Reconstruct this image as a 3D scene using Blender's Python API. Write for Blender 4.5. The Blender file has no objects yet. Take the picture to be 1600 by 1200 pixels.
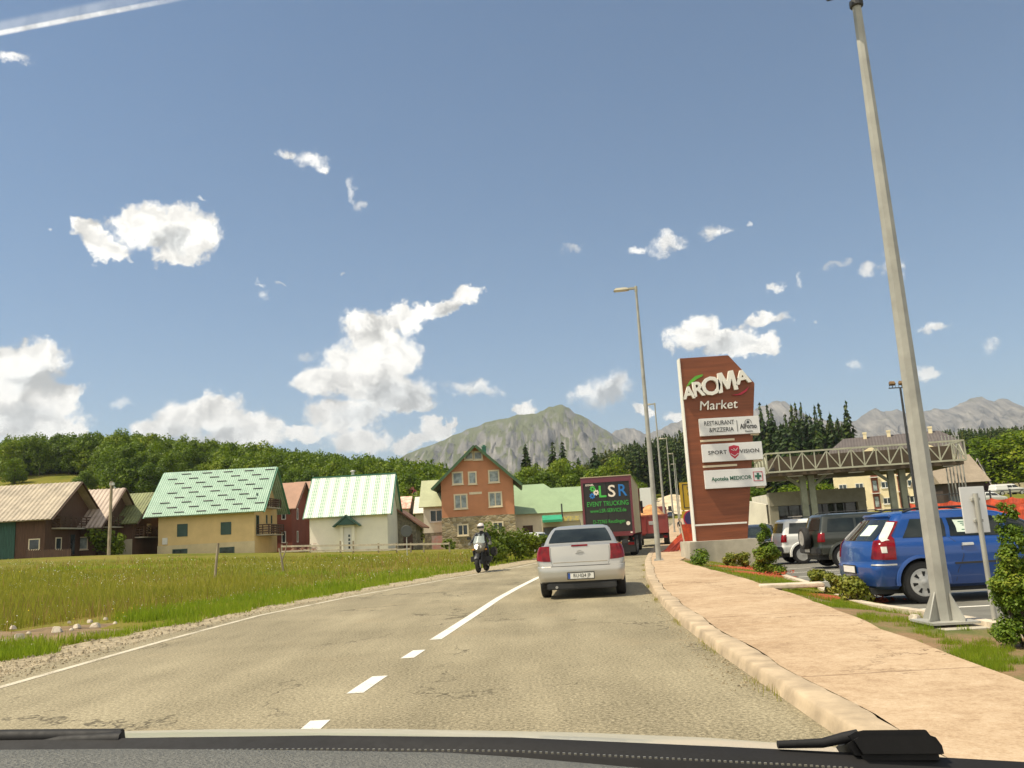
import bpy, bmesh, math, random
import numpy as np
from mathutils import Vector, Matrix, noise as mnoise
R = math.radians
rng = np.random.default_rng(7)
random.seed(7)
S = bpy.context.scene
COL = S.collection

# ---------------------------------------------------------------- camera
FPX, PITCH, ROLL, EYE = 1300.0, R(10.3), R(3.2), 1.32      # focal length in px of the 1600 px wide photo
_F = Vector((0, math.cos(PITCH), math.sin(PITCH)))
_U0 = Vector((0, -math.sin(PITCH), math.cos(PITCH)))
_R0 = Vector((1, 0, 0))
_R = _R0 * math.cos(ROLL) - _U0 * math.sin(ROLL)
_U = _R0 * math.sin(ROLL) + _U0 * math.cos(ROLL)
cam_d = bpy.data.cameras.new('camera')
cam = bpy.data.objects.new('camera', cam_d); COL.objects.link(cam)
cam_d.sensor_width = 36; cam_d.lens = 36 * FPX / 1600
cam_d.clip_start = 0.05; cam_d.clip_end = 20000
m3 = Matrix((_R, _U, -_F)).transposed()
cam.matrix_world = Matrix.Translation((0, 0, EYE)) @ m3.to_4x4()
S.camera = cam

def ray(u, v):
    return _F + _R * ((u - 800) / FPX) + _U * ((600 - v) / FPX)
def G(u, v, z=0.0):
    d = ray(u, v); t = (z - EYE) / d.z
    return (d.x * t, d.y * t)
def P(u, v, Y):
    d = ray(u, v); t = Y / d.y
    return Vector((d.x * t, Y, EYE + d.z * t))

# ---------------------------------------------------------------- light
SUN_EL, SUN_AZ = R(60), R(-105)          # azimuth from +Y towards +X: left of the road, a little behind
SUN_DIR = Vector((math.cos(SUN_EL) * math.sin(SUN_AZ), math.cos(SUN_EL) * math.cos(SUN_AZ), math.sin(SUN_EL)))
sun_d = bpy.data.lights.new('sun', 'SUN'); sun_d.energy = 4.2; sun_d.angle = R(0.53); sun_d.color = (1, 0.9, 0.71)
sun = bpy.data.objects.new('sun', sun_d); COL.objects.link(sun)
sun.rotation_euler = (-SUN_DIR).to_track_quat('-Z', 'Y').to_euler()
sun.location = (-30, -10, 60)
S.view_settings.view_transform = 'Standard'; S.view_settings.look = 'None'
S.view_settings.exposure = 0.60; S.view_settings.gamma = 1
S.render.film_transparent = False
S.cycles.use_denoising = True
S.cycles.max_bounces = 6; S.cycles.diffuse_bounces = 3; S.cycles.glossy_bounces = 3; S.cycles.transmission_bounces = 4
S.cycles.transparent_max_bounces = 8; S.cycles.volume_bounces = 0
S.cycles.sample_clamp_indirect = 4

# ---------------------------------------------------------------- node helper
class NT:
    def __init__(s, tree): s.t = tree; s.n = tree.nodes; s.l = tree.links
    def add(s, typ, ins=None, **kw):
        nd = s.n.new(typ)
        for k, v in kw.items(): setattr(nd, k, v)
        for k, v in (ins or {}).items():
            sock = nd.inputs[k]
            if isinstance(v, bpy.types.NodeSocket): s.l.new(v, sock)
            elif isinstance(v, bpy.types.Node): s.l.new(v.outputs[0], sock)
            else: sock.default_value = v
        return nd
    def math(s, op, a, b=0.0, c=0.0, clamp=False):
        return s.add('ShaderNodeMath', {0: a, 1: b, 2: c}, operation=op, use_clamp=clamp).outputs[0]
    def vec(s, op, a, b=(0, 0, 0), c=(0, 0, 0)):
        nd = s.add('ShaderNodeVectorMath', {0: a, 1: b, 2: c}, operation=op)
        return nd.outputs['Value'] if op in ('LENGTH', 'DISTANCE', 'DOT_PRODUCT') else nd.outputs[0]
    def noise(s, vec, scale, detail=4, rough=0.55, dist=0.0, out=0):
        ins = {'Scale': scale, 'Detail': detail, 'Roughness': rough, 'Distortion': dist}
        if vec is not None: ins['Vector'] = vec
        return s.add('ShaderNodeTexNoise', ins).outputs[out]
    def ramp(s, fac, stops, interp='LINEAR'):
        nd = s.add('ShaderNodeValToRGB', {0: fac}); cr = nd.color_ramp; cr.interpolation = interp
        while len(cr.elements) < len(stops): cr.elements.new(0.5)
        for e, (p, c) in zip(cr.elements, stops):
            e.position = p; e.color = (*c, 1) if len(c) == 3 else c
        return nd.outputs[0]
    def mix(s, fac, a, b, blend='MIX'):
        nd = s.n.new('ShaderNodeMix'); nd.data_type = 'RGBA'; nd.blend_type = blend
        for sock, v in ((nd.inputs[0], fac), (nd.inputs[6], a), (nd.inputs[7], b)):
            if isinstance(v, bpy.types.NodeSocket): s.l.new(v, sock)
            else: sock.default_value = (*v, 1) if isinstance(v, tuple) and len(v) == 3 else v
        return nd.outputs[2]
    def smooth(s, x, lo, hi):
        return s.add('ShaderNodeMapRange', {0: x, 1: lo, 2: hi, 3: 0.0, 4: 1.0}, interpolation_type='SMOOTHSTEP').outputs[0]

# ---------------------------------------------------------------- world: sky with the clouds of the day
world = bpy.data.worlds.new('World'); S.world = world; world.use_nodes = True
W = NT(world.node_tree); W.n.clear()
sky = W.add('ShaderNodeTexSky', sky_type='NISHITA', sun_disc=False, sun_elevation=SUN_EL, sun_rotation=SUN_AZ,
            altitude=1400, air_density=1.0, dust_density=0.6, ozone_density=1.3)
dirv = W.add('ShaderNodeTexCoord').outputs['Generated']
sep = W.add('ShaderNodeSeparateXYZ', {0: dirv})
azv = W.math('ARCTAN2', sep.outputs[0], sep.outputs[1])
elv = W.math('ARCSINE', sep.outputs[2])
pt = W.add('ShaderNodeCombineXYZ', {0: azv, 1: elv, 2: 0.0}).outputs[0]
wa = W.noise(pt, 9, 2, 0.5, 0, 1); wb = W.noise(pt, 34, 4, 0.62, 0, 1)
off = W.vec('ADD', W.vec('MULTIPLY', W.vec('SUBTRACT', wa, (.5, .5, .5)), (.055, .045, 0)),
            W.vec('MULTIPLY', W.vec('SUBTRACT', wb, (.5, .5, .5)), (.045, .040, 0)))
ptw = W.vec('ADD', pt, off)
def ang(u, v):
    d = ray(u, v).normalized(); return math.atan2(d.x, d.y), math.asin(d.z)
def field(blobs, src):
    acc = None
    for (u, v, ru, rv) in blobs:
        a, e = ang(u, v)
        a2 = abs(ang(u + ru, v)[0] - ang(u - ru, v)[0]) / 2; e2 = abs(ang(u, v + rv)[1] - ang(u, v - rv)[1]) / 2
        q = W.vec('MULTIPLY_ADD', src, (1 / a2, 1 / e2, 0), (-a / a2, -e / e2, 0))
        d = W.vec('LENGTH', q)
        acc = d if acc is None else W.math('SMOOTH_MIN', acc, d, 0.25)
    return W.math('SUBTRACT', 1.0, acc)
BIG = [(150,352,30,22),(180,382,40,22),(258,358,84,42),(296,380,62,38),(222,342,38,22),(265,398,40,22),
       (45,558,72,42),(25,610,85,62),(90,625,42,32),(62,668,92,36),(130,684,40,14),
       (340,640,58,34),(285,655,58,36),(235,672,54,28),(385,670,52,34),(320,695,115,22),
       (575,520,54,40),(614,552,48,48),(562,575,64,50),(520,600,45,30),(600,615,70,42),(640,640,42,22),(538,655,58,32),(560,690,52,20),
       (640,490,30,24),(688,482,42,17),(734,466,24,22),(470,684,44,16),(680,678,38,18),(640,692,25,13),(706,664,14,9),(820,636,27,13),
       (1090,512,48,30),(1140,535,45,24),(1180,545,36,20),(1184,506,30,15),(1000,648,26,10),(1060,655,25,15)]
SOFT = [(447,240,26,10),(490,250,30,22),(505,265,16,12),(735,607,56,15),(940,612,56,28),(905,606,24,14),(1046,380,30,16),(1000,378,22,9),
        (1110,360,30,12),(1348,422,20,13),(1384,412,18,20),(1213,458,15,10),(1465,500,26,11),(1442,587,24,12),(1216,505,24,9),(1045,530,10,16),(22,88,34,12)]
THIN = [(562,290,10,30),(570,318,16,14),(412,452,17,9),(404,437,16,4),(437,434,8,4),(532,421,9,4),(890,388,18,6),(1250,446,8,14),(1540,537,22,10),
        (1345,583,15,10),(1305,423,16,7),(1162,348,12,6),(1272,510,11,6),(172,632,16,12),(82,348,10,7),(485,550,18,12),(310,316,8,4)]
DARK = [(268,378,46,20),(60,592,50,26),(40,652,60,26),(318,678,78,22),(618,625,62,30),(655,648,48,14),(560,655,50,18),(940,622,40,16),(1130,540,50,14),(740,612,40,9),(700,490,24,8)]
fB = field(BIG, ptw); fS = field(SOFT, ptw); fT = field(THIN, ptw)
det = W.math('ADD', W.math('MULTIPLY', W.noise(pt, 30, 5, 0.6), .55), W.math('MULTIPLY', W.noise(pt, 110, 5, 0.65), .45)); detc = W.math('SUBTRACT', det, 0.5)
vor = W.add('ShaderNodeTexVoronoi', {'Vector': ptw, 'Scale': 30.0, 'Smoothness': .5}, feature='SMOOTH_F1').outputs[0]
puff = W.math('MULTIPLY', W.math('SUBTRACT', 0.46, vor), 0.36)
aB = W.smooth(W.math('MULTIPLY_ADD', detc, 1.0, W.math('ADD', fB, puff)), -0.06, 0.30)
aS = W.math('MULTIPLY', W.smooth(W.math('MULTIPLY_ADD', detc, 2.0, fS), -0.05, 0.75), 0.85)
aT = W.math('MULTIPLY', W.smooth(W.math('MULTIPLY_ADD', detc, 2.6, fT), 0.0, 1.0), 0.50)
# two faint parallel pale streaks high on the left
def streak(p0, p1, wpx, op):
    a, b = ray(*p0).normalized(), ray(*p1).normalized(); n = a.cross(b).normalized(); d = n.cross(a); L_ = (b - a).length
    s_ = W.vec('DOT_PRODUCT', W.vec('SUBTRACT', dirv, tuple(a)), tuple(d)); t_ = W.math('ABSOLUTE', W.vec('DOT_PRODUCT', dirv, tuple(n)))
    k = W.math('SUBTRACT', 1.0, W.smooth(W.math('ADD', t_, W.math('MULTIPLY', detc, .0012)), wpx * .25 / FPX, wpx / FPX))
    return W.math('MULTIPLY', W.math('MULTIPLY', k, op), W.math('SUBTRACT', 1.0, W.smooth(s_, L_ * .55, L_)))
aC = W.math('MAXIMUM', streak((-120, 74), (330, -12), 4.5, .75), streak((-120, 66), (300, -18), 9, .22))
# unseen cumulus added behind the camera as extra fill light on the facades
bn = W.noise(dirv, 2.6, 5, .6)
aBackFill = W.math('MULTIPLY', W.smooth(bn, .40, .52), W.math('SUBTRACT', 1.0, W.smooth(sep.outputs[1], -.30, -.08)))
alpha = W.math('MAXIMUM', W.math('MAXIMUM', W.math('MAXIMUM', aB, aC), W.math('MAXIMUM', aS, aT)), aBackFill)
# body of the clouds: fluffy relief (density a little further from the sun compared with here), greyer undersides
n1 = W.noise(ptw, 22, 5, 0.55); n2 = W.noise(W.vec('ADD', ptw, (0.010, -0.016, 0)), 22, 5, 0.55)
relief = W.math('MULTIPLY', W.math('SUBTRACT', n1, n2), 2.3)
gD = W.smooth(field(DARK, ptw), -0.35, 0.75)
lum = W.math('SUBTRACT', W.math('ADD', W.math('MULTIPLY_ADD', puff, .35, .95), relief), W.math('MULTIPLY', gD, 0.36), clamp=False)
lum = W.math('MINIMUM', W.math('MAXIMUM', lum, 0.42), 1.06)
ccol = W.vec('MULTIPLY', W.mix(gD, (0.99, 0.955, 0.88), (0.90, 0.905, 0.87)), W.add('ShaderNodeCombineXYZ', {0: lum, 1: lum, 2: lum}).outputs[0])
CLOUD_GAIN = 9.0
cl = W.vec('SCALE', ccol); cl.node.inputs['Scale'].default_value = CLOUD_GAIN
skyc = W.vec('MULTIPLY', sky.outputs[0], (0.595, 0.775, 0.815))
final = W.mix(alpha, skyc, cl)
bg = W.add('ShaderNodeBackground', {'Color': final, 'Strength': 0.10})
W.l.new(bg.outputs[0], W.add('ShaderNodeOutputWorld').inputs[0])
world.cycles.sampling_method = 'MANUAL'; world.cycles.sample_map_resolution = 512

# ---------------------------------------------------------------- materials
def new_mat(name):
    m = bpy.data.materials.new(name); m.use_nodes = True
    t = NT(m.node_tree); b = t.n['Principled BSDF']
    return m, t, b
def pm(name, col, rough=0.7, metal=0.0, var=0.12, vscale=2.0, bump=0.0, bscale=30.0, col2=None, coat=0.0, spec=0.5, stretch=(1, 1, 1), detail=5):
    """plain surface with weathered variation"""
    m, t, b = new_mat(name)
    co = t.add('ShaderNodeTexCoord').outputs['Object']
    co = t.vec('MULTIPLY', co, stretch)
    n = t.noise(co, vscale, detail, 0.6)
    c2 = col2 or tuple(max(0, c * (1 - 1.8 * var)) for c in col)
    c1 = tuple(min(1, c * (1 + var)) for c in col)
    t.l.new(t.ramp(n, [(0.3, c2), (0.68, c1)]), b.inputs['Base Color'])
    b.inputs['Metallic'].default_value = metal; b.inputs['Specular IOR Level'].default_value = spec
    b.inputs['Coat Weight'].default_value = coat; b.inputs['Coat Roughness'].default_value = 0.05
    rr = t.noise(co, vscale * 3, 3, 0.6)
    t.l.new(t.add('ShaderNodeMapRange', {0: rr, 3: max(0.02, rough * 0.8), 4: min(1, rough * 1.2)}).outputs[0], b.inputs['Roughness'])
    if bump:
        bn = t.noise(co, bscale, 4, 0.6)
        t.l.new(t.add('ShaderNodeBump', {'Height': bn, 'Strength': bump, 'Distance': 0.02}).outputs[0], b.inputs['Normal'])
    return m
def leafmat(name, a, b_, c=None, rough=0.55, nscale=0.5, trans=0.25):
    """foliage: tint per leaf clump and by broad patches"""
    m, t, b = new_mat(name)
    gi = t.add('ShaderNodeNewGeometry').outputs['Random Per Island']
    oi = t.add('ShaderNodeObjectInfo').outputs['Random']
    pos = t.add('ShaderNodeNewGeometry').outputs['Position']
    n = t.noise(pos, nscale, 3, 0.6)
    f = t.math('ADD', t.math('MULTIPLY', gi, 0.40), t.math('ADD', t.math('MULTIPLY_ADD', n, 1.3, -0.32), t.math('MULTIPLY_ADD', oi, 0.34, -0.17)), clamp=True)
    t.l.new(t.ramp(f, [(0.2, a), (0.6, b_), (0.95, c or b_)]), b.inputs['Base Color'])
    b.inputs['Roughness'].default_value = rough; b.inputs['Specular IOR Level'].default_value = 0.25
    if trans:
        tr = t.add('ShaderNodeBsdfTranslucent', {'Color': (*[min(1, x * 1.6) for x in b_], 1)})
        mx = t.add('ShaderNodeMixShader', {0: trans, 1: b.outputs[0], 2: tr.outputs[0]})
        t.l.new(mx.outputs[0], t.n['Material Output'].inputs[0])
    return m
def glassmat(name, col=(0.02, 0.025, 0.025), rough=0.04):
    m, t, b = new_mat(name)
    co = t.add('ShaderNodeTexCoord').outputs['Object']
    n = t.noise(co, 1.3, 3, 0.6)
    t.l.new(t.ramp(n, [(0.35, tuple(c * 0.6 for c in col)), (0.7, tuple(c * 1.8 for c in col))]), b.inputs['Base Color'])
    b.inputs['Roughness'].default_value = rough; b.inputs['IOR'].default_value = 1.5
    return m

# ---------------------------------------------------------------- object helpers
def tag(o, label=None, cat=None, group=None, kind=None):
    if label: o['label'] = label
    if cat: o['category'] = cat
    if group: o['group'] = group
    if kind: o['kind'] = kind
    return o
def empty(name, loc=(0, 0, 0), rz=0.0, label=None, cat=None, group=None):
    o = bpy.data.objects.new(name, None); COL.objects.link(o)
    o.location = loc; o.rotation_euler = (0, 0, rz); o.empty_display_size = 0.2
    return tag(o, label, cat, group)
def obj(name, mesh, parent=None, loc=None, rot=None):
    o = bpy.data.objects.new(name, mesh); COL.objects.link(o)
    if parent: o.parent = parent
    if loc is not None: o.location = loc
    if rot is not None: o.rotation_euler = rot
    return o
def copy_tree(o, parent=None):
    c = o.copy(); COL.objects.link(c)
    if parent: c.parent = parent
    for ch in list(o.children): copy_tree(ch, c)
    return c

class MB:
    """collects shapes into one mesh"""
    def __init__(s): s.v = []; s.f = []; s.mi = []; s.M = None
    def add(s, vs, fs, mi=0):
        b = len(s.v)
        if s.M is not None: vs = [tuple(s.M @ Vector(p)) for p in vs]
        s.v += [tuple(p) for p in vs]; s.f += [tuple(b + i for i in f) for f in fs]; s.mi += [mi] * len(fs)
        return s
    def box(s, c, d, rz=0.0, mi=0, taper=1.0):
        x, y, z = d[0] / 2, d[1] / 2, d[2] / 2; t = taper
        pts = [(-x, -y, -z), (x, -y, -z), (x, y, -z), (-x, y, -z), (-x * t, -y * t, z), (x * t, -y * t, z), (x * t, y * t, z), (-x * t, y * t, z)]
        cs, sn = math.cos(rz), math.sin(rz)
        pts = [(c[0] + a * cs - b * sn, c[1] + a * sn + b * cs, c[2] + e) for a, b, e in pts]
        return s.add(pts, [(0, 3, 2, 1), (4, 5, 6, 7), (0, 1, 5, 4), (1, 2, 6, 5), (2, 3, 7, 6), (3, 0, 4, 7)], mi)
    def bb(s, x0, x1, y0, y1, z0, z1, mi=0):
        return s.box(((x0 + x1) / 2, (y0 + y1) / 2, (z0 + z1) / 2), (abs(x1 - x0), abs(y1 - y0), abs(z1 - z0)), 0, mi)
    def bar(s, a, b, w, h=None, mi=0, up=(0, 0, 1)):
        a = Vector(a); b = Vector(b); h = h or w; d = (b - a).normalized()
        sx = d.cross(Vector(up))
        if sx.length < 1e-4: sx = d.cross(Vector((1, 0, 0)))
        sx.normalize(); sy = sx.cross(d)
        pts = []
        for q in (a, b):
            for i, j in ((-1, -1), (1, -1), (1, 1), (-1, 1)): pts.append(q + sx * (w / 2 * i) + sy * (h / 2 * j))
        return s.add(pts, [(0, 1, 2, 3), (7, 6, 5, 4), (0, 4, 5, 1), (1, 5, 6, 2), (2, 6, 7, 3), (3, 7, 4, 0)], mi)
    def tube(s, pts, rad, n=8, mi=0, cap=True):
        pts = [Vector(p) for p in pts]; rad = rad if isinstance(rad, (list, tuple)) else [rad] * len(pts)
        vs = []; fs = []
        for i, p in enumerate(pts):
            d = (pts[min(i + 1, len(pts) - 1)] - pts[max(i - 1, 0)]).normalized()
            a = d.cross(Vector((0, 0, 1)))
            if a.length < 1e-3: a = d.cross(Vector((0, 1, 0)))
            a.normalize(); b = d.cross(a)
            for k in range(n):
                t = 2 * math.pi * k / n
                vs.append(p + (a * math.cos(t) + b * math.sin(t)) * rad[i])
        for i in range(len(pts) - 1):
            for k in range(n):
                fs.append((i * n + k, i * n + (k + 1) % n, (i + 1) * n + (k + 1) % n, (i + 1) * n + k))
        if cap: fs += [tuple(reversed(range(n))), tuple((len(pts) - 1) * n + k for k in range(n))]
        return s.add(vs, [f[::-1] for f in fs], mi)
    def lathe(s, prof, c=(0, 0, 0), axis='z', n=16, mi=0):
        vs = []; fs = []
        for r, h in prof:
            for k in range(n):
                t = 2 * math.pi * k / n; a, b = r * math.cos(t), r * math.sin(t)
                p = {'z': (a, b, h), 'x': (h, a, b), 'y': (b, h, a)}[axis]
                vs.append((c[0] + p[0], c[1] + p[1], c[2] + p[2]))
        for i in range(len(prof) - 1):
            for k in range(n):
                fs.append((i * n + k, i * n + (k + 1) % n, (i + 1) * n + (k + 1) % n, (i + 1) * n + k))
        fs += [tuple(reversed(range(n))), tuple((len(prof) - 1) * n + k for k in range(n))]
        return s.add(vs, fs, mi)
    def prism(s, poly, d0, d1, plane='xz', mi=0):
        """polygon in a plane, extruded along the third axis from d0 to d1"""
        def at(p, d): return {'xz': (p[0], d, p[1]), 'yz': (d, p[0], p[1]), 'xy': (p[0], p[1], d)}[plane]
        n = len(poly); vs = [at(p, d0) for p in poly] + [at(p, d1) for p in poly]
        fs = [tuple(range(n)), tuple(reversed(range(n, 2 * n)))]
        fs += [(i, i + n, (i + 1) % n + n, (i + 1) % n) for i in range(n)]
        return s.add(vs, fs, mi)
    def grid(s, fn, nu, nv, mi=0):
        vs = [fn(i / nu, j / nv) for j in range(nv + 1) for i in range(nu + 1)]
        fs = [(j * (nu + 1) + i, j * (nu + 1) + i + 1, (j + 1) * (nu + 1) + i + 1, (j + 1) * (nu + 1) + i) for j in range(nv) for i in range(nu)]
        return s.add(vs, fs, mi)
    def mesh(s, name, mats, smooth=None, fix=True, bevel=0.0):
        me = bpy.data.meshes.new(name); me.from_pydata(s.v, [], s.f)
        for m in (mats if isinstance(mats, (list, tuple)) else [mats]): me.materials.append(m)
        if len(me.materials) > 1: me.polygons.foreach_set('material_index', s.mi)
        if fix or bevel:
            b = bmesh.new(); b.from_mesh(me)
            if fix: bmesh.ops.recalc_face_normals(b, faces=b.faces[:])
            if bevel:
                es = [e for e in b.edges if len(e.link_faces) == 2 and e.calc_face_angle(0) > 0.6]
                bmesh.ops.bevel(b, geom=es, offset=bevel, segments=2, affect='EDGES', clamp_overlap=True)
            b.to_mesh(me); b.free()
        if smooth is not None:
            me.shade_smooth()
            me.set_sharp_from_angle(angle=R(smooth))
        me.update(); return me
    def build(s, name, mats, parent=None, smooth=None, loc=None, rot=None, fix=True, bevel=0.0):
        return obj(name, s.mesh(name, mats, smooth, fix, bevel), parent, loc, rot)

def np_mesh(name, verts, nper, mat):
    """many separate n-gons (nper corners each) as one mesh, fast"""
    verts = np.asarray(verts, dtype=np.float32).reshape(-1, 3); nv = len(verts); nf = nv // nper
    me = bpy.data.meshes.new(name)
    me.vertices.add(nv); me.vertices.foreach_set('co', verts.ravel())
    me.loops.add(nv); me.loops.foreach_set('vertex_index', np.arange(nv, dtype=np.int32))
    me.polygons.add(nf); me.polygons.foreach_set('loop_start', np.arange(0, nv, nper, dtype=np.int32))
    me.materials.append(mat); me.update(calc_edges=True)
    return me
def np_mesh_vf(name, verts, faces, mat, smooth=False):
    verts = np.asarray(verts, np.float32); faces = np.asarray(faces, np.int32); k = faces.shape[1]
    me = bpy.data.meshes.new(name)
    me.vertices.add(len(verts)); me.vertices.foreach_set('co', verts.ravel())
    me.loops.add(faces.size); me.loops.foreach_set('vertex_index', faces.ravel())
    me.polygons.add(len(faces)); me.polygons.foreach_set('loop_start', np.arange(0, faces.size, k, dtype=np.int32))
    if smooth: me.polygons.foreach_set('use_smooth', np.ones(len(faces), bool))
    me.materials.append(mat); me.update(calc_edges=True)
    return me
def leaf_quads(cent, size, up_bias=0.4, r=None, aspect=0.7):
    """one small quad at every centre, randomly turned; (n,4,3)"""
    r = r or rng; n = len(cent)
    nrm = r.normal(size=(n, 3)); nrm[:, 2] += up_bias; nrm /= np.linalg.norm(nrm, axis=1)[:, None]
    t = np.cross(nrm, r.normal(size=(n, 3))); t /= np.linalg.norm(t, axis=1)[:, None]
    b = np.cross(nrm, t); s = (size * r.uniform(0.6, 1.3, n))[:, None]
    t = t * s * 0.5; b = b * s * 0.5 * aspect
    return np.stack([cent - t, cent - b * 0.9, cent + t, cent + b * 0.9], 1)
def text_mesh(name, body, size, mat, parent, loc, rot=(R(90), 0, 0), ext=0.006, bold=0.0, shear=0.0, align='CENTER', sx=1.0, space=1.0, fit=None):
    c = bpy.data.curves.new(name, 'FONT'); c.body = body; c.size = size; c.extrude = ext; c.offset = bold; c.shear = shear
    c.align_x = align; c.align_y = 'CENTER'; c.resolution_u = 3; c.space_character = space
    t = bpy.data.objects.new(name, c); COL.objects.link(t)
    bpy.context.view_layer.update()
    me = bpy.data.meshes.new_from_object(t.evaluated_get(bpy.context.evaluated_depsgraph_get()))
    bpy.data.objects.remove(t); bpy.data.curves.remove(c)
    me.materials.clear(); me.materials.append(mat)
    if fit:
        xs = [v.co.x for v in me.vertices]; sx = fit / (max(xs) - min(xs))
    if sx != 1.0: me.transform(Matrix.Diagonal((sx, 1, 1, 1)))
    return obj(name, me, parent, loc, rot)
def skin_mesh(name, verts, edges, radii, mat, levels=2, parent=None, loc=None, rot=None):
    me = bpy.data.meshes.new(name); me.from_pydata(verts, edges, [])
    o = bpy.data.objects.new(name, me); COL.objects.link(o)
    md = o.modifiers.new('s', 'SKIN')
    for i, r in enumerate(radii):
        sv = me.skin_vertices[0].data[i]; sv.radius = (r, r) if not isinstance(r, tuple) else r; sv.use_root = (i == 0)
    md.use_smooth_shade = True
    ss = o.modifiers.new('d', 'SUBSURF'); ss.levels = levels; ss.render_levels = levels
    bpy.context.view_layer.update()
    me2 = bpy.data.meshes.new_from_object(o.evaluated_get(bpy.context.evaluated_depsgraph_get()))
    bpy.data.objects.remove(o)
    me2.materials.clear(); me2.materials.append(mat); me2.shade_smooth()
    return obj(name, me2, parent, loc, rot)
# ================================================================ lie of the land
def interp(tab):
    ys = [p[0] for p in tab]; xs = [p[1] for p in tab]
    def f(y): return float(np.interp(y, ys, xs))
    f.v = lambda y: np.interp(y, ys, xs)
    return f
KERB = interp([(-12,1.9),(5,1.86),(7.3,1.93),(9.5,2.0),(11.8,2.12),(14,2.3),(17,2.57),(20,2.93),(23,3.3),(26,3.75),(29.3,4.2),(33,4.75),(40,5.9),(66,10.5),(95,16.3),(127,22.8),(212,38.9),(330,58)])
EDGE = interp([(-12,-5.8),(9.4,-5.75),(13.6,-5.65),(17.5,-5.4),(22.4,-4.34),(28.5,-2.5),(34.8,-.42),(39.3,.7),(50,3.0),(66,6.0),(95,11.6),(127,17.6),(212,34),(330,53)])
GRASS = interp([(-12,-6.8),(11.4,-6.97),(14.2,-7.1),(16.4,-6.5),(19.3,-6.05),(24.9,-4.8),(32.6,-2.9),(40,-.9),(50,1.7),(66,4.8),(95,10.5),(127,16.5),(212,33),(330,52)])
MID = interp([(-12,-1.75),(6.7,-1.62),(8.0,-1.56),(9.5,-1.42),(11.8,-1.2),(15,-.88),(18.5,-.55),(22,-.12),(26.2,.45),(33,1.7),(40,3.1),(66,8.1),(95,13.8),(127,20.1),(212,36.3),(330,55.5)])
RISE = interp([(-1e4,0),(80,0),(110,1.2),(160,2.3),(212,3.3),(235,8),(262,11),(400,25),(700,48),(1600,70),(9000,70)])
HILLA = interp([(-3,20),(-.65,23.5),(-.5,23),(-.4,21.5),(-.25,16.5),(-.1,12.5),(0,9),(.06,8),(.12,6),(3,6)])
def sstep(t): t = np.clip(t, 0, 1); return t * t * (3 - 2 * t)
def Zv(x, y):
    x = np.asarray(x, float); y = np.asarray(y, float)
    dl = np.maximum(0, GRASS.v(y) - 0.3 - x)
    yy = np.maximum(y, 60); a = x / yy
    d2 = np.maximum(0, GRASS.v(np.minimum(y, 38)) - 0.3 - x)
    left = 0.040 * np.minimum(d2, 110) * (d2 / (d2 + 1.5)) + HILLA.v(a) * sstep((y - 105) / 150) + 0.012 * np.maximum(0, y - 260)
    right = RISE.v(y) + 1.7 * sstep((a - .42) / .12) * sstep((y - 82) / 40)
    k = sstep((a - 0.02) / 0.10)
    k = np.where(y < 75, np.where(dl > 0, 0, 1), k)
    z = left * (1 - k) + right * k
    return z
def Z(x, y): return float(Zv(x, y))

# ---- ground: one sheet out to the horizon, finer near the camera
m_ground, t, b = new_mat('meadow_ground')
pos = t.add('ShaderNodeNewGeometry').outputs['Position']
g1 = t.noise(pos, 0.13, 6, 0.65); g2 = t.noise(pos, 1.4, 5, 0.65); g3 = t.noise(pos, 12, 3, 0.7)
gf = t.math('ADD', t.math('MULTIPLY', g1, 0.55), t.math('ADD', t.math('MULTIPLY', g2, 0.3), t.math('MULTIPLY', g3, 0.22)))
t.l.new(t.ramp(gf, [(0.36, (0.075, 0.100, 0.012)), (0.52, (0.165, 0.160, 0.022)), (0.66, (0.235, 0.180, 0.045)), (0.8, (0.25, 0.17, 0.06))]), b.inputs['Base Color'])
b.inputs['Roughness'].default_value = 0.9; b.inputs['Specular IOR Level'].default_value = 0.1
t.l.new(t.add('ShaderNodeBump', {'Height': g3, 'Strength': 0.6, 'Distance': 0.1}).outputs[0], b.inputs['Normal'])
def axis(lo, hi, fine_lo, fine_hi, step, growth=1.13):
    a = list(np.arange(fine_lo, fine_hi + 1e-6, step)); s = step; x = fine_hi
    while x < hi: s *= growth; x += s; a.append(x)
    s = step; x = fine_lo
    while x > lo: s *= growth; x -= s; a.insert(0, x)
    return np.array(a)
WALK = interp([(-12,2.9),(6.1,3.47),(9,3.85),(14.4,4.52),(20.9,5.06),(27.3,5.42),(31,5.75),(34,6.6),(45,9.4),(66,13.6),(95,19.6),(127,26.2),(200,40)])
gx = axis(-9000, 9000, -60, 50, 1.6); gy = axis(-300, 14000, -14, 130, 1.6, 1.08)
gx = np.clip(gx, -9300, 9300); gy = np.clip(gy, -310, 14000)
XX, YY = np.meshgrid(gx, gy)
ZZ = Zv(XX, YY)
nz = np.vectorize(lambda x, y: mnoise.noise(Vector((x * .045, y * .045, 0))))(XX, YY)
cor = (XX > GRASS.v(YY) - 1.5)
drop = np.clip((XX - WALK.v(YY) - 1.2) / 3.0, 0, 1) * (1 - sstep((YY - 61) / 13))
ZZ = ZZ - 0.75 * drop
ZZ = ZZ + np.where(cor & (YY < 95), -0.05, nz * np.clip((GRASS.v(YY) - XX) / 25, 0, 1) * np.clip(0.25 + YY / 250, 0, 1.5))
ZZ = np.where((XX > GRASS.v(YY) - 0.5) & (XX < KERB.v(YY) + 5) & (YY < 240) & (YY >= 95), RISE.v(YY) - 0.25, ZZ)
nx_, ny_ = len(gx), len(gy)
ii = np.arange(nx_ * ny_).reshape(ny_, nx_)
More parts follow.
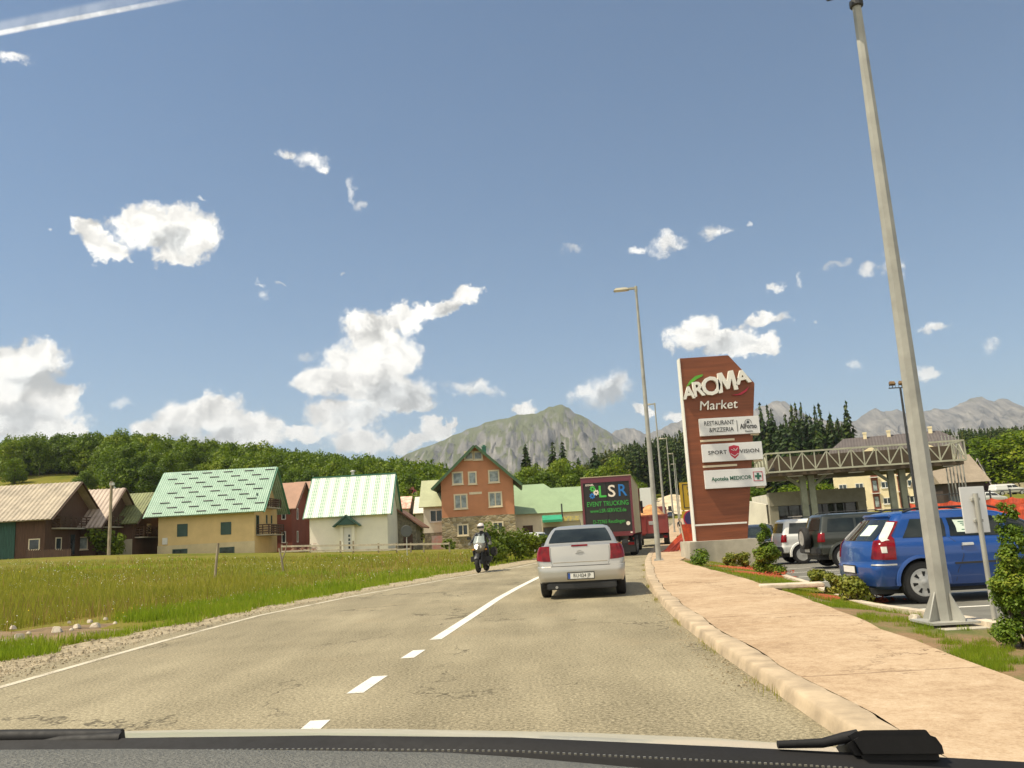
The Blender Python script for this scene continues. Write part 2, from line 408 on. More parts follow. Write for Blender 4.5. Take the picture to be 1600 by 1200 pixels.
faces = np.stack([ii[:-1, :-1], ii[:-1, 1:], ii[1:, 1:], ii[1:, :-1]], -1).reshape(-1, 4)
g = obj('ground', np_mesh_vf('ground', np.stack([XX, YY, ZZ], -1).reshape(-1, 3), faces, m_ground, True)); tag(g, kind='structure')

# ---- road
m_road, t, b = new_mat('worn_asphalt')
pos = t.add('ShaderNodeNewGeometry').outputs['Position']
a1 = t.noise(pos, 0.35, 5, 0.6); a2 = t.noise(pos, 34, 4, 0.85); a3 = t.noise(t.vec('MULTIPLY', pos, (1.4, 0.22, 1)), 1.0, 4, 0.6)
a4 = t.noise(pos, 160, 2, 0.7)
ff = t.math('ADD', t.math('MULTIPLY', a1, 0.16), t.math('ADD', t.math('MULTIPLY', a2, 0.70), t.math('MULTIPLY', a3, 0.14)))
rc = t.ramp(ff, [(0.39, (0.090, 0.076, 0.044)), (0.51, (0.275, 0.232, 0.144)), (0.63, (0.50, 0.43, 0.285))])
sp = t.smooth(a4, 0.60, 0.72)
rc = t.mix(t.math('MULTIPLY', sp, 0.55), rc, (0.50, 0.45, 0.34))
# long thin cracks
vd = t.add('ShaderNodeTexVoronoi', {'Vector': t.vec('ADD', t.vec('MULTIPLY', pos, (0.33, 0.20, 1)), t.vec('MULTIPLY', t.noise(pos, 1.7, 4, 0.7, 0, 1), (0.42, 0.42, 0))), 'Scale': 1.0}, feature='DISTANCE_TO_EDGE').outputs[0]
ck = t.math('MULTIPLY', t.math('SUBTRACT', 1.0, t.smooth(vd, 0.0, 0.010)), t.smooth(t.noise(pos, 0.45, 3, 0.6), 0.47, 0.57))
rc = t.mix(t.math('MULTIPLY', ck, 0.75), rc, (0.045, 0.036, 0.022))
# oil-dark wheel tracks and sandy dust towards the kerb
dust = t.noise(pos, 0.55, 5, 0.65)
rc = t.mix(t.math('MULTIPLY', t.smooth(dust, 0.56, 0.74), 0.35), rc, (0.34, 0.26, 0.15))
t.l.new(rc, b.inputs['Base Color']); b.inputs['Roughness'].default_value = 0.85; b.inputs['Specular IOR Level'].default_value = 0.25
t.l.new(t.add('ShaderNodeBump', {'Height': t.math('ADD', a2, t.math('MULTIPLY', ck, -1.5)), 'Strength': 0.8, 'Distance': 0.006}).outputs[0], b.inputs['Normal'])
def jit(y, s, amp): return amp * mnoise.fractal(Vector((y * s, 3.1 * s, 0.7)), 0.8, 2.1, 4)
ys = list(np.arange(-12, 60, 0.5)) + list(np.arange(60, 236, 4.0))
def rz(y): return RISE(y) if y > 80 else 0.0
def strip(fa, fb, ylist, dz, n=1):
    mb = MB(); m = len(ylist) - 1
    vs = []; fs = []
    for y in ylist:
        xa, xb = fa(y), fb(y)
        for k in range(n + 1): vs.append((xa + (xb - xa) * k / n, y, rz(y) + dz))
    for j in range(m):
        for k in range(n): fs.append((j * (n + 1) + k, j * (n + 1) + k + 1, (j + 1) * (n + 1) + k + 1, (j + 1) * (n + 1) + k))
    return mb.add(vs, fs)
road = strip(lambda y: EDGE(y) - 0.55 + jit(y, 0.5, .18), lambda y: KERB(y) + 0.02, ys, 0.0, 6).build('road', m_road); tag(road, kind='structure')

m_gravel = pm('gravel', (0.40, 0.325, 0.205), 0.95, var=0.35, vscale=9, bump=1.0, bscale=40, detail=8)
gv = strip(lambda y: GRASS(y) - 0.25 + jit(y, .45, .5), lambda y: EDGE(y) - 0.3, [y for y in ys if y < 70], -0.012, 6)
gv = gv.build('gravel_verge', m_gravel); tag(gv, kind='structure')

# painted lines, worn
def paintmat(name, wear, col=(0.74, 0.70, 0.60)):
    m, t, b = new_mat(name)
    pos = t.add('ShaderNodeNewGeometry').outputs['Position']
    n = t.math('ADD', t.math('MULTIPLY', t.noise(pos, 60, 3, 0.8), 0.6), t.math('MULTIPLY', t.noise(pos, 2.2, 4, 0.6), 0.4))
    f = t.smooth(n, wear, wear + 0.12)
    t.l.new(t.mix(f, (0.27, 0.22, 0.13), col), b.inputs['Base Color']); b.inputs['Roughness'].default_value = 0.7
    return m
m_line = paintmat('road_paint', 0.34); m_worn = paintmat('worn_road_paint', 0.40, (0.60, 0.53, 0.40))
def mark(fx, w, y0, y1, dz=0.004, m=m_line, name='road_marking', wf=None):
    yl = list(np.linspace(y0, y1, max(2, int((y1 - y0) / 0.8) + 2)))
    o = strip(lambda y: fx(y) - w / 2, lambda y: fx(y) + w / 2, yl, dz).build(name, m); tag(o, kind='structure'); return o
for y0, y1 in ((4.2, 4.9), (6.0, 6.75), (7.85, 8.75), (9.95, 10.6)): mark(MID, 0.155, y0, y1)
mark(MID, 0.16, 11.6, 46)
mark(EDGE, 0.12, -8, 50, m=m_worn, name='edge_line')
# crosswalk bars at the truck
m_asph = pm('parking_asphalt', (0.17, 0.16, 0.13), 0.9, var=0.18, vscale=1.2, bump=0.4, bscale=60)

# ---- pavement with its broken kerb
m_walk, t, b = new_mat('pavement_concrete')
pos = t.add('ShaderNodeNewGeometry').outputs['Position']
p1 = t.noise(pos, 0.7, 5, 0.62); p2 = t.noise(pos, 7, 5, 0.7); p3 = t.noise(pos, 45, 3, 0.7)
pf = t.math('ADD', t.math('MULTIPLY', p1, 0.34), t.math('ADD', t.math('MULTIPLY', p2, 0.33), t.math('MULTIPLY', p3, 0.33)))
wc = t.ramp(pf, [(0.36, (0.27, 0.175, 0.102)), (0.49, (0.45, 0.320, 0.200)), (0.62, (0.56, 0.425, 0.285))])
spots = t.smooth(t.noise(pos, 26, 2, 0.8), 0.73, 0.78)
wc = t.mix(t.math('MULTIPLY', spots, 0.6), wc, (0.16, 0.09, 0.045))
stain = t.math('MULTIPLY', t.smooth(t.noise(t.vec('MULTIPLY', pos, (0.35, 1.6, 1)), 1.0, 5, 0.7), 0.56, 0.70), 0.5)
wc = t.mix(stain, wc, (0.44, 0.28, 0.15))
wv = t.add('ShaderNodeTexVoronoi', {'Vector': t.vec('ADD', t.vec('MULTIPLY', pos, (0.16, 0.23, 1)), t.vec('MULTIPLY', t.noise(pos, 1.1, 5, 0.75, 0, 1), (0.5, 0.3, 0))), 'Scale': 1.0}, feature='DISTANCE_TO_EDGE').outputs[0]
wck = t.math('MULTIPLY', t.math('SUBTRACT', 1.0, t.smooth(wv, 0.0, 0.008)), t.smooth(t.noise(pos, 0.3, 2, 0.5), 0.45, 0.6))
wc = t.mix(t.math('MULTIPLY', wck, 0.8), wc, (0.12, 0.07, 0.035))
py = t.add('ShaderNodeSeparateXYZ', {0: t.vec('ADD', pos, t.vec('MULTIPLY', t.vec('SUBTRACT', t.noise(pos, 1.3, 4, .7, 0, 1), (.5, .5, .5)), (0, .22, 0)))}).outputs[1]
sj = t.math('ABSOLUTE', t.math('SUBTRACT', t.math('FRACT', t.math('DIVIDE', py, 4.6)), .5))
wc = t.mix(t.math('MULTIPLY', t.math('SUBTRACT', 1.0, t.smooth(sj, 0.0, .006)), .7), wc, (0.15, 0.09, 0.05))
t.l.new(wc, b.inputs['Base Color']); b.inputs['Roughness'].default_value = 0.9; b.inputs['Specular IOR Level'].default_value = 0.15
t.l.new(t.add('ShaderNodeBump', {'Height': t.math('ADD', p2, t.math('MULTIPLY', p3, 0.7)), 'Strength': 0.7, 'Distance': 0.012}).outputs[0], b.inputs['Normal'])
WALK = interp([(-12,2.9),(6.1,3.47),(9,3.85),(14.4,4.52),(20.9,5.06),(27.3,5.42),(31,5.75),(34,6.6),(45,9.4),(66,13.6),(95,19.6),(127,26.2),(200,40)])
KIN = lambda y: KERB(y) + 0.25 + jit(y, .9, .05)
yw = [y for y in ys if y < 200]
wm = MB()
vs = []; fs = []
for j, y in enumerate(yw):
    xa, xb = KIN(y) + 0.012, WALK(y) + jit(y, .6, .05)
    z0 = rz(y)
    for k in range(9):
        tt = k / 8
        vs.append((xa + (xb - xa) * tt, y, z0 + 0.098 + 0.012 * mnoise.noise(Vector((xa + (xb - xa) * tt, y, 0)))))
    vs.append((xb + 0.02, y, z0 - 0.1))
for j in range(len(yw) - 1):
    for k in range(9): fs.append((j * 10 + k, j * 10 + k + 1, (j + 1) * 10 + k + 1, (j + 1) * 10 + k))
wm.add(vs, fs); pv = wm.build('pavement', m_walk, smooth=40); tag(pv, kind='structure')
m_kerb = pm('kerb_concrete', (0.45, 0.345, 0.225), 0.9, var=0.20, vscale=3, bump=0.22, bscale=30, detail=8)
km = MB(); vs = []; fs = []; yk = [y for y in np.arange(-12, 60, 0.10)] + list(np.arange(60, 200, 4.0))
for y in yk:
    z0 = rz(y); e = mnoise.fractal(Vector((y * 1.1, 8, 2)), 0.9, 2.2, 5); chip = max(0, mnoise.fractal(Vector((y * 1.3, 4, 4)), .8, 2.2, 4) - 0.40) * 0.22
    xk = KERB(y)
    xi = KIN(y)
    e *= .18; prof = [(xk - 0.01 + e * .012, -0.03), (xk + 0.015 + e * .03 + chip * .3, 0.05), (xk + 0.024 + e * .03 + chip, 0.090 - chip * .3 + e * .008), (xk + 0.040 + e * .03 + chip, 0.104 + e * .005), (xi - 0.05, 0.105 + e * .004), (xi, 0.101), (xi + 0.006, 0.07)]
    vs += [(x, y, z0 + z) for x, z in prof]
for j in range(len(yk) - 1):
    for k in range(6): fs.append((j * 7 + k, j * 7 + k + 1, (j + 1) * 7 + k + 1, (j + 1) * 7 + k))
km.add(vs, fs); kb = km.build('kerb', m_kerb, smooth=50); tag(kb, kind='structure')

# ---- lawn and parking lot on the right
m_lawn, t, b = new_mat('lawn_soil')
pos = t.add('ShaderNodeNewGeometry').outputs['Position']
l1 = t.noise(pos, 0.9, 5, 0.65); l2 = t.noise(pos, 22, 4, 0.75)
lf = t.math('ADD', t.math('MULTIPLY', l1, 0.68), t.math('MULTIPLY', l2, 0.32))
t.l.new(t.ramp(lf, [(0.36, (0.085, 0.105, 0.016)), (0.46, (0.15, 0.14, 0.035)), (0.54, (0.24, 0.15, 0.07)), (0.70, (0.36, 0.21, 0.11))]), b.inputs['Base Color'])
b.inputs['Roughness'].default_value = 0.95
t.l.new(t.add('ShaderNodeBump', {'Height': l2, 'Strength': 0.8, 'Distance': 0.03}).outputs[0], b.inputs['Normal'])
yl = [y for y in np.arange(-12, 37.5, 0.5)]

PARK = [(4.2, -12), (4.35, 3), (4.6, 6.5), (4.9, 8.15), (5.13, 9.46), (5.31, 11.17), (5.38, 12.75), (5.47, 14.36), (5.89, 16.37), (6.5, 19.28), (7.11, 22.94), (8.33, 29.25), (9.4, 33.5), (11.5, 40), (13.5, 46)]
PARKX = interp([(y, x) for x, y in PARK])
yp = list(np.arange(-12, 62, 0.5))
PZ = interp([(-12, .04), (9, .03), (13.4, -.12), (20, -.21), (27, -.31), (33, -.38), (80, -.38)])       # the car park falls away from the lawn
def LZ(x, y):
    w0, p0 = WALK(y), PARKX(y); t_ = min(1, max(0, (x - w0) / max(.2, p0 - w0))); return 0.075 + (PZ(y) + .012 - 0.075) * t_
mb = MB(); vs = []; fs = []; nk = 10
for y in yl:
    xa, xb = WALK(y) - 0.05, PARKX(y) + 0.06
    for k in range(nk + 1): x = xa + (xb - xa) * k / nk; vs.append((x, y, LZ(x, y)))
for j in range(len(yl) - 1):
    for k in range(nk): fs.append((j * (nk + 1) + k, j * (nk + 1) + k + 1, (j + 1) * (nk + 1) + k + 1, (j + 1) * (nk + 1) + k))
mb.add(vs, fs); o = mb.build('lawn', m_lawn); tag(o, kind='structure')
mb = MB(); vs = []; fs = []
for y in yp: vs += [(PARKX(y) + 0.02 if y < 45 else KERB(y) + 7.6, y, PZ(y)), (80.0, y, PZ(y))]
for j in range(len(yp) - 1): fs.append((2 * j, 2 * j + 1, 2 * j + 3, 2 * j + 2))
o = mb.add(vs, fs).build('parking_lot', m_asph); tag(o, kind='structure')
m_pkerb = pm('pale_kerb_stone', (0.60, 0.50, 0.37), 0.85, var=0.15, vscale=4, bump=0.3)
mb = MB()
for j in range(len(yp) - 1):
    y0, y1 = yp[j], yp[j + 1]
    if y1 > 40: break
    mb.bar((PARKX(y0), y0, PZ(y0) + .03), (PARKX(y1), y1 - 0.012, PZ(y1) + .03), 0.15, 0.12)
o = mb.build('parking_kerb', m_pkerb); tag(o, kind='structure')
# bay lines
for i in range(9):
    a = (PARKX(9) + 0.5, 7.4 + i * 2.75)
    mb = MB(); dirx = Vector((1, -0.02, 0)); s = Vector((a[0], a[1], PZ(a[1]) + 0.006)); e_ = s + dirx * 4.9
    if i >= 3: s.x = PARKX(a[1]) + 0.4; e_ = s + dirx * 4.9
    n = Vector((0.0, 0.055, 0))
    mb.add([s - n, e_ - n, e_ + n, s + n], [(0, 1, 2, 3)])
    o = mb.build('bay_marking', m_line); tag(o, kind='structure')

# ---- sandy bank where the road climbs, far beyond the trucks
m_sand = pm('pale_earth', (0.62, 0.50, 0.33), 0.95, var=0.25, vscale=0.25, bump=0.5, bscale=2)
mb = MB()
mb.grid(lambda a, c: (26 + 38 * a, 216 + 36 * c, Z(26 + 38 * a, 216 + 36 * c) + 0.35 + 1.2 * math.sin(a * math.pi) * mnoise.noise(Vector((a * 6, c * 5, 1)))), 30, 20)
o = mb.build('earth_bank', m_sand, smooth=60); tag(o, kind='structure')

# ---- mountains
def ridge_mesh(name, prof, D, depth, base_z, mat, nu=260, nt=70, seed=0.0, amp=1.0, gully=7.0):
    us = [p[0] for p in prof]; vs_ = [p[1] for p in prof]
    verts = np.zeros((nt + 1, nu + 1, 3))
    for i in range(nu + 1):
        u = us[0] + (us[-1] - us[0]) * i / nu
        v = float(np.interp(u, us, vs_))
        top = P(u, v, D); H = top.z - base_z; ax = top.x / D
        for j in range(nt + 1):
            s = j / nt                                    # 0 = foot in front, 0.62 = crest, 1 = foot behind
            if s <= 0.62: k = s / 0.62; y = D - depth * (1 - k); hh = (0.35 * k + 0.65 * k ** 1.8)
            else: k = 1 - (s - 0.62) / 0.38; y = D + depth * 0.5 * (1 - k); hh = k ** 1.2
            x = ax * D * (1 + 0.10 * (y / D - 1))
            q = Vector((x / D * gully, (y - D) / D * gully * 0.9, seed))
            n1 = mnoise.ridged_multi_fractal(q * 1.6, 0.9, 2.1, 6, 1.0, 2.0) - 1.2
            n2 = mnoise.fractal(q * 7.0, 0.9, 2.0, 5)
            n3 = mnoise.ridged_multi_fractal(Vector((q.x * 6.0, q.y * 2.0, seed + 5)), 0.9, 2.1, 5, 1.0, 2.0) - 1.2
            w = math.sin(min(1, max(0, (1 - abs(hh - 0.5) * 2))) * math.pi / 2)
            z = base_z + H * hh + amp * H * (0.13 * n1 * w + 0.05 * n2 * (0.25 + w) + 0.085 * n3 * w)
            verts[j, i] = (x, y + amp * H * 0.15 * n2 * w, z)
    ii = np.arange((nu + 1) * (nt + 1)).reshape(nt + 1, nu + 1)
    f = np.stack([ii[:-1, :-1], ii[:-1, 1:], ii[1:, 1:], ii[1:, :-1]], -1).reshape(-1, 4)
    o = obj(name, np_mesh_vf(name, verts.reshape(-1, 3), f, mat, True)); tag(o, kind='structure'); return o
def rockmat(name, grass, grass2, rock, rock2, bias, sc):
    m, t, b = new_mat(name)
    geo = t.add('ShaderNodeNewGeometry'); pos = geo.outputs['Position']
    nzv = t.add('ShaderNodeSeparateXYZ', {0: geo.outputs['Normal']}).outputs[2]
    n = t.noise(pos, 0.004 * sc, 6, 0.65); n2 = t.noise(pos, 0.02 * sc, 6, 0.7)
    st = t.noise(t.vec('MULTIPLY', pos, (1, 0.15, 0.25)), 0.018 * sc, 5, 0.7)
    f = t.smooth(t.math('ADD', nzv, t.math('MULTIPLY_ADD', n, 0.55, t.math('MULTIPLY_ADD', st, 0.45, -0.5))), bias - 0.08, bias + 0.10)
    gr = t.mix(n2, grass, grass2)
    rk = t.ramp(st, [(0.32, rock2), (0.6, rock), (0.75, tuple(min(1, c * 1.7) for c in rock))])
    t.l.new(t.mix(f, rk, gr), b.inputs['Base Color']); b.inputs['Roughness'].default_value = 0.95; b.inputs['Specular IOR Level'].default_value = 0.05
    t.l.new(t.add('ShaderNodeBump', {'Height': t.math('ADD', n2, st), 'Strength': 0.9, 'Distance': 25.0}).outputs[0], b.inputs['Normal'])
    return m
m_mtn = rockmat('mountain_slope', (0.155, 0.160, 0.058), (0.090, 0.108, 0.042), (0.29, 0.27, 0.24), (0.06, 0.064, 0.07), 0.80, 1.3)
m_rock = rockmat('bare_mountain_rock', (0.12, 0.12, 0.06), (0.08, 0.08, 0.05), (0.29, 0.265, 0.23), (0.075, 0.075, 0.075), 1.02, 1.6)
ridge_mesh('mountain', [(560,745),(600,728),(640,706),(680,691),(720,674),(760,656),(790,650),(820,645),(842,641),(858,633),(878,631),(888,636),(898,644),(915,650),(932,660),(950,672),(975,690),(1000,705),(1060,735),(1120,760),(1200,790)],
           4200, 2300, 0, m_mtn, 300, 80, 0.0, 1.0, 9)
ridge_mesh('mountain_ridge', [(900,720),(930,690),(955,674),(975,668),(990,669),(1005,677),(1030,668),(1050,660),(1075,650),(1120,655),(1165,652),(1185,633),(1200,629),(1212,623),(1226,627),(1240,636),(1262,648),(1300,658),(1335,656),(1352,642),(1366,637),(1378,642),(1400,638),(1420,648),(1445,640),(1462,636),(1478,639),(1500,628),(1520,619),(1532,618),(1542,628),(1550,627),(1560,622),(1572,622),(1585,630),(1600,634),(1640,640),(1720,660),(1800,700)],
           5600, 2200, 20, m_rock, 460, 70, 3.7, 1.15, 13)

# ---- the air: far things fade a little
mh = bpy.data.materials.new('haze_air'); mh.use_nodes = True
th = NT(mh.node_tree); th.n.clear()
vol = th.add('ShaderNodeVolumePrincipled', {'Color': (0.80, 0.86, 0.95, 1), 'Density': 0.000095, 'Anisotropy': 0.1})
th.l.new(vol.outputs[0], th.add('ShaderNodeOutputMaterial').inputs['Volume'])
mb = MB().bb(-9500, 9500, -320, 14100, -6, 1250)
hz = mb.build('haze', mh); tag(hz, kind='stuff')
# ================================================================ trees, bushes, grass
m_leaf = leafmat('beech_leaves', (0.030, 0.062, 0.002), (0.115, 0.175, 0.003), (0.235, 0.265, 0.006), nscale=0.085)
m_leaf2 = leafmat('light_leaves', (0.045, 0.080, 0.006), (0.135, 0.180, 0.012), (0.22, 0.25, 0.025), nscale=0.5)
m_spruce = leafmat('spruce_needles', (0.010, 0.026, 0.001), (0.032, 0.060, 0.003), (0.095, 0.095, 0.006), nscale=0.05, trans=0.12)
m_thuja = leafmat('thuja_sprays', (0.040, 0.085, 0.006), (0.125, 0.185, 0.012), (0.27, 0.27, 0.03), nscale=1.8, trans=0.2)
m_thujag = leafmat('golden_thuja_sprays', (0.055, 0.085, 0.010), (0.17, 0.19, 0.02), (0.32, 0.28, 0.05), nscale=4.0, trans=0.2)
m_bark = pm('bark', (0.10, 0.075, 0.045), 0.9, var=0.25, vscale=4, bump=0.6)
m_wood_old = pm('weathered_wood', (0.33, 0.27, 0.18), 0.9, var=0.3, vscale=3, bump=0.5, stretch=(3, 3, .4))

def crown_leaves(lobes, n, size, r, up=0.5, fill=0.45):
    lobes = np.array(lobes, float); vol = lobes[:, 3] ** 2; pick = r.choice(len(lobes), n, p=vol / vol.sum())
    d = r.normal(size=(n, 3)); d /= np.linalg.norm(d, axis=1)[:, None]
    rad = r.uniform(fill, 1.06, n) ** 0.7
    c = lobes[pick, :3] + d * (lobes[pick, 3] * rad)[:, None] * np.array([1, 1, 0.85])
    nrm = d + r.normal(size=(n, 3)) * 0.55; nrm[:, 2] += up; nrm /= np.linalg.norm(nrm, axis=1)[:, None]
    t = np.cross(nrm, r.normal(size=(n, 3))); t /= np.linalg.norm(t, axis=1)[:, None]; b = np.cross(nrm, t)
    s = (size * r.uniform(0.55, 1.35, n))[:, None]; t = t * s * 0.55; b = b * s * 0.4
    return np.stack([c - t, c - b, c + t, c + b], 1)
def tree_lobes(H, Rr, base, r, n=11):
    L = [(0, 0, base + (H - base) * 0.55, Rr * 0.66), (0, 0, base + (H - base) * .25, Rr * .62)]
    for k in range(n):
        a = r.uniform(0, 2 * math.pi); h = r.uniform(0.12, 0.95); rr = Rr * (1 - 0.75 * abs(h - 0.42) ** 1.4) * r.uniform(0.4, 0.75)
        L.append((rr * math.cos(a), rr * math.sin(a), base + (H - base) * h, Rr * r.uniform(0.26, 0.46)))
    return L
def trunk_mesh(H, r0, r):
    mb = MB()
    pts = [Vector((0, 0, -0.3)), Vector((r.normal() * .1, r.normal() * .1, H * .3)), Vector((r.normal() * .2, r.normal() * .2, H * .62)), Vector((r.normal() * .3, r.normal() * .3, H * .86))]
    mb.tube(pts, [r0, r0 * .8, r0 * .45, r0 * .12], 7)
    for k in range(5):
        a = r.uniform(0, 6.28); h = r.uniform(.28, .6) * H; s = Vector((0, 0, h)); l = H * r.uniform(.18, .3)
        mb.tube([s, s + Vector((math.cos(a) * l * .6, math.sin(a) * l * .6, l * .5)), s + Vector((math.cos(a) * l, math.sin(a) * l, l * 1.05))], [r0 * .4, r0 * .25, r0 * .06], 5)
    return mb.mesh('trunk', m_bark, 60)
rp = np.random.default_rng(21)
DEC = []          # broadleaf kinds: unit height 10 m, for far and middle distance
for k in range(5):
    Rr = rp.uniform(3.2, 4.3)
    lob = tree_lobes(10, Rr, .55, rp, 14); q = crown_leaves(lob, 1500, 0.62, rp); q2 = crown_leaves(lob, 4200, 0.40, rp, fill=.55)
    DEC.append(dict(q=q, mesh=np_mesh('crown', q2, 4, m_leaf), trunk=trunk_mesh(9, 0.2, rp)))
def spruce_quads(H, Rr, r, tiers=17, nb=9):
    out = []
    for k in range(tiers):
        tt = (k + 0.3) / tiers; z = H * (0.06 + 0.94 * tt); rad = Rr * (1 - tt) ** 0.85 + 0.12
        for j in range(nb if tt < .8 else 5):
            a = r.uniform(0, 6.28); rr = rad * r.uniform(0.65, 1.15); w = (0.30 + 0.32 * rr) * r.uniform(.7, 1.2)
            d = np.array([math.cos(a), math.sin(a), 0]); p = np.array([-d[1], d[0], 0])
            z0 = z + r.uniform(-.35, .35); droop = rr * r.uniform(.25, .6)
            s = d * 0.05 + [0, 0, z0 + .25]; m = d * rr * .6 + [0, 0, z0 - droop * .25]; e = d * rr + [0, 0, z0 - droop]
            out.append([s, m - p * w * .5, e, m + p * w * .5])
            out.append([m + [0, 0, .15], m * [.55, .55, 1] - p * w * .2 + [0, 0, -.55], e + [0, 0, -.35], m + p * w * .3 + [0, 0, -.4]])
    out.append([[0, 0, H * 1.03], [-.1, 0, H * .93], [0, 0, H * .9], [.1, 0, H * .93]])
    return np.array(out)
SPR = []
for k in range(5):
    q = spruce_quads(10, rp.uniform(1.65, 2.25), rp)
    mb = MB(); mb.tube([(0, 0, -.4), (0, 0, 5), (0, 0, 9.8)], [.16, .1, .02], 6)
    SPR.append(dict(q=q, mesh=np_mesh('crown', q, 4, m_spruce), trunk=mb.mesh('trunk', m_bark, 60)))
PROTO = {}
def plant_tree(kind, name, x, y, h, wid, label, cat, group, z=None, mat=None):
    lst = DEC if kind == 'd' else SPR
    k = int(rng.integers(len(lst)))
    key = (kind, k)
    if key not in PROTO:
        root = empty(name, (x, y, 0), 0, label, cat, group)
        obj('trunk', lst[k]['trunk'], root); obj('crown', lst[k]['mesh'], root)
        PROTO[key] = root
    else:
        root = copy_tree(PROTO[key]); root.name = name
    tag(root, label, cat, group)
    root.location = (x, y, (Z(x, y) if z is None else z) - 0.15)
    root.rotation_euler = (0, 0, float(rng.uniform(0, 6.28))); root.scale = (wid / 10, wid / 10, h / 10)
    return root
def forest(name, pts, lst, mat, hs, ws):
    allq = []
    for (x, y), h, wd in zip(pts, hs, ws):
        q = lst[int(rng.integers(len(lst)))]['q']
        if y > 300 or lst is DEC: q = q[::2]
        a = rng.uniform(0, 6.28); c, s = math.cos(a), math.sin(a)
        p = q * np.array([wd / 10, wd / 10, h / 10])
        p = np.stack([p[..., 0] * c - p[..., 1] * s + x, p[..., 0] * s + p[..., 1] * c + y, p[..., 2] + Z(x, y) - .2], -1)
        allq.append(p)
    o = obj(name, np_mesh(name, np.concatenate(allq), 4, mat)); tag(o, kind='stuff'); return o

# -- left hill: broadleaf wood.  first row and free-standing trees one by one, the mass behind as one wood
def upx(u, Y): return P(u, 800, Y).x
LW = 'broadleaf trees along the edge of the left hill wood'
hill_single = [  # u, Y, height, width
    (10,205,13,13),(45,210,14,14),(85,212,14,13),(128,208,12,13),(20,196,8,10),(122,170,9,9),(140,176,8,8),(105,172,5,6),
    (178,168,15,15),(205,172,16,15),(232,170,13,13),(250,182,10,11),(268,190,11,10),(160,200,15,14),(200,206,16,14),(228,204,16,13),(248,210,14,11),
    (292,196,14,11),(318,188,8,9),(335,182,10,12),(362,176,13,13),(392,172,15,14),(422,168,16,14),(446,164,14,12),(380,200,15,14),(352,204,14,13),(410,196,17,14),
    (300,214,12,12),(470,160,13,13),(500,156,12,12),(530,152,13,13),(560,150,12,12),(590,150,12,12),(618,150,12,12),(640,160,12,12),(660,150,12,12),
    (482,176,15,13),(515,174,14,13),(548,172,14,13),(580,172,13,12),(612,172,12,12),(642,176,13,12),(676,172,12,12)]
for (u, Y, h, wd) in hill_single:
    plant_tree('d', 'broadleaf_tree', upx(u, Y), Y, h * .72, wd * .74, 'rounded green broadleaf tree at the wood edge on the left hillside', 'tree', LW)
for k in range(75):
    u = 8 + k * 9.0 + rng.uniform(-4, 4); Y = (206 if u < 165 else 178 if u < 290 else 196 if u < 335 else 168 if u < 450 else 150) + rng.uniform(0, 14)
    plant_tree('d', 'broadleaf_tree', upx(u, Y), Y, rng.uniform(6.5, 10.5), rng.uniform(6.5, 9.5), 'rounded green broadleaf tree at the wood edge on the left hillside', 'tree', LW)
for (u, Y, h) in ((38,163,2.2),(62,166,2.6),(100,168,1.5),(15,168,2.4),(118,163,3)):
    plant_tree('d', 'hillside_bush', upx(u, Y), Y, h * 1.3, h * 1.6, 'small round bush alone on the left hillside meadow', 'bush', 'bushes dotted on the hillside meadow')
pts = []; hs = []; ws = []
for k in range(1650):
    u = rng.uniform(-90, 700); Y = rng.uniform(178, 262)
    lim = 212 if u < 165 else 186 if u < 300 else 180
    if Y < lim or (u < 165 and Y < 212): continue
    if 285 < u < 335 and Y < 225: continue
    pts.append((upx(u, Y), Y)); hs.append(rng.uniform(6.5, 10.5)); ws.append(rng.uniform(6.5, 9.5))
forest('broadleaf_wood', pts, DEC, m_leaf, hs, ws)
# some spruce tips on the crest behind
for (u, Y, h) in ((446,262,13),(463,264,14),(478,263,13),(497,266,13),(522,262,12),(452,268,12),(488,268,12)):
    plant_tree('s', 'spruce', upx(u, Y), Y, h * .95, 15, 'spruce tip poking above the rounded hill wood on the left', 'tree', 'spruce tips above the left wood')
# -- middle: broadleaf belt between the houses and the truck, spruces climbing behind it
MB_ = 'broadleaf trees behind the green roofed hall'
for (u, Y, h, wd) in [(706,165,11,11),(735,170,11,11),(815,168,14,12),(840,160,14,13),(862,172,14,13),(888,160,14,13),(912,166,15,14),(940,158,14,13),(965,164,14,13),(820,185,15,12),(850,190,15,13),(880,186,15,13),(910,188,15,13),(945,186,15,13),(980,176,12,12),(800,158,11,11),(775,165,11,11),(1000,190,11,11)]:
    for du, k_ in ((0, 1.0), (11, .9)): plant_tree('d', 'broadleaf_tree', upx(u + du, Y), Y + 3 * du / 11, h * .88 * k_ * rng.uniform(.8, 1.05), wd * .74, 'bright green broadleaf tree behind the long green roofed hall', 'tree', MB_)
SPL = 'tall dark spruces standing at the front of the right hand wood'
front = []
for u in np.arange(1178, 1345, 5.5):
    front.append((u + rng.uniform(-2, 2), rng.uniform(205, 232), rng.uniform(19, 27), rng.uniform(19, 25)))
for u in np.arange(940, 1110, 8):
    front.append((u + rng.uniform(-3, 3), rng.uniform(255, 275), rng.uniform(15, 20) * (.68 + .32 * min(1, max(0, (u - 915) / 150))), rng.uniform(16, 20)))
for u in np.arange(1345, 1500, 10):
    front.append((u, rng.uniform(255, 300), rng.uniform(11, 15), rng.uniform(15, 19)))
for (u, Y, h, wd) in front:
    plant_tree('s', 'spruce', upx(u, Y), Y, h, wd, 'tall dark spruce in the dense row at the front of the right wood', 'tree', SPL)
for (u, Y, h) in ((827,205,24),(870,215,26),(885,215,27),(910,214,22),(935,215,26),(955,216,22),(842,210,18)):
    plant_tree('s', 'spruce', upx(u, Y), Y, h * .70, 26, 'dark spruce spire rising above the bright broadleaf belt', 'tree', 'spruce spires above the broadleaf belt')
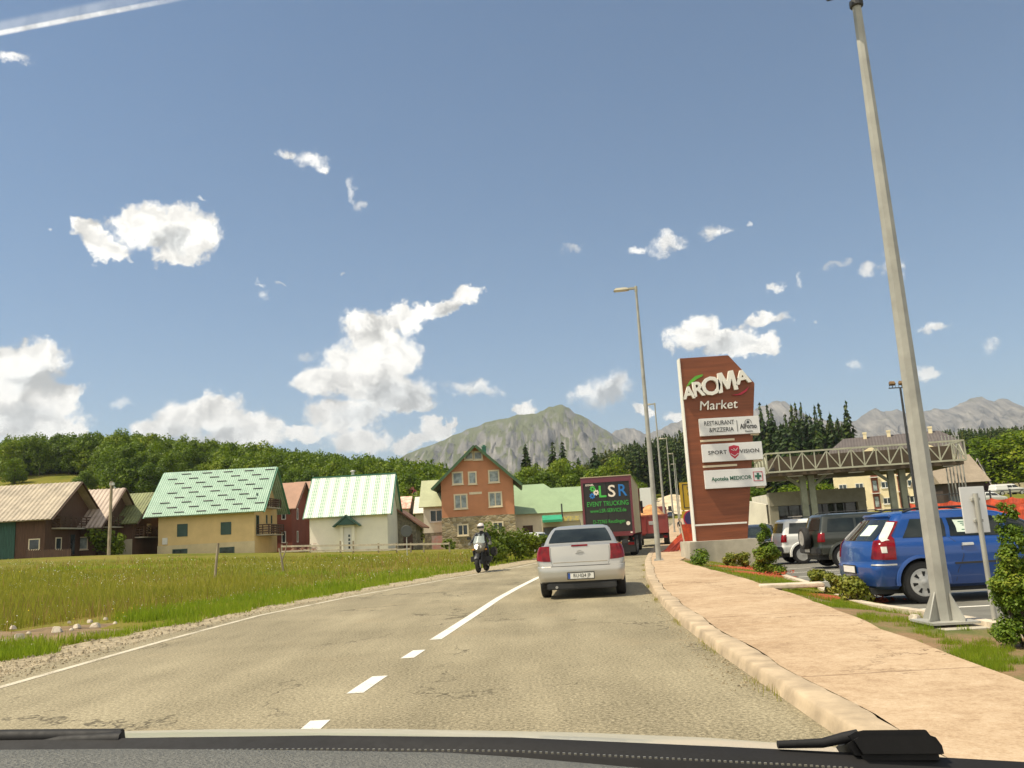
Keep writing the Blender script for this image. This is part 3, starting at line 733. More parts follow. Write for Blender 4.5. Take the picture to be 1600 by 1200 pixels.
pts = []; hs = []; ws = []
for k in range(3000):
    u = rng.uniform(860, 1760); Y = rng.uniform(236, 470)
    a = (u - 800) / 1300
    if Y < 285 and u < 935: continue
    if u > 1345 and Y < 300: continue
    if 1000 < u < 1075 and Y < 268: continue
    if u < 1090 and Y > 420 - (1090 - u) * .6: continue
    pts.append((upx(u, Y), Y)); hs.append(rng.uniform(14, 21) * (.62 + .38 * min(1, max(0, (u - 900) / 160))) * (.66 if u > 1345 else 1)); ws.append(rng.uniform(15, 21))
for k in range(900):
    u = rng.uniform(862, 1078); Y = rng.uniform(232, 330)
    if (1000 < u and Y < 268) or (u < 930 and Y < 262): continue
    pts.append((upx(u, Y), Y)); hs.append(rng.uniform(13, 19) * (.62 + .38 * min(1, max(0, (u - 900) / 160)))); ws.append(rng.uniform(15, 20))
forest('spruce_wood', pts, SPR, m_spruce, hs, ws)
# -- big broadleaf trees behind the car park on the far right
RB = 'large broadleaf trees behind the pale vans at the right'
for (u, Y, h, wd) in [(1548,150,8.6,13),(1576,146,10,15),(1602,144,10.4,16),(1634,146,10,16),(1562,160,10,15),(1594,160,11,15),(1530,166,9.6,12)]:
    plant_tree('d', 'broadleaf_tree', upx(u, Y), Y, h, wd, 'large spreading green tree behind the white vans at the right edge', 'tree', RB)
# greenery by the grey filling station building
for (u, Y, h, wd) in [(1284,96,5,7),(1255,100,4.6,8),(1225,98,4.5,7),(1186,120,5,8)]:
    plant_tree('d', 'broadleaf_bush', upx(u, Y), Y, h, wd, 'green leafy bush growing behind the grey filling station building', 'bush', 'bushes behind the filling station')

# -- bushes with their own leaves
def bush(name, x, y, z, lobes, n, size, mat, label, cat='bush', group=None, stem=True, up=.5, fill=.35):
    root = empty(name, (x, y, z), 0, label, cat, group)
    r = np.random.default_rng(int(abs(x * 977 + y * 131)) + n)
    obj('foliage', np_mesh('foliage', crown_leaves(lobes, n, size, r, up, fill), 4, mat), root)
    if stem:
        mb = MB(); hh = max(l[2] for l in lobes)
        for k in range(6):
            a = r.uniform(0, 6.28); e = lobes[int(r.integers(len(lobes)))]
            mb.tube([(0.05 * math.cos(a), 0.05 * math.sin(a), -0.1), (e[0] * .5, e[1] * .5, e[2] * .55), (e[0], e[1], e[2])], [0.018, .012, .004], 5)
        mb.build('stems', m_bark, root)
    return root
def round_lobes(w, h, n, r):
    L = []
    for k in range(n):
        a = r.uniform(0, 6.28); q = r.uniform(.1, .62); hh = r.uniform(.22, .8)
        L.append((w / 2 * q * math.cos(a), w / 2 * q * math.sin(a), h * hh, w * r.uniform(.16, .26)))
    return L
rb = np.random.default_rng(5)
# roadside thicket left of the silver car
for (u, v, Y, w, h) in ((782,852,45,2.6,2.3),(805,850,46,2.4,1.8),(826,848,48,1.6,1.7),(768,858,42,1.6,1.2),(842,842,56,1.6,1.5)):
    x = upx(u, Y)
    bush('roadside_bush', x, Y, Z(x, Y) - .05, round_lobes(w, h, 16, rb), 1500, 0.15, m_leaf2, 'wild bright green bush at the road edge beside the motorcycle', group='roadside bushes by the brown house')
# shrubs in front of the huts on the left, and by the stone shed
for (u, Y, w, h, lab) in ((98,79,3.0,2.9,'light green shrub in front of the chimneyed hut'),(157,80,3.6,3.0,'broad light green shrub left of the wooden pole'),(186,80,2.4,2.4,'light green shrub close behind the wooden pole'),
                     (650,96,2.6,3.1,'dark green bush beside the grey stone shed'),(700,97,2.0,1.2,'low weedy bush at the corner of the brown house')):
    x = upx(u, Y); bush('garden_shrub', x, Y, Z(x, Y) - .1, round_lobes(w, h, 14, rb), 800, 0.26, m_leaf2, lab)
# flower beds by the pavement: thujas and mulch
m_mulch = pm('red_bark_mulch', (0.50, 0.095, 0.035), 0.95, var=0.4, vscale=30, bump=1.0, bscale=60, detail=8)
def mulch(x, y, rx, ry, lab):
    mb = MB(); n = 28
    r = np.random.default_rng(int(x * 100))
    zl = LZ(x, y); pts = [(x, y, zl + .06)]
    for ring, zz in ((.55, .05), (1.0, .003)):
        for k in range(n):
            a = 6.283 * k / n; q = ring * (1 + .18 * mnoise.noise(Vector((math.cos(a) * 2 + x, math.sin(a) * 2, ring))))
            pts.append((x + rx * q * math.cos(a), y + ry * q * math.sin(a), LZ(x + rx * q * math.cos(a), y + ry * q * math.sin(a)) + zz))
    fs = [(0, 1 + k, 1 + (k + 1) % n) for k in range(n)] + [(1 + k, 1 + n + k, 1 + n + (k + 1) % n, 1 + (k + 1) % n) for k in range(n)]
    mb.add(pts, fs)
    c = np.stack([x + rx * 1.05 * np.sqrt(r.uniform(0, 1, 260)) * np.cos(r.uniform(0, 6.28, 260)), y + ry * 1.05 * np.sqrt(r.uniform(0, 1, 260)) * np.sin(r.uniform(0, 6.28, 260)), zl + r.uniform(.02, .08, 260)], 1)
    for q in leaf_quads(c, .09, 1.5, r, .4): mb.add([tuple(p) for p in q], [(0, 1, 2, 3)])
    o = mb.build('bark_mulch', m_mulch, smooth=40); tag(o, lab, 'mulch', 'red bark mulch under the shrubs'); return o
def thuja_lobes(w, h, r, n):
    L = []
    for k in range(n):
        t_ = r.uniform(.05, .95); a = r.uniform(0, 6.28); q = w / 2 * (1 - t_) ** .55 * r.uniform(.25, .85)
        L.append((q * math.cos(a), q * math.sin(a), h * t_, w * .17 * (1.15 - t_ * .7)))
    return L
def gp(u, v, z=.08):
    for _ in range(4): x, y = G(u, v, z); z = LZ(x, y)
    return x, y
x, y = gp(1203, 898)
mulch(x - .35, y - .25, .95, 0.9, 'red mulch patch under the tall bushy thuja')
bush('thuja', x, y, .08, thuja_lobes(1.05, 1.5, rb, 46), 9000, .055, m_thuja, 'tall bushy thuja at the lawn corner before the white off-roader', 'shrub', up=1.0).location.z = LZ(x, y)
x, y = gp(1153, 887)
mulch(x + .1, y - .35, 1.15, .8, 'red mulch patch under the two small round shrubs')
for dx, w_, lab in ((-.22, .62, 'small round yellow green shrub, left of the close pair'), (.22, .6, 'small round yellow green shrub, right of the close pair')):
    bush('round_shrub', x + dx, y + dx * .2, LZ(x, y), round_lobes(w_, .52, 16, rb), 1800, .06, m_thujag, lab, 'shrub')
x, y = gp(1315, 936)
mulch(x - .02, y - .12, .72, .85, 'red mulch patch under the three golden shrubs')
for (u, v, w_, h_, lab) in ((1279,921,.42,.46,'golden thuja ball farthest left of the row of three'),(1306,932,.42,.48,'golden thuja ball in the middle of the row of three'),(1338,942,.58,.52,'largest golden thuja ball, nearest the blue estate')):
    x, y = gp(u, v); bush('golden_shrub', x, y, LZ(x, y), round_lobes(w_, h_, 20, rb), 2600, .05, m_thujag, lab, 'shrub')
x, y = gp(1095, 884); bush('low_shrub', x, y, LZ(x, y), round_lobes(.9, .5, 12, rb), 1100, .07, m_thuja, 'low dark shrub against the pylon base', 'shrub')
x, y = G(1047, 855, .12); bush('verge_shrub', x + .3, y - 2, .05, round_lobes(1.3, .7, 12, rb), 700, .12, m_thujag, 'small shrub left of the pylon foot by the orange netting', 'shrub')
x, y = gp(1590, 1012); x += .1
bush('thuja', x, y, .06, thuja_lobes(.62, 1.36, rb, 60), 19000, .027, m_thuja, 'upright green thuja at the right edge beside the sign post', 'shrub', up=.9)

# -- grass of the meadow: blades, thick near the road, sparse far away; and its flowers
m_blade = leafmat('grass_blades', (0.115, 0.150, 0.010), (0.26, 0.255, 0.028), (0.40, 0.275, 0.08), nscale=0.22, trans=0.42)
m_lush = leafmat('lush_grass_blades', (0.10, 0.165, 0.008), (0.205, 0.275, 0.014), (0.30, 0.32, 0.025), nscale=0.6, trans=0.42)
m_flower = pm('white_petals', (0.85, 0.84, 0.74), 0.8, var=.05); m_yellow = pm('yellow_petals', (0.80, 0.55, 0.03), 0.8, var=.05)
def blades(x, y, z, h, w, r):
    n = len(x); a = r.uniform(0, 6.28, n); lean = r.uniform(.1, .55, n) * h; b = r.uniform(0, 6.28, n)
    dx, dy = np.cos(a) * w / 2, np.sin(a) * w / 2; lx, ly = np.cos(b) * lean, np.sin(b) * lean
    p0 = np.stack([x - dx, y - dy, z - .03], -1); p1 = np.stack([x + dx, y + dy, z - .03], -1)
    p2 = np.stack([x + dx * .25 + lx, y + dy * .25 + ly, z + h], -1); p3 = np.stack([x - dx * .25 + lx, y - dy * .25 + ly, z + h], -1)
    return np.stack([p0, p1, p2, p3], 1)
def field_pts(n, ymin, ymax, umin, umax, r, pw=1.0):
    q = r.uniform(0, 1, n); y = 1 / (1 / ymin + q ** pw * (1 / ymax - 1 / ymin)); u = r.uniform(umin, umax, n)
    x = (u - 800) / 1300 * y * 1.016
    k = x < GRASS.v(y) - .12 + .25 * np.sin(y * 3.1)
    return x[k], y[k]
rg = np.random.default_rng(11)
x, y = field_pts(240000, 9, 88, -160, 860, rg, 1.25)
dist = GRASS.v(y) - x
bare = np.array([mnoise.noise(Vector((a * .5, b * .35, 9))) for a, b in zip(x, y)])
keep = ~((dist < 3.2) & (y < 19) & (bare > -.1) & (dist > .5))
x, y, dist = x[keep], y[keep], dist[keep]
z = Zv(x, y); h = rg.uniform(.06, .24, len(x)) * (1 + .5 * np.array([mnoise.noise(Vector((a * .55, b * .55, 2))) for a, b in zip(x, y)])) * np.clip(.55 + dist * .12, .5, 1.25) * np.clip(1.25 - y / 90, .35, 1); wd = np.maximum(.012, y * .00075) * rg.uniform(.7, 1.5, len(x))
patch = np.array([mnoise.noise(Vector((a * .10, b * .10, 4))) for a, b in zip(x, y)])
lush = (dist < 3 + 2.2 * patch) | (patch > .42)
o = obj('meadow_grass', np_mesh('meadow_grass', blades(x[~lush], y[~lush], z[~lush], h[~lush], wd[~lush], rg), 4, m_blade)); tag(o, kind='stuff')
o = obj('verge_grass', np_mesh('verge_grass', blades(x[lush], y[lush], z[lush], h[lush] * 1.05, wd[lush] * 1.1, rg), 4, m_lush)); tag(o, kind='stuff')
def petals(n, ymin, ymax, umin, umax, dens, mat, name, sz):
    x, y = field_pts(n, ymin, ymax, umin, umax, rg, 1.1)
    pn = np.array([mnoise.noise(Vector((a * .16, b * .16, dens))) for a, b in zip(x, y)]); d = GRASS.v(y) - x
    k = (pn > rg.uniform(-.25, .6, len(x))) & (d > 1.0); x, y = x[k], y[k]
    c = np.stack([x, y, Zv(x, y) + rg.uniform(.10, .34, len(x))], 1)
    o = obj(name, np_mesh(name, leaf_quads(c, np.maximum(.018, y * .0009) * sz, .8, rg, .9), 4, mat)); tag(o, kind='stuff')
petals(7500, 14, 60, -100, 760, 2.0, m_flower, 'white_meadow_flowers', 1.0)
petals(900, 16, 50, -100, 800, 7.0, m_yellow, 'yellow_meadow_flowers', 1.3)
# lawn blades beside the pavement
n = 60000; y = 1 / (1 / 5.5 + rg.uniform(0, 1, n) * (1 / 32 - 1 / 5.5)); x = WALK.v(y) + .03 + rg.uniform(0, 1, n) * (np.minimum(PARKX.v(y) - .1, WALK.v(y) + 6) - WALK.v(y))
pn = np.array([mnoise.noise(Vector((a * .9, b * .9, 5))) + .35 * mnoise.noise(Vector((a * 4, b * 4, 5))) for a, b in zip(x, y)])
k = (pn > .10 - .022 * np.maximum(0, y - 13)); x, y = x[k], y[k]
o = obj('lawn_grass', np_mesh('lawn_grass', blades(x, y, np.array([LZ(a, b) for a, b in zip(x, y)]), rg.uniform(.02, .07, len(x)), np.maximum(.006, y * .0006), rg), 4, m_lush)); tag(o, kind='stuff')
m_soil = pm('bare_brown_soil', (0.22, 0.145, 0.065), .95, var=.3, vscale=2.2, bump=.8, bscale=14, detail=8)
mb = MB(); n_ = 60; pts = [(-9.0, 14.0)]
for k in range(n_): a = 6.283 * k / n_; q = 1 + .28 * mnoise.fractal(Vector((math.cos(a) * 1.7, math.sin(a) * 1.7, 3)), .8, 2.1, 4); pts.append((-9.1 + q * (2.0 * math.cos(a) + .35 * math.sin(a)), 14.3 + q * 3.2 * math.sin(a)))
vs = []
for rr in (1.0, .66, .33):
    for (x, y) in pts[1:]: X_, Y_ = pts[0][0] + (x - pts[0][0]) * rr, pts[0][1] + (y - pts[0][1]) * rr; vs.append((X_, Y_, Z(X_, Y_) - .06 + .10 * (rr < 1) + .03 * mnoise.noise(Vector((X_, Y_, 1)))))
vs.append((pts[0][0], pts[0][1], Z(*pts[0]) + .05))
fs = [(j * n_ + k, j * n_ + (k + 1) % n_, (j + 1) * n_ + (k + 1) % n_, (j + 1) * n_ + k) for j in range(2) for k in range(n_)] + [(2 * n_ + k, 2 * n_ + (k + 1) % n_, 3 * n_) for k in range(n_)]
mb.add(vs, fs); o = mb.build('bare_soil', m_soil, smooth=60); tag(o, kind='structure')
# taller seed stalks, in drifts
x, y = field_pts(16000, 11, 70, -120, 800, rg, 1.2); d_ = GRASS.v(y) - x
pn = np.array([mnoise.noise(Vector((a * .13, b * .13, 6))) for a, b in zip(x, y)]); k = (pn > rg.uniform(-.1, .5, len(x))) & (d_ > 2.2); x, y = x[k], y[k]
o = obj('seed_stalks', np_mesh('seed_stalks', blades(x, y, Zv(x, y), rg.uniform(.22, .44, len(x)), np.maximum(.008, y * .0006), rg), 4, pm('brown_seed_heads', (.34, .19, .07), .9, var=.3, vscale=.5))); tag(o, kind='stuff')
yy_ = rg.uniform(6, 34, 1500); kn_ = np.array([mnoise.noise(Vector((b * .8, 2, 7))) for b in yy_]); yy_ = yy_[kn_ > .12]; xx_ = KERB.v(yy_) - np.abs(rg.normal(size=len(yy_))) * .05 - .01
o = obj('kerb_weeds', np_mesh('kerb_weeds', blades(xx_, yy_, np.zeros(len(yy_)), rg.uniform(.02, .075, len(yy_)), np.full(len(yy_), .009), rg), 4, m_blade)); tag(o, kind='stuff')
# kerb weeds, gravel stones and the bigger stones of the bare patch
m_stone = pm('pale_limestone', (0.62, 0.54, 0.42), 0.9, var=0.2, vscale=6, bump=0.5)
def rock(mb, c, s, r, flat=.55):
    base = [(-1,-1,-1),(1,-1,-1),(1,1,-1),(-1,1,-1),(-.7,-.7,1),(.7,-.7,1),(.7,.7,1),(-.7,.7,1)]
    a = r.uniform(0, 6.28); cs, sn = math.cos(a), math.sin(a)
    vs = []
    for p in base:
        q = [p[0] * r.uniform(.6, 1.1), p[1] * r.uniform(.5, 1), p[2] * r.uniform(.7, 1.1) * flat]
        vs.append((c[0] + s * (q[0] * cs - q[1] * sn), c[1] + s * (q[0] * sn + q[1] * cs), c[2] + s * q[2]))
    mb.add(vs, [(0, 3, 2, 1), (4, 5, 6, 7), (0, 1, 5, 4), (1, 2, 6, 5), (2, 3, 7, 6), (3, 0, 4, 7)])
rs = np.random.default_rng(3)
mb = MB()
for k in range(3600):
    y = 1 / (1 / 7 + rs.uniform() * (1 / 36 - 1 / 7)); g0 = GRASS(y); e0 = EDGE(y)
    if rs.uniform() < .10: xx = KERB(y) - abs(rs.normal()) * .16 - .01
    else: xx = g0 - .3 + rs.uniform() ** .8 * (e0 - g0 + .1)
    s = (.006 if xx > 0 else .007) + .020 * rs.uniform() ** 4 * (.5 if xx > 0 else .8); rock(mb, (xx, y, .002 + s * .3), s, rs)
o = mb.build('loose_gravel', m_gravel, fix=False); tag(o, kind='stuff')
for k, (u, v, s) in enumerate([(88,983,.17),(30,993,.15),(8,1000,.12),(120,977,.11),(150,975,.13),(140,970,.09),(52,1003,.08),(108,972,.07),(20,982,.1),(70,997,.07),(165,966,.08),(195,962,.06),(130,985,.06),(45,987,.07),(180,970,.07),(112,980,.06)]):
    x, y = G(u, v, .12); mb = MB(); rock(mb, (0, 0, 0), s * .7, rs); o = mb.build('stone', m_stone, bevel=.012, smooth=35); o.location = (x, y, Z(x, y) + s * .2 + .05)
    tag(o, 'pale flat stone lying on the bare patch of the left verge' if k > 1 else ('largest pale stone of the bare patch on the left verge' if k == 0 else 'second largest pale stone of the left verge, near the photo edge'), 'stone', 'stones on the left verge')
x, y = G(1430, 968, .08); mb = MB(); rock(mb, (0, 0, 0), .075, rs); o = mb.build('stone', m_stone, bevel=.012, smooth=35); o.location = (x, y, .1)
tag(o, 'single pale stone on the lawn by the big pole foot', 'stone')
# ================================================================ houses on the left
def roofmat(name, col, col2=None, rough=0.42, wave=0.0, rowsz=0.0, var=0.10, metal=0.0):
    """roof sheet paint: fine ribs and tile steps as relief, weathered tint"""
    m, t, b = new_mat(name)
    co = t.add('ShaderNodeTexCoord').outputs['Object']; sx = t.add('ShaderNodeSeparateXYZ', {0: co})
    n = t.noise(co, 0.8, 5, 0.65); n2 = t.noise(co, 6, 4, 0.6)
    c2 = col2 or tuple(c * (1 - 2.2 * var) for c in col)
    t.l.new(t.ramp(t.math('ADD', t.math('MULTIPLY', n, .65), t.math('MULTIPLY', n2, .35)), [(0.36, c2), (0.62, tuple(min(1, c * (1 + var)) for c in col))]), b.inputs['Base Color'])
    b.inputs['Roughness'].default_value = rough; b.inputs['Metallic'].default_value = metal
    h = None
    if wave: h = t.math('SINE', t.math('MULTIPLY', sx.outputs[0], 2 * math.pi / wave))
    if rowsz:
        r_ = t.math('FRACT', t.math('DIVIDE', sx.outputs[2], rowsz)); h = r_ if h is None else t.math('ADD', h, t.math('MULTIPLY', r_, 1.2))
    if h is not None: t.l.new(t.add('ShaderNodeBump', {'Height': h, 'Strength': 0.75, 'Distance': 0.04}).outputs[0], b.inputs['Normal'])
    return m
def plaster(name, col, var=0.08, col2=None): return pm(name, col, 0.9, var=var, vscale=0.7, bump=0.25, bscale=18, col2=col2, spec=.2, detail=8)
def woodmat(name, col, var=.22): return pm(name, col, 0.8, var=var, vscale=2.0, bump=.5, bscale=8, stretch=(6, 6, .5))
m_win = glassmat('window_pane_glass', (0.035, 0.045, 0.05), 0.08)
m_curt = glassmat('curtained_pane_glass', (0.22, 0.25, 0.24), 0.12)
m_white = pm('white_frame_paint', (0.72, 0.70, 0.64), 0.5, var=.05)
m_cream = pm('cream_trim_paint', (0.70, 0.60, 0.42), 0.7, var=.08)
m_brownw = woodmat('dark_brown_wood', (0.085, 0.045, 0.025)); m_darkhole = pm('dark_opening', (0.012, 0.012, 0.012), 0.8, var=.1)
m_greenwin = pm('dark_green_shutter', (0.035, 0.075, 0.06), 0.5, var=.1)
m_concrete = pm('grey_concrete', (0.40, 0.36, 0.28), 0.9, var=.15, vscale=1.2, bump=.3)
m_brick = pm('chimney_brick', (0.30, 0.14, 0.08), 0.9, var=.25, vscale=6)
m_metal = pm('galvanised_steel', (0.50, 0.49, 0.44), 0.5, metal=.35, var=.12, vscale=3)
m_darkmetal = pm('dark_painted_steel', (0.035, 0.035, 0.035), 0.5, var=.1)

def window(par, x, y, z, w, h, face='front', pane=None, frame=None, fw=.09, mull=1, sill=True, proud=.05, arch=False, name='window'):
    """frame standing a little proud of the wall, pane set back inside it; (x, y, z) is the middle of the opening on the wall"""
    f = MB(); p = MB()
    def put(mb, u0, u1, z0, z1, d0, d1):
        if face == 'front': mb.bb(x + u0, x + u1, y - d1, y - d0, z + z0, z + z1)
        elif face == 'right': mb.bb(x + d0, x + d1, y + u0, y + u1, z + z0, z + z1)
        else: mb.bb(x - d1, x - d0, y + u0, y + u1, z + z0, z + z1)
    a, b = w / 2, h / 2
    put(f, -a, a, b - fw, b, -.02, proud); put(f, -a, a, -b, -b + fw, -.02, proud); put(f, -a, -a + fw, -b + fw, b - fw, -.02, proud); put(f, a - fw, a, -b + fw, b - fw, -.02, proud)
    for k in range(1, mull): c = -a + w * k / mull; put(f, c - fw * .38, c + fw * .38, -b + fw, b - fw, -.02, proud * .8)
    fo = f.build(name, frame or m_white, par)
    put(p, -a + fw, a - fw, -b + fw, b - fw, .004, .018)
    p.build('pane', pane or m_win, fo)
    if sill:
        s = MB(); put(s, -a - .08, a + .08, -b - .07, -b - .002, -.02, proud + .09); s.build('sill', frame or m_white, fo)
    return fo
def gable_house(name, label, cx, Y, W, D, H, RH, mats, axis='x', zb=None, over=(.6, .5), rot=0.0, roof_t=.12, group=None, corr=None, base_h=0, base_mat=None, foot=.6, cat='house', verge_m=None, apex=.5):
    """origin in the middle of the front wall's foot; front wall faces -Y.  axis = direction of the ridge"""
    if zb is None: zb = Z(cx, Y)
    root = empty(name, (cx, Y, zb), rot, label, cat, group)
    wm_, rm = mats[0], mats[1]
    mb = MB(); a = W / 2
    if axis == 'x': mb.prism([(0, -foot), (D, -foot), (D, H), (D * apex, RH), (0, H)], -a, a, 'yz')
    else: mb.prism([(-a, -foot), (a, -foot), (a, H), (0, RH), (-a, H)], 0, D, 'xz')
    mb.build('wall', wm_, root)
    ev, vg = over; parts = []
    half = D * apex if axis == 'x' else a
    sl = (RH - H) / half; th = roof_t
    rb_ = MB()
    def slab(p_e, p_r, q0, q1, sgn):
        # p_e = eave (horizontal coordinate, z), p_r = ridge; q along the ridge
        n = 1
        d = Vector((p_r[0] - p_e[0], p_r[1] - p_e[1])); L = d.length; d.normalize(); nn = Vector((-d.y, d.x)) * (1 if d.x >= 0 else -1)
        if nn.y < 0: nn = -nn
        def pt(c, z, q): return (q, c, z) if axis == 'x' else (c, q, z)
        if corr:
            per, amp = corr; m = int((q1 - q0) / per * 6)
            vs = []; fs = []
            for i in range(m + 1):
                q = q0 + (q1 - q0) * i / m; o = nn * (th + amp * math.sin(2 * math.pi * q / per))
                for (c, z) in (p_e, p_r): vs.append(pt(c + o.x, z + o.y, q))
            for i in range(m): fs.append((2 * i, 2 * i + 1, 2 * i + 3, 2 * i + 2))
            rb_.add(vs, fs)
        o = nn * (th - (corr[1] * 1.3 if corr else 0))
        c0, c1 = p_e, p_r
        vs = [pt(c0[0], c0[1], q0), pt(c1[0], c1[1], q0), pt(c1[0] + o.x, c1[1] + o.y, q0), pt(c0[0] + o.x, c0[1] + o.y, q0)]
        vs += [pt(c0[0], c0[1], q1), pt(c1[0], c1[1], q1), pt(c1[0] + o.x, c1[1] + o.y, q1), pt(c0[0] + o.x, c0[1] + o.y, q1)]
        rb_.add(vs, [(0, 1, 2, 3), (7, 6, 5, 4), (0, 4, 5, 1), (3, 2, 6, 7), (1, 5, 6, 2), (0, 3, 7, 4)])
    e0 = 0.01
    if axis == 'x':
        sl2 = (RH - H) / (D - half)
        slab((-ev, H - sl * ev + e0), (half, RH + e0), -a - vg, a + vg, 1); slab((D + ev, H - sl2 * ev + e0), (half, RH + e0), -a - vg, a + vg, -1)
    else:
        slab((-a - ev, H - sl * ev + e0), (0, RH + e0), -vg, D + vg, 1); slab((a + ev, H - sl * ev + e0), (0, RH + e0), -vg, D + vg, -1)
    roof = rb_.build('roof', rm, root, fix=not corr)
    if verge_m:
        vb = MB(); w_ = .2
        if axis == 'x':
            for q in (-a - vg - .035, a + vg + .035):
                vb.bar((q, -ev - .02, H - sl * ev - .02), (q, half, RH + .02), .06, w_, up=(1, 0, 0)); vb.bar((q, D + ev + .02, H - sl * ev - .02), (q, half, RH + .02), .06, w_, up=(1, 0, 0))
        else:
            for q in (-vg - .035,):
                vb.bar((-a - ev - .02, q, H - sl * ev - .02), (0, q, RH + .02), w_, .06, up=(0, 1, 0)); vb.bar((a + ev + .02, q, H - sl * ev - .02), (0, q, RH + .02), w_, .06, up=(0, 1, 0))
        vb.build('bargeboard', verge_m, root)
    return root, roof
def chimney(roof, x, y, z0, z1, w, m=None, cap=True):
    mb = MB().bb(x - w / 2, x + w / 2, y - w / 2, y + w / 2, z0, z1)
    if cap: mb.bb(x - w * .62, x + w * .62, y - w * .62, y + w * .62, z1 + .003, z1 + .12); mb.bb(x - w * .3, x + w * .3, y - w * .3, y + w * .3, z1 + .123, z1 + .3)
    return mb.build('chimney', m or m_brick, roof)
def balcony(par, x0, x1, y0, y1, z, h=.95, m=None, name='balcony'):
    mb = MB(); mb.bb(x0, x1, y0, y1, z - .12, z)
    b_ = mb.build(name, m_concrete, par)
    r = MB()
    for s in ((x1 - .04, y0, x1 - .04, y1), (x0, y0 + .04, x1, y0 + .04), (x0, y1 - .04, x1, y1 - .04)):
        A = Vector((s[0], s[1], z)); B = Vector((s[2], s[3], z)); n = max(2, int((B - A).length / .9))
        for k in range(n + 1): q = A.lerp(B, k / n); r.bar(q, q + Vector((0, 0, h)), .08)
        for hh in (.25, .5, .75, 1.0): r.bar(A + Vector((0, 0, h * hh)), B + Vector((0, 0, h * hh)), .05, .11)
    r.build('railing', m or m_brownw, b_)
    return b_
def hx(u, Y): return P(u, 840, Y).x
def hz_(u, v, Y): return P(u, v, Y).z
def dims(u0, u1, Y): a, b = hx(u0, Y), hx(u1, Y); return (a + b) / 2, b - a

# A: hut at the photo's left edge: tan corrugated roof, green boarded front
m_tanroof = roofmat('tan_corrugated_roof', (0.40, 0.33, 0.235), rough=.55, var=.16); m_brwall = woodmat('brown_boards', (0.10, 0.05, 0.028)); m_greenb = woodmat('dark_green_boards', (0.030, 0.085, 0.065))
Y = 74; xr = hx(70, Y); W_ = 10; cx = xr - W_ / 2
H_ = hz_(30, 815, Y - .6) - Z(cx, Y); RH_ = hz_(60, 758, Y + 4.2) - Z(cx, Y)
hA, rA = gable_house('wooden_hut', 'brown hut with tan corrugated roof and green boarded front at the left edge', cx, Y, W_, 8.4, H_ + .5, RH_, (m_brwall, m_tanroof), corr=(.42, .035), over=(.7, .9), verge_m=m_brownw, cat='house')
MB().bb(-W_ / 2, W_ / 2 - 2.6, -.09, -.02, -.3, H_ + .1).build('green_boarding', m_greenb, hA)
window(hA, W_ / 2 - .9, 0, 1.1, 1.0, 1.0, frame=m_cream, name='window'); window(hA, W_ / 2, 2.2, 1.1, 1.0, 1.1, 'right', frame=m_cream)
window(hA, W_ / 2, 4.6, 1.0, 1.0, 2.0, 'right', frame=m_brownw, sill=False, name='door'); balcony(hA, W_ / 2, W_ / 2 + .8, 1.0, 7.4, 2.5)
# B: hut with the grey-pink roof and chimney
m_pinkroof = roofmat('greyish_corrugated_roof', (0.46, 0.36, 0.28), rough=.5, var=.12)
Y = 80; xr = hx(150, Y); W_ = 7.4; cx = xr - W_ / 2; zb = Z(cx, Y)
H_ = hz_(125, 824, Y - .6) - zb; RH_ = hz_(140, 767, Y + 4) - zb
hB, rB = gable_house('wooden_hut', 'dark brown hut with greyish corrugated roof and a brick chimney', cx, Y, W_, 8, H_ + .4, RH_, (m_brwall, m_pinkroof), corr=(.42, .035), over=(.7, .8), verge_m=m_brownw)
xc = hx(98, Y + 2) - cx
chimney(rB, xc, 1.9, H_ + 1.0, RH_ + .2, .75); MB().bb(xc - .1, xc + .9, 1.0, 1.9, H_ + .6, H_ + 1.9).build('chimney_flashing', m_darkmetal, rB)
for xx in (-1.6, .6, 2.4): window(hB, xx, 0, 1.2, 1.1, 1.2, frame=m_cream, pane=m_curt if xx > 0 else None)
window(hB, W_ / 2, 4, 1.3, 1.0, 1.1, 'right', frame=m_brownw); balcony(hB, W_ / 2, W_ / 2 + .7, 1, 7, 2.7)
# C: hut with the mossy green tiled roof
m_mossroof = roofmat('mossy_green_tiles', (0.20, 0.215, 0.08), rough=.55, wave=.3, rowsz=.3, var=.2)
Y = 84; xr = hx(207, Y); W_ = 6.6; cx = xr - W_ / 2; zb = Z(cx, Y)
H_ = hz_(190, 819, Y - .6) - zb; RH_ = hz_(200, 773, Y + 3.6) - zb
hC, rC = gable_house('wooden_hut', 'small brown hut with mossy green tiled roof behind the wooden pole', cx, Y, W_, 7.2, H_ + .4, RH_, (m_brwall, m_mossroof), over=(.6, .7), verge_m=m_brownw)
MB().bb(-W_ / 2, W_ / 2, -.08, -.02, -.3, 1.5).build('plastered_base', plaster('pale_plaster', (0.42, 0.37, 0.26)), hC)
window(hC, -.8, -.08, .7, 1.3, 1.1, frame=m_cream, pane=m_curt); window(hC, 1.6, -.08, .6, .8, 1.7, frame=m_brownw, sill=False, name='door'); balcony(hC, W_ / 2, W_ / 2 + .9, .5, 6.5, 1.7); window(hC, W_ / 2, 3.6, 2.6, .9, .9, 'right', frame=m_cream)
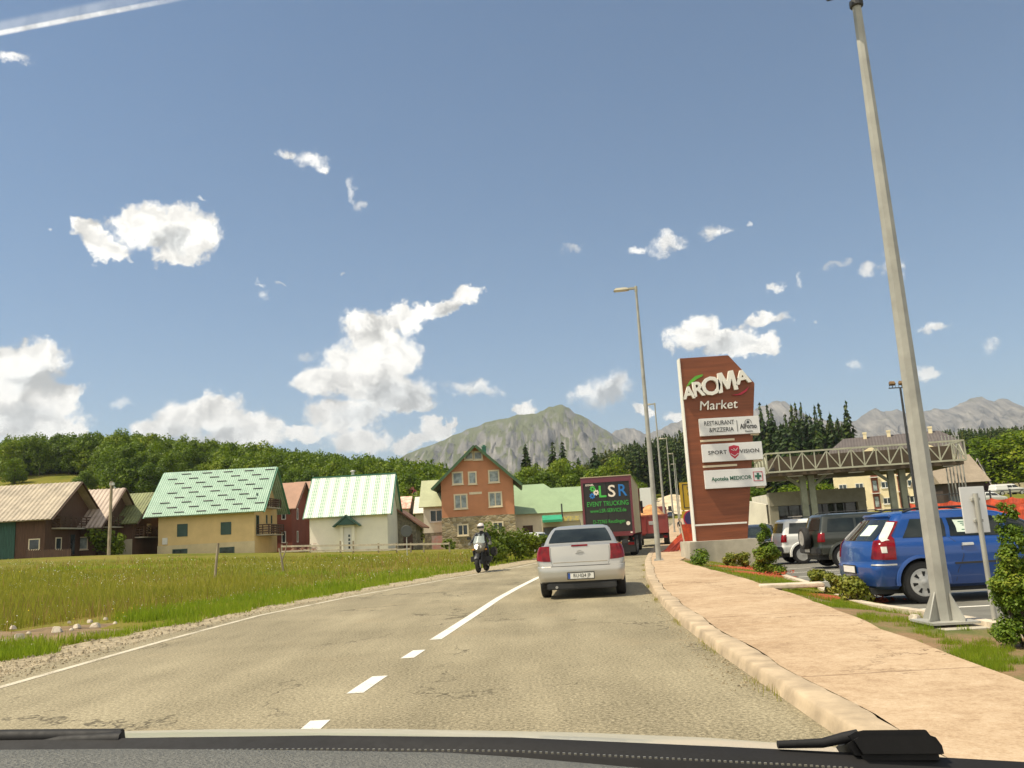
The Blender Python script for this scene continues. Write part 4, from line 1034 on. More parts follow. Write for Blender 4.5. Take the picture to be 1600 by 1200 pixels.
# C2: the reddish house between
m_redroof = roofmat('dull_red_tiles', (0.30, 0.13, 0.085), rough=.6, wave=.3, rowsz=.3)
Y = 93; cx, W_ = dims(206, 258, Y); zb = Z(cx, Y)
H_ = hz_(232, 803, Y) - zb
hC2, rC2 = gable_house('village_house', 'reddish roofed house with a wooden balcony mostly hidden behind the beige house', cx, Y, W_, 6, H_, hz_(232, 778, Y + 3) - zb, (plaster('dull_pink_plaster', (.33, .20, .15)), m_redroof), over=(.5, .5))
b2 = MB(); bal = balcony(hC2, -W_ / 2 + .3, W_ / 2 - .2, -1.1, 0, 1.9, 1.0); window(hC2, .2, 0, .9, 1.0, 1.3, frame=m_cream, pane=m_curt); window(hC2, 0, 0, 2.9, .9, 1.4, frame=m_brownw)
# D: beige house, pale green tiled roof with snow guards
m_beige = plaster('beige_plaster', (0.66, 0.485, 0.235), .07); m_basepl = plaster('grey_base_plaster', (0.58, 0.48, 0.30), .1)
m_greenroof = roofmat('pale_green_tiles', (0.34, 0.475, 0.36), (0.26, 0.40, 0.29), rough=.45, wave=.22, rowsz=.26, var=.1)
Y = 85; cx, W_ = dims(245, 395, Y); D_ = 8.2; zb = Z(cx, Y) - .1
H_ = hz_(320, 801, Y - .5) - zb; RH_ = hz_(345, 737, Y + D_ / 2) - zb
sl = (RH_ - H_) / (D_ / 2)
hD, rD = gable_house('village_house', 'beige house with pale green tiled roof dotted with dark snow guards', cx + .15, Y, W_, D_, H_ + .4, RH_, (m_beige, m_greenroof), over=(.75, 1.15), verge_m=pm('green_verge_metal', (.09, .26, .16), .5), roof_t=.14, rot=R(.5))
sl = (RH_ - H_ - .4) / (D_ / 2)
nn = Vector((0, -sl, 1)).normalized(); g_mesh = MB().box((0, 0, 0), (.98, .07, .075)).mesh('snow_guard', m_darkmetal)
for rI in range(9):
    tt = (rI + .6) / 9.2; yy = -.75 + tt * (D_ / 2 + .75); zz = H_ + .4 + sl * yy
    for k in range(6):
        x0 = -W_ / 2 - 1.0 + .55 + k * 2.22 + (rI * 1.27) % 2.22
        if x0 + 1.05 < W_ / 2 + 1.1: obj('snow_guard', g_mesh, rD, Vector((x0 + .52, yy, zz)) + nn * .20, (math.atan(sl), 0, 0))
MB().bb(-W_ / 2 - .04, W_ / 2 + .04, -.045, -.0, -.5, hz_(300, 852, Y) - zb).build('base_course', m_basepl, hD)
zw = hz_(300, 825, Y) - zb; zw2 = hz_(390, 807, Y) - zb
for u, v in ((285, 830), (353, 827)): window(hD, hx(u, Y) - cx - .15, 0, hz_(u, v, Y) - zb, 1.05, 1.25, pane=m_greenwin, frame=m_greenwin, sill=False)
for u, v in ((282, 866), (355, 863)): window(hD, hx(u, Y) - cx - .15, -.045, hz_(u, v, Y) - zb, 1.5, .85, pane=m_win, frame=m_greenwin, sill=False, name='basement_window')
MB().bb(hx(257, Y) - cx - .3, hx(257, Y) - cx + .2, -.14, -.02, 1.2, 1.85).build('meter_box', m_white, hD)
balcony(hD, W_ / 2, W_ / 2 + 1.0, 1.4, 6.2, 4.5, .85); balcony(hD, W_ / 2, W_ / 2 + 1.3, .6, 6.2, 1.7, .95)
window(hD, W_ / 2, 1.2, 5.1, .9, 1.6, 'right', frame=m_greenwin, sill=False, name='door'); window(hD, W_ / 2, 2.9, 5.2, .7, 1.0, 'right', pane=m_curt)
window(hD, W_ / 2, 1.0, 2.7, .9, 1.9, 'right', frame=m_greenwin, sill=False, name='door'); window(hD, W_ / 2, 4.2, 3.3, .4, .9, 'right', frame=m_greenwin, sill=False); window(hD, W_ / 2, 6, 3.3, .4, .9, 'right', frame=m_greenwin, sill=False)
# E: dark red gable house
m_dred = plaster('dark_red_plaster', (0.27, 0.09, 0.062), .1); m_brroof = roofmat('brown_pink_sheet_roof', (0.36, 0.20, 0.125), rough=.6, var=.08)
Y = 95; xr = hx(456, Y); W_ = 7.0; cx = xr - W_ / 2; zb = Z(cx, Y)
H_ = hz_(450, 800, Y) - zb; RH_ = hz_(449, 756, Y + 4) - zb
hE, rE = gable_house('village_house', 'dark red house with a steep brown roof right beside the beige house', cx, Y, W_, 8, H_ + .6, RH_, (m_dred, m_brroof), over=(.5, .6), verge_m=m_brownw)
for z_ in (1.5, 4.1): window(hE, W_ / 2, 2.4, z_, .6, 1.3, 'right', sill=False); window(hE, W_ / 2 - .9, 0, z_, .5, 1.3, sill=False)
# F: white house behind with brown roof
Y = 103; cx, W_ = dims(452, 500, Y); zb = Z(cx, Y)
hF, rF = gable_house('village_house', 'white house with plain brown roof behind the white house with green ribbed roof', cx, Y, W_, 7, hz_(470, 795, Y) - zb, hz_(470, 754, Y + 3.5) - zb, (plaster('offwhite_plaster', (.74, .67, .50)), m_brroof), over=(.5, .3))
MB().bb(-W_ / 2, W_ / 2, -.08, -.01, -.4, 2.1).build('ochre_base', plaster('ochre_plaster', (.50, .36, .20)), hF)
window(hF, -W_ / 2 + 1.5, 0, 4.4, 1.1, 1.2, frame=m_brownw); window(hF, -W_ / 2 + 1.4, -.08, 1.3, 1.4, 1.3, frame=m_brownw)
# G: white house, green ribbed roof; white sun glare painted into its colour
m_glareroof, t, b = new_mat('green_ribbed_roof_painted_glare')
co = t.add('ShaderNodeTexCoord').outputs['Object']; sx = t.add('ShaderNodeSeparateXYZ', {0: co})
band = t.math('FRACT', t.math('DIVIDE', t.math('ADD', sx.outputs[0], 4.6), 1.075))
bd = t.math('MULTIPLY', t.smooth(band, .42, .56), t.math('SUBTRACT', 1.0, t.smooth(band, .90, .97)))
fine = t.math('FRACT', t.math('DIVIDE', sx.outputs[0], .19)); row = t.math('FRACT', t.math('DIVIDE', sx.outputs[2], .34))
tick = t.math('MULTIPLY', t.math('MULTIPLY', t.smooth(fine, .45, .6), t.smooth(row, .25, .45)), bd)
n = t.noise(co, 1.2, 4, .6)
c0 = t.mix(t.math('MULTIPLY', t.smooth(fine, .55, .8), .5), (0.70, 0.72, 0.64), (0.42, 0.56, 0.44))
c1 = t.mix(bd, c0, (0.46, 0.59, 0.46)); c1 = t.mix(t.math('MULTIPLY', tick, .8), c1, (0.10, 0.22, 0.14))
seam = t.math('SUBTRACT', 1.0, t.smooth(t.math('ABSOLUTE', t.math('SUBTRACT', band, .99)), .0, .035))
c1 = t.mix(t.math('MULTIPLY', seam, .75), c1, (0.06, 0.19, 0.11))
t.l.new(t.mix(t.math('MULTIPLY', n, .3), c1, (0.35, 0.45, 0.33)), b.inputs['Base Color']); b.inputs['Roughness'].default_value = .45
t.l.new(t.add('ShaderNodeBump', {'Height': t.math('ADD', t.math('SINE', t.math('MULTIPLY', sx.outputs[0], 2 * math.pi / .19)), row), 'Strength': .5, 'Distance': .03}).outputs[0], b.inputs['Normal'])
m_greentrim = pm('green_trim_metal', (0.04, 0.17, 0.10), .5, var=.1)
m_whitepl = plaster('white_plaster', (0.82, 0.77, 0.62), .05)
Y = 85; cx, W_ = dims(484, 606, Y); D_ = 7; zb = Z(cx, Y) - .1
H_ = hz_(545, 806, Y - .4) - zb; RH_ = hz_(545, 747, Y + D_ / 2) - zb
hG, rG = gable_house('village_house', 'white house with shiny green ribbed roof, white glare painted into it, and small porch', cx, Y, W_, D_, H_ + .35, RH_, (m_whitepl, m_glareroof), over=(.5, .45), verge_m=m_greentrim)
MB().bar((-W_ / 2 - .5, D_ / 2, RH_ + .14), (W_ / 2 + .5, D_ / 2, RH_ + .14), .34, .1).build('ridge_cap', m_greentrim, rG)
MB().tube([(-.2, D_ / 2 + .3, RH_ - .2), (-.2, D_ / 2 + .3, RH_ + .55)], .16, 10).lathe([(.3, RH_ + .58), (.26, RH_ + .68), (.04, RH_ + .74)], (-.2, D_ / 2 + .3, 0), n=10).build('chimney', m_metal, rG)
xd = hx(544, Y) - cx; pz = hz_(544, 822, Y) - zb
pb = MB(); pb.bb(xd - .72, xd - .42, -.35, -.0, -.4, pz); pb.bb(xd + .42, xd + .72, -.35, -.0, -.4, pz); pb.bb(xd - .42, xd + .42, -.35, 0, pz - .18, pz - .002)
porch = pb.build('porch', m_whitepl, hG)
pr = MB()
for s in (-1, 1): pr.bar((xd + s * 1.35, -.3, pz - .12), (xd - s * .03, -.3, pz + .98), 1.3, .13, up=(0, 0, 1))
pr.prism([(xd - 1.0, pz + .02), (xd + 1.0, pz + .02), (xd, pz + .83)], -.84, -.78, 'xz')
pr.build('porch_roof', pm('dark_green_porch_roof', (.03, .085, .06), .6), porch)
dr = MB().bb(xd - .415, xd + .415, -.12, -.05, -.3, pz - .19).build('door', m_white, hG)
dg = MB()
for k in range(4): dg.bb(xd + .04, xd + .22, -.135, -.121, .35 + k * .38, .6 + k * .38)
dg.build('door_glass', m_win, dr)
# H: grey stone shed with brown roof
m_shed = pm('grey_stone_wall', (0.20, 0.18, 0.12), .95, var=.35, vscale=3.5, bump=.8, bscale=6)
Y = 92; cx, W_ = dims(607, 660, Y); zb = Z(cx, Y)
mb = MB(); hH = empty('stone_shed', (cx, Y, zb), 0, 'grey stone shed with a sloping brown roof beside the white house', 'shed')
a = W_ / 2; hl = hz_(614, 798, Y) - zb; hr = hz_(648, 818, Y) - zb
mb.prism([(-a - 1, -.6), (a - .6, -.6), (a - .6, hr - .2), (-a + 1.0, hl), (-a - 1, hl - 1.0)], 0, 6, 'xz'); mb.build('wall', m_shed, hH)
rb_ = MB(); rb_.bar((-a + 1.0, 3, hl + .12), (a + .1, 3, hr - .45), 6.8, .16, up=(0, 0, 1)); rb_.bar((-a + .98, 3, hl + .10), (-a - 1.6, 3, hl - 1.2), 6.8, .16); rb_.build('roof', roofmat('rusty_brown_roof', (.20, .10, .06), rough=.7), hH)
MB().bb(-.2, .8, -.05, -.01, -.3, 1.7).build('door', m_brownw, hH)
# I: little red roofed house far up the slope, pale heaps beside it
Y = 152; cx, W_ = dims(638, 658, Y); zb = hz_(648, 803, Y)
hI, rI_ = gable_house('village_house', 'tiny far white gabled house with bright red roof on the slope', cx + .3, Y, W_, 9, hz_(648, 786, Y) - zb + .3, hz_(648, 766, Y) - zb, (plaster('white_gable_plaster', (.55, .52, .42)), roofmat('bright_red_roof', (.42, .05, .06), rough=.5)), axis='y', over=(.6, .5), zb=zb, foot=4)
for xx in (-.5, .55): window(hI, xx, 0, hz_(648, 779, Y) - zb, .75, .9, pane=m_win, sill=False)
window(hI, 0, 0, hz_(648, 772, Y) - zb, .7, .7, sill=False); window(hI, .1, 0, hz_(648, 789, Y) - zb, .9, 1.0, sill=False); chimney(rI_, -.8, 2.5, 5, hz_(648, 764, Y) - zb, .7)
m_pinkwhite = pm('patchy_red_white_tiles', (0.72, 0.55, 0.42), .7, var=.1, vscale=1.6, col2=(.45, .16, .10))
for (u0, u1, v0, v1, Yh, lab, mt) in ((616,640,797,777,140,'far cottage with patchy red and white roof left of the red roofed house', m_pinkwhite), (650,668,803,777,140,'far cottage with streaked whitish roof behind the tall pale roofed house', pm('streaky_white_roof', (.70,.62,.50), .7, var=.15, vscale=2, stretch=(4, 1, 1)))):
    cx, W_ = dims(u0, u1, Yh); zb = hz_((u0 + u1) / 2, v0 + 6, Yh)
    gable_house('cottage', lab, cx, Yh, W_, 6, 1.0, hz_((u0 + u1) / 2, v1, Yh + 3) - zb, (plaster('cottage_plaster', (.40, .34, .22)), mt), zb=zb, over=(.4, .3), foot=4, group='cottages on the slope')
# J: tall house with pale roof left of the brown gable
Y = 104; cx, W_ = dims(663, 712, Y); zb = Z(cx, Y)
hJ, rJ = gable_house('village_house', 'white house with tall pale yellow green roof partly behind the brown gable house', cx, Y, W_, 7, hz_(680, 791, Y) - zb + .3, hz_(680, 751, Y + 3) - zb, (plaster('grey_white_plaster', (.68, .65, .54)), roofmat('pale_yellow_green_roof', (.40, .41, .235), rough=.55, var=.06)), over=(.5, .5), apex=.5)
MB().bb(-W_ / 2, W_ / 2, -.06, -.01, -.4, 1.9).build('stone_base', m_shed, hJ); window(hJ, hx(683, Y) - cx, 0, hz_(683, 806, Y) - zb, 1.6, 1.5, mull=2, fw=.12)
MB().bb(-1.0, .9, -.3, -.08, -.2, 1.5).build('garage_door', pm('grey_pink_board', (.30, .27, .26), .8, var=.25, col2=(.45, .2, .18)), hJ)
# K: brown three storey gable house
m_brown = plaster('terracotta_plaster', (0.52, 0.235, 0.125), .07)
m_stonewall, t, b = new_mat('rubble_stone_facing')
co = t.add('ShaderNodeTexCoord').outputs['Object']
vo = t.add('ShaderNodeTexVoronoi', {'Vector': t.vec('MULTIPLY', co, (1.8, 1.8, 3.4)), 'Scale': 1.0}); ve = t.add('ShaderNodeTexVoronoi', {'Vector': t.vec('MULTIPLY', co, (1.8, 1.8, 3.4)), 'Scale': 1.0}, feature='DISTANCE_TO_EDGE')
cc = t.ramp(t.add('ShaderNodeSeparateColor', {0: vo.outputs['Color']}).outputs[0], [(0.0, (.20, .15, .075)), (.5, (.33, .26, .14)), (1.0, (.46, .38, .24))])
t.l.new(t.mix(t.math('SUBTRACT', 1.0, t.smooth(ve.outputs[0], .02, .09)), cc, (.30, .26, .18)), b.inputs['Base Color']); b.inputs['Roughness'].default_value = .9
t.l.new(t.add('ShaderNodeBump', {'Height': t.smooth(ve.outputs[0], .0, .15), 'Strength': .8, 'Distance': .05}).outputs[0], b.inputs['Normal'])
Y = 100; cx, W_ = dims(692, 806, Y); zb = Z(cx, Y)
HK = hz_(695, 757, Y) - zb + .3; RK = hz_(746, 698, Y) - zb
hK, rK = gable_house('village_house', 'three storey terracotta gable house with stone ground floor and green roof', cx, Y, W_, 11, HK, RK, (m_brown, roofmat('dark_green_roof', (.045, .10, .045), rough=.6)), axis='y', over=(1.0, .9), roof_t=.22, verge_m=pm('green_bargeboard', (.06, .12, .05), .6))
zs = hz_(748, 806, Y) - zb
MB().bb(-W_ / 2 - .06, W_ / 2 + .06, -.10, -.0, -.6, zs).build('stone_facing', m_stonewall, hK)
def kwin(u, v, w, h, mull, pane, y=0): window(hK, hx(u, Y) - cx, y, hz_(u, v, Y) - zb, w, h, mull=mull, pane=pane, frame=m_cream, fw=.17, proud=.09)
for (u, v, w, h, mu) in ((719,747,1.35,1.55,1),(742.5,746.5,1.05,1.55,1),(776.5,744,1.35,1.55,1),(722.5,783.5,1.65,1.8,2),(777,780,1.65,1.8,2)): kwin(u, v, w, h, mu, m_curt)
for u in (738.5, 753): kwin(u, 711.5, 1.15, 1.1, 1, m_curt)
for (u, v) in ((724,828),(779,824)): kwin(u, v, 1.35, 1.4, 2, m_win, -.10)
chimney(rK, .95, 3.0, RK - 1.5, RK + .2, .5, m_greentrim)
sgm = MB().bb(hx(743, Y) - cx - .5, hx(743, Y) - cx + 1.0, -.05, -.01, hz_(743, 770, Y) - zb - .18, hz_(743, 770, Y) - zb + .10).build('name_board', m_cream, hK)
# L + M: long green roofed hall and the wing behind
m_hallroof = roofmat('grey_green_sheet_roof', (0.265, 0.36, 0.20), rough=.6, var=.05)
Y = 112; cx, W_ = dims(800, 912, Y); zb = Z(cx, Y); root = empty('hall', (cx, Y, zb), 0, 'long low cream hall with broad grey green roof behind the silver car', 'building')
a = W_ / 2; D_ = 9; H_ = hz_(850, 800, Y) - zb; RH_ = hz_(830, 757, Y + 4.5) - zb
MB().bb(-a, a, 0, D_, -.6, H_).build('wall', plaster('cream_hall_plaster', (.76, .68, .50)), root)
xr_ = hx(857, Y + 4.5) - cx - .2
MB().add([(-a - .5, -.6, H_ - .15), (a + .6, -.6, H_ - .15), (a + .6, D_ + .6, H_ - .15), (-a - .5, D_ + .6, H_ - .15), (-a - .5, D_ / 2, RH_), (xr_, D_ / 2, RH_)],
         [(0, 1, 5, 4), (1, 2, 5), (2, 3, 4, 5), (3, 0, 4), (3, 2, 1, 0)]).build('roof', m_hallroof, root)
f1 = MB().bb(-3.2, -1.9, -.06, -.01, 1.0, 2.4); f1.build('door', m_brownw, root); window(root, 1.0, 0, 1.6, 1.2, 1.0, frame=m_brownw); window(root, -5.5, 0, 1.9, 1.0, .9, frame=m_brownw)
Y = 126; cx, W_ = dims(862, 930, Y); zb = Z(cx, Y)
hM, rM = gable_house('hall', 'second grey green roofed building behind the long hall, left of the truck', cx, Y, W_, 9, hz_(890, 797, Y) - zb, hz_(890, 762, Y + 4.5) - zb, (plaster('cream_wing_plaster', (.52, .47, .35)), m_hallroof), over=(.5, .4), cat='building')
# N: kiosk with a bright green awning
Y = 88; cx, W_ = dims(849, 908, Y); zb = Z(cx, Y); root = empty('kiosk', (cx, Y, zb), 0, 'roadside kiosk with bright green awning beyond the silver car roof', 'kiosk')
a = W_ / 2; zt = hz_(870, 808, Y) - zb
MB().bb(-a, a, .4, 3.2, -.3, zt).build('wall', plaster('kiosk_plaster', (.42, .36, .24)), root)
aw = MB(); aw.add([(-a, .38, zt + .25), (.1, .38, zt + .25), (.1, -.9, zt - .25), (-a, -.9, zt - .25), (-a, -.9, zt - .5), (.1, -.9, zt - .5), (-a, .38, zt - .3), (.1, .38, zt - .3)], [(0, 1, 2, 3), (3, 2, 5, 4), (0, 3, 4, 6), (1, 7, 5, 2), (6, 7, 1, 0)])
aw.build('awning', pm('bright_green_awning', (.03, .30, .15), .6, var=.1), root)
MB().bb(.3, a, .28, .38, zt - .45, zt + .05).build('advert_board', pm('yellow_board_paint', (.62, .48, .10), .6, var=.2, vscale=5, col2=(.30, .32, .26)), root)
window(root, -1.2, .4, 1.3, 1.4, 1.2, frame=m_brownw); window(root, 1.1, .4, 1.0, 1.5, 1.6, frame=m_greentrim)
MB().tube([(.2, 1, zt), (.2, 1, zt + 1.4)], .08, 8).build('stove_pipe', m_darkmetal, root)
# the little white gazebo on the hill
Y = 205; x = upx(278, Y); z_ = Z(x, Y) + .5; root = empty('gazebo', (x, Y, z_), 0, 'tiny far white roofed shelter on the hill above the beige house', 'shelter')
MB().lathe([(2.1, 2.2), (.1, 3.4)], n=8).build('roof', m_white, root)
for k in range(4): a = .785 + k * 1.571; MB().bar((1.5 * math.cos(a), 1.5 * math.sin(a), -1), (1.5 * math.cos(a), 1.5 * math.sin(a), 2.2), .14).build('post', m_brownw, root)

# -- fences, posts and poles of the meadow
def pole(name, x, y, h, r0, r1, mat, lab, cat, lean=(0, 0), grp=None):
    mb = MB(); mb.tube([(0, 0, -.3), (lean[0] * .5, lean[1] * .5, h * .5), (lean[0], lean[1], h)], [r0, (r0 + r1) / 2, r1], 9)
    o = mb.build(name, mat, smooth=50); o.location = (x, y, Z(x, y)); tag(o, lab, cat, grp); return o
Y = 70; x = upx(172, Y); root = empty('wooden_pole', (x, Y, Z(x, Y)), 0, 'weathered wooden utility pole in front of the mossy roofed hut', 'utility pole')
hp = hz_(173, 752, Y) - Z(x, Y); MB().tube([(0, 0, -.4), (.05, 0, hp)], [.15, .11], 10).build('shaft', m_wood_old, root, smooth=50); MB().bb(-.1, .28, -.1, .1, hp - .35, hp - .12).tube([(.25, 0, hp - .5), (.42, 0, hp - .62)], .07, 8).build('lamp_head', m_metal, root)
x, y = G(335, 905, .35); y = 33; x = upx(336, y); pole('fence_stake', x, y, 1.35, .055, .045, m_wood_old, 'crooked grey stake standing in the meadow before the beige house', 'post', (.12, .05))
y = 37; x = upx(443, y)
mb = MB(); mb.tube([(0, 0, -.2), (-.09, 0, .55), (-.22, 0, 1.05)], [.05, .045, .03], 8); mb.tube([(-.09, 0, .5), (.05, 0, .85), (.16, 0, 1.3)], [.035, .028, .012], 7)
o = mb.build('fence_stake', m_wood_old, smooth=50); o.location = (x, y, Z(x, y)); tag(o, 'forked dark stake standing in the meadow before the dark red house', 'post')
# rail fence in front of the white house
root = empty('rail_fence', (0, 0, 0), 0, 'low pale rail fence running along the meadow before the white house', 'fence')
yy = 77; rl = MB(); r2 = MB()
us = [440, 484, 531, 551, 590, 618, 640, 660, 700]; ps = []
for u in us:
    x = upx(u, yy); z = Z(x, yy); ps.append(Vector((x, yy, z)))
    MB().bar((x, yy, z - .2), (x, yy, z + (1.15 if u in (531, 551) else .9)), .14).build('post', m_wood_old, root)
for a, b_ in zip(ps[:-1], ps[1:]):
    rl.bar(a + Vector((0, -.09, .74)), b_ + Vector((0, -.09, .76)), .035, .16)
    if a.x < upx(630, yy): r2.bar(a + Vector((0, -.09, .28)), b_ + Vector((0, -.09, .36)), .035, .14)
rl.build('top_rail', pm('pale_rail_wood', (.52, .45, .33), .85, var=.15, vscale=4), root); r2.build('lower_rail', bpy.data.materials['pale_rail_wood'], root)
# low fence before hut A and the round sign seen from behind
root = empty('paling_fence', (0, 0, 0), 0, 'low dark paling fence before the two left huts', 'fence')
pa = MB()
for k in range(60):
    u = 45 + k * 1.15; x = upx(u, 72); z = Z(x, 72); pa.bb(x - .035, x + .035, 71.98, 72.02, z - .1, z + .75 + .06 * (k % 3))
pa.build('palings', m_brownw, root); MB().bar((upx(44, 72), 72.05, Z(upx(44, 72), 72) + .5), (upx(115, 72), 72.05, Z(upx(115, 72), 72) + .5), .06).build('rail', m_brownw, root)
Y = 66; x = upx(634, Y); z = Z(x, Y); zc = hz_(634, 830, Y) - z
root = empty('round_sign', (x, Y, z), 0, 'round traffic sign seen from its dark back beside the stone shed', 'sign'); MB().tube([(0, .04, -.2), (0, .04, zc + .3)], .035, 8).build('post', m_metal, root); MB().lathe([(.44, -.02), (.46, 0), (.44, .02)], (0, 0, zc), 'y', 24).build('disc', pm('dark_sign_back', (.07, .075, .07), .6), root)
# heap of red roof tiles and a board
Y = 84; x = upx(476, Y); mb = MB(); r = np.random.default_rng(2)
for k in range(60): mb.box((r.uniform(-1.2, 1.2), r.uniform(-.6, .6), .1 + r.uniform(0, .9) * (1 - abs(r.uniform(-1, 1)))), (.4, .25, .05), r.uniform(0, 3))
o = mb.build('tile_heap', pm('red_tile', (.38, .13, .08), .8, var=.25, vscale=6, col2=(.5, .42, .32))); o.location = (x, Y, Z(x, Y)); tag(o, 'heap of broken red and white tiles left of the white house', 'heap')
# ================================================================ right hand side: pylon, lamps, filling station, hotel
m_galv = pm('galvanised_pole_steel', (0.37, 0.36, 0.315), .6, metal=.2, var=.14, vscale=2.5, detail=7)
m_lamp = pm('lamp_housing', (0.40, 0.37, 0.28), .5, metal=.2, var=.1); m_lens = pm('lamp_lens', (.55, .52, .42), .2, var=.05)
# -- street lamps along the pavement
def lamp(x, y, h, label):
    z = (rz(y) if y > 80 else 0) + .095
    root = empty('street_lamp', (x, y, z), R(-10), label, 'street lamp', 'street lamps along the pavement')
    MB().lathe([(.10, 0), (.10, .02), (.095, h * .25), (.075, h * .6), (.045, h)], n=12).build('shaft', m_galv, root, smooth=40)
    bp = MB().box((0, 0, .012), (.36, .36, .024)).build('base_plate', m_galv, root)
    for sx_ in (-1, 1):
        for sy in (-1, 1): MB().lathe([(.022, .024), (.022, .075), (.01, .085)], (sx_ * .14, sy * .14, 0), n=6).build('anchor_bolt', m_galv, bp)
    hd = MB().box((-.30, 0, h + .03), (.62, .09, .09)).box((-.58, 0, h + .035), (.62, .26, .11), taper=.7); hd = hd.build('lamp_head', m_lamp, root, bevel=.012)
    MB().bb(-.84, -.36, -.10, .10, h - .032, h - .018).build('lens', m_lens, hd); MB().lathe([(.055, h - .12), (.06, h - .1), (.06, h + .09), (.03, h + .12)], n=10).build('collar', m_lamp, root)
    return root
lamp(5.11, 31.8, 10.55, 'nearest tall street lamp, standing on the pavement end before the truck shadow')
for (x, y, lab) in ((10.9,63.5,'second street lamp from the pylon side, beside the dump truck'),(17.3,95,'third street lamp, thinner and farther up the road'),(23.9,127,'fourth street lamp far up the road'),(30.0,158,'fifth and farthest street lamp')): lamp(x, y, 10.55, lab)
# -- big mast at the right with fins and floodlights
x, y = G(1476, 972, .08); zt = 8.03
root = empty('light_mast', (x, y, .08), 0, 'thick grey steel mast with finned foot beside the blue estate', 'light mast')
mb = MB(); mb.lathe([(.115, 0), (.102, 2.2), (.077, 5.6), (.055, zt - .1), (.055, zt)], n=8); mb.build('shaft', m_galv, root)
mb = MB(); mb.box((0, 0, .012), (.54, .54, .024)); bpl = mb.build('base_plate', m_galv, root)
for k in range(4):
    a = k * math.pi / 2 + .5; mb = MB(); mb.M = Matrix.Rotation(a, 4, 'Z'); mb.prism([(.10, .024), (.26, .024), (.26, .05), (.105, .34)], -.008, .008, 'xz'); mb.build('fin', m_galv, root)
MB().box((.15, -.1, -.06), (.75, .70, .06)).build('concrete_pad', m_concrete, root)
MB().lathe([(.075, zt - .26), (.085, zt - .25), (.085, zt - .18), (.072, zt - .17)], n=12).build('clamp', m_darkmetal, root)
MB().bar((-.75, 0, zt), (.75, 0, zt), .06).build('crossbar', m_darkmetal, root)
m_flood = pm('floodlight_body', (.03, .03, .035), .4, var=.1)
for sx_ in (-1, 1):
    mb = MB(); mb.M = Matrix.Translation((sx_ * .26 - .02, -.12, zt - .06)) @ Matrix.Rotation(sx_ * .35, 4, 'Z') @ Matrix.Rotation(-.6, 4, 'X')
    mb.box((0, 0, 0), (.28, .24, .10), taper=.8); fl = mb.build('floodlight', m_flood, root, bevel=.01)
    mb2 = MB(); mb2.M = mb.M; mb2.bb(-.12, .12, -.10, .10, -.064, -.052); mb2.build('lens', glassmat('dark_flood_glass', (.05, .05, .045)) if sx_ < 0 else bpy.data.materials['dark_flood_glass'], fl)
# -- second mast with two little floods
Y = 45; x = upx(1434, Y); zb = .08; h = P(1401, 606, Y).z - zb
root = empty('floodlight_mast', (x, Y, zb), 0, 'dark slim mast with two small brownish floodlights behind the thick grey mast', 'light mast')
MB().lathe([(.085, 0), (.075, h * .5), (.055, h)], n=10).build('shaft', m_darkmetal, root, smooth=40); MB().bar((-.62, 0, h), (.42, 0, h), .07, .05).build('crossbar', m_darkmetal, root)
m_flo2 = pm('brown_flood_body', (.22, .13, .05), .5, var=.2)
for xx in (-.42, .1):
    mb = MB(); mb.M = Matrix.Translation((xx, 0, h + .26)) @ Matrix.Rotation(-.5, 4, 'X'); mb.box((0, 0, 0), (.32, .18, .2), taper=.85); f = mb.build('floodlight', m_flo2, root, bevel=.01)
    MB().bar((xx, 0, h + .03), (xx, 0, h + .2), .03).bar((xx - .17, 0, h + .03), (xx - .17, 0, h + .25), .015).bar((xx + .17, 0, h + .03), (xx + .17, 0, h + .25), .015).build('bracket', m_darkmetal, f)
# -- the brown advertising pylon
m_pylon = pm('brown_wood_cladding', (0.215, 0.060, 0.020), .55, var=.16, vscale=1.0, bump=.3, bscale=3, stretch=(.6, .6, 9), detail=7)
m_letter = pm('offwhite_letter', (.80, .77, .68), .5, var=.03); m_panel = pm('white_sign_panel', (.74, .73, .70), .45, var=.03); m_black = pm('black_lettering', (.02, .02, .022), .5, var=.05)
m_red = pm('crimson_sign_paint', (.48, .02, .05), .5, var=.05); m_green = pm('green_sign_paint', (.10, .36, .03), .5, var=.05); m_dgreen = pm('dark_green_lettering', (.02, .12, .07), .5, var=.05)
Yp = 33.0
root = empty('sign_pylon', (7.8, Yp, .08), 0, 'tall brown market pylon with white lettering and three white panels', 'sign')
def pp(u, v): q = P(u, v, Yp); return (q.x - 7.8, q.z - .08)
out = [pp(1088, 848), pp(1168, 841), pp(1175, 720), pp(1179, 598.5), pp(1138, 555), pp(1062, 560)]
out[1] = (out[1][0], out[0][1])
MB().prism(out, 0, .42, 'xz').build('cladding', m_pylon, root, bevel=.015)
ed = MB(); ed.bar((out[0][0] - .02, .2, out[0][1]), (out[5][0] - .02, .2, out[5][1]), .04, .46, up=(0, 1, 0)); ed.build('edge_trim', m_letter, root)
s0 = pp(1085, 821); s1 = pp(1167, 816); MB().bb(s0[0], s1[0], -.02, -.002, s0[1] - .03, s0[1] + .035).build('stripe', m_letter, root)
def panel(u0, v0, u1, v1, hpx, name='panel'):
    a = pp(u0, v0); c = pp(u1, v1); h = hpx * Yp / 1300 * 1.01
    mb = MB().bb(a[0], c[0], -.16, -.003, (a[1] + c[1]) / 2 - h, (a[1] + c[1]) / 2); o = mb.build(name, m_panel, root, bevel=.008)
    MB().bb(a[0] + (c[0] - a[0]) * .85, c[0] - .02, -.02, .12, (a[1] + c[1]) / 2 - h - .06, (a[1] + c[1]) / 2 - h - .003).build('bracket', m_cream, o)
    return o, a[0], c[0], (a[1] + c[1]) / 2, h
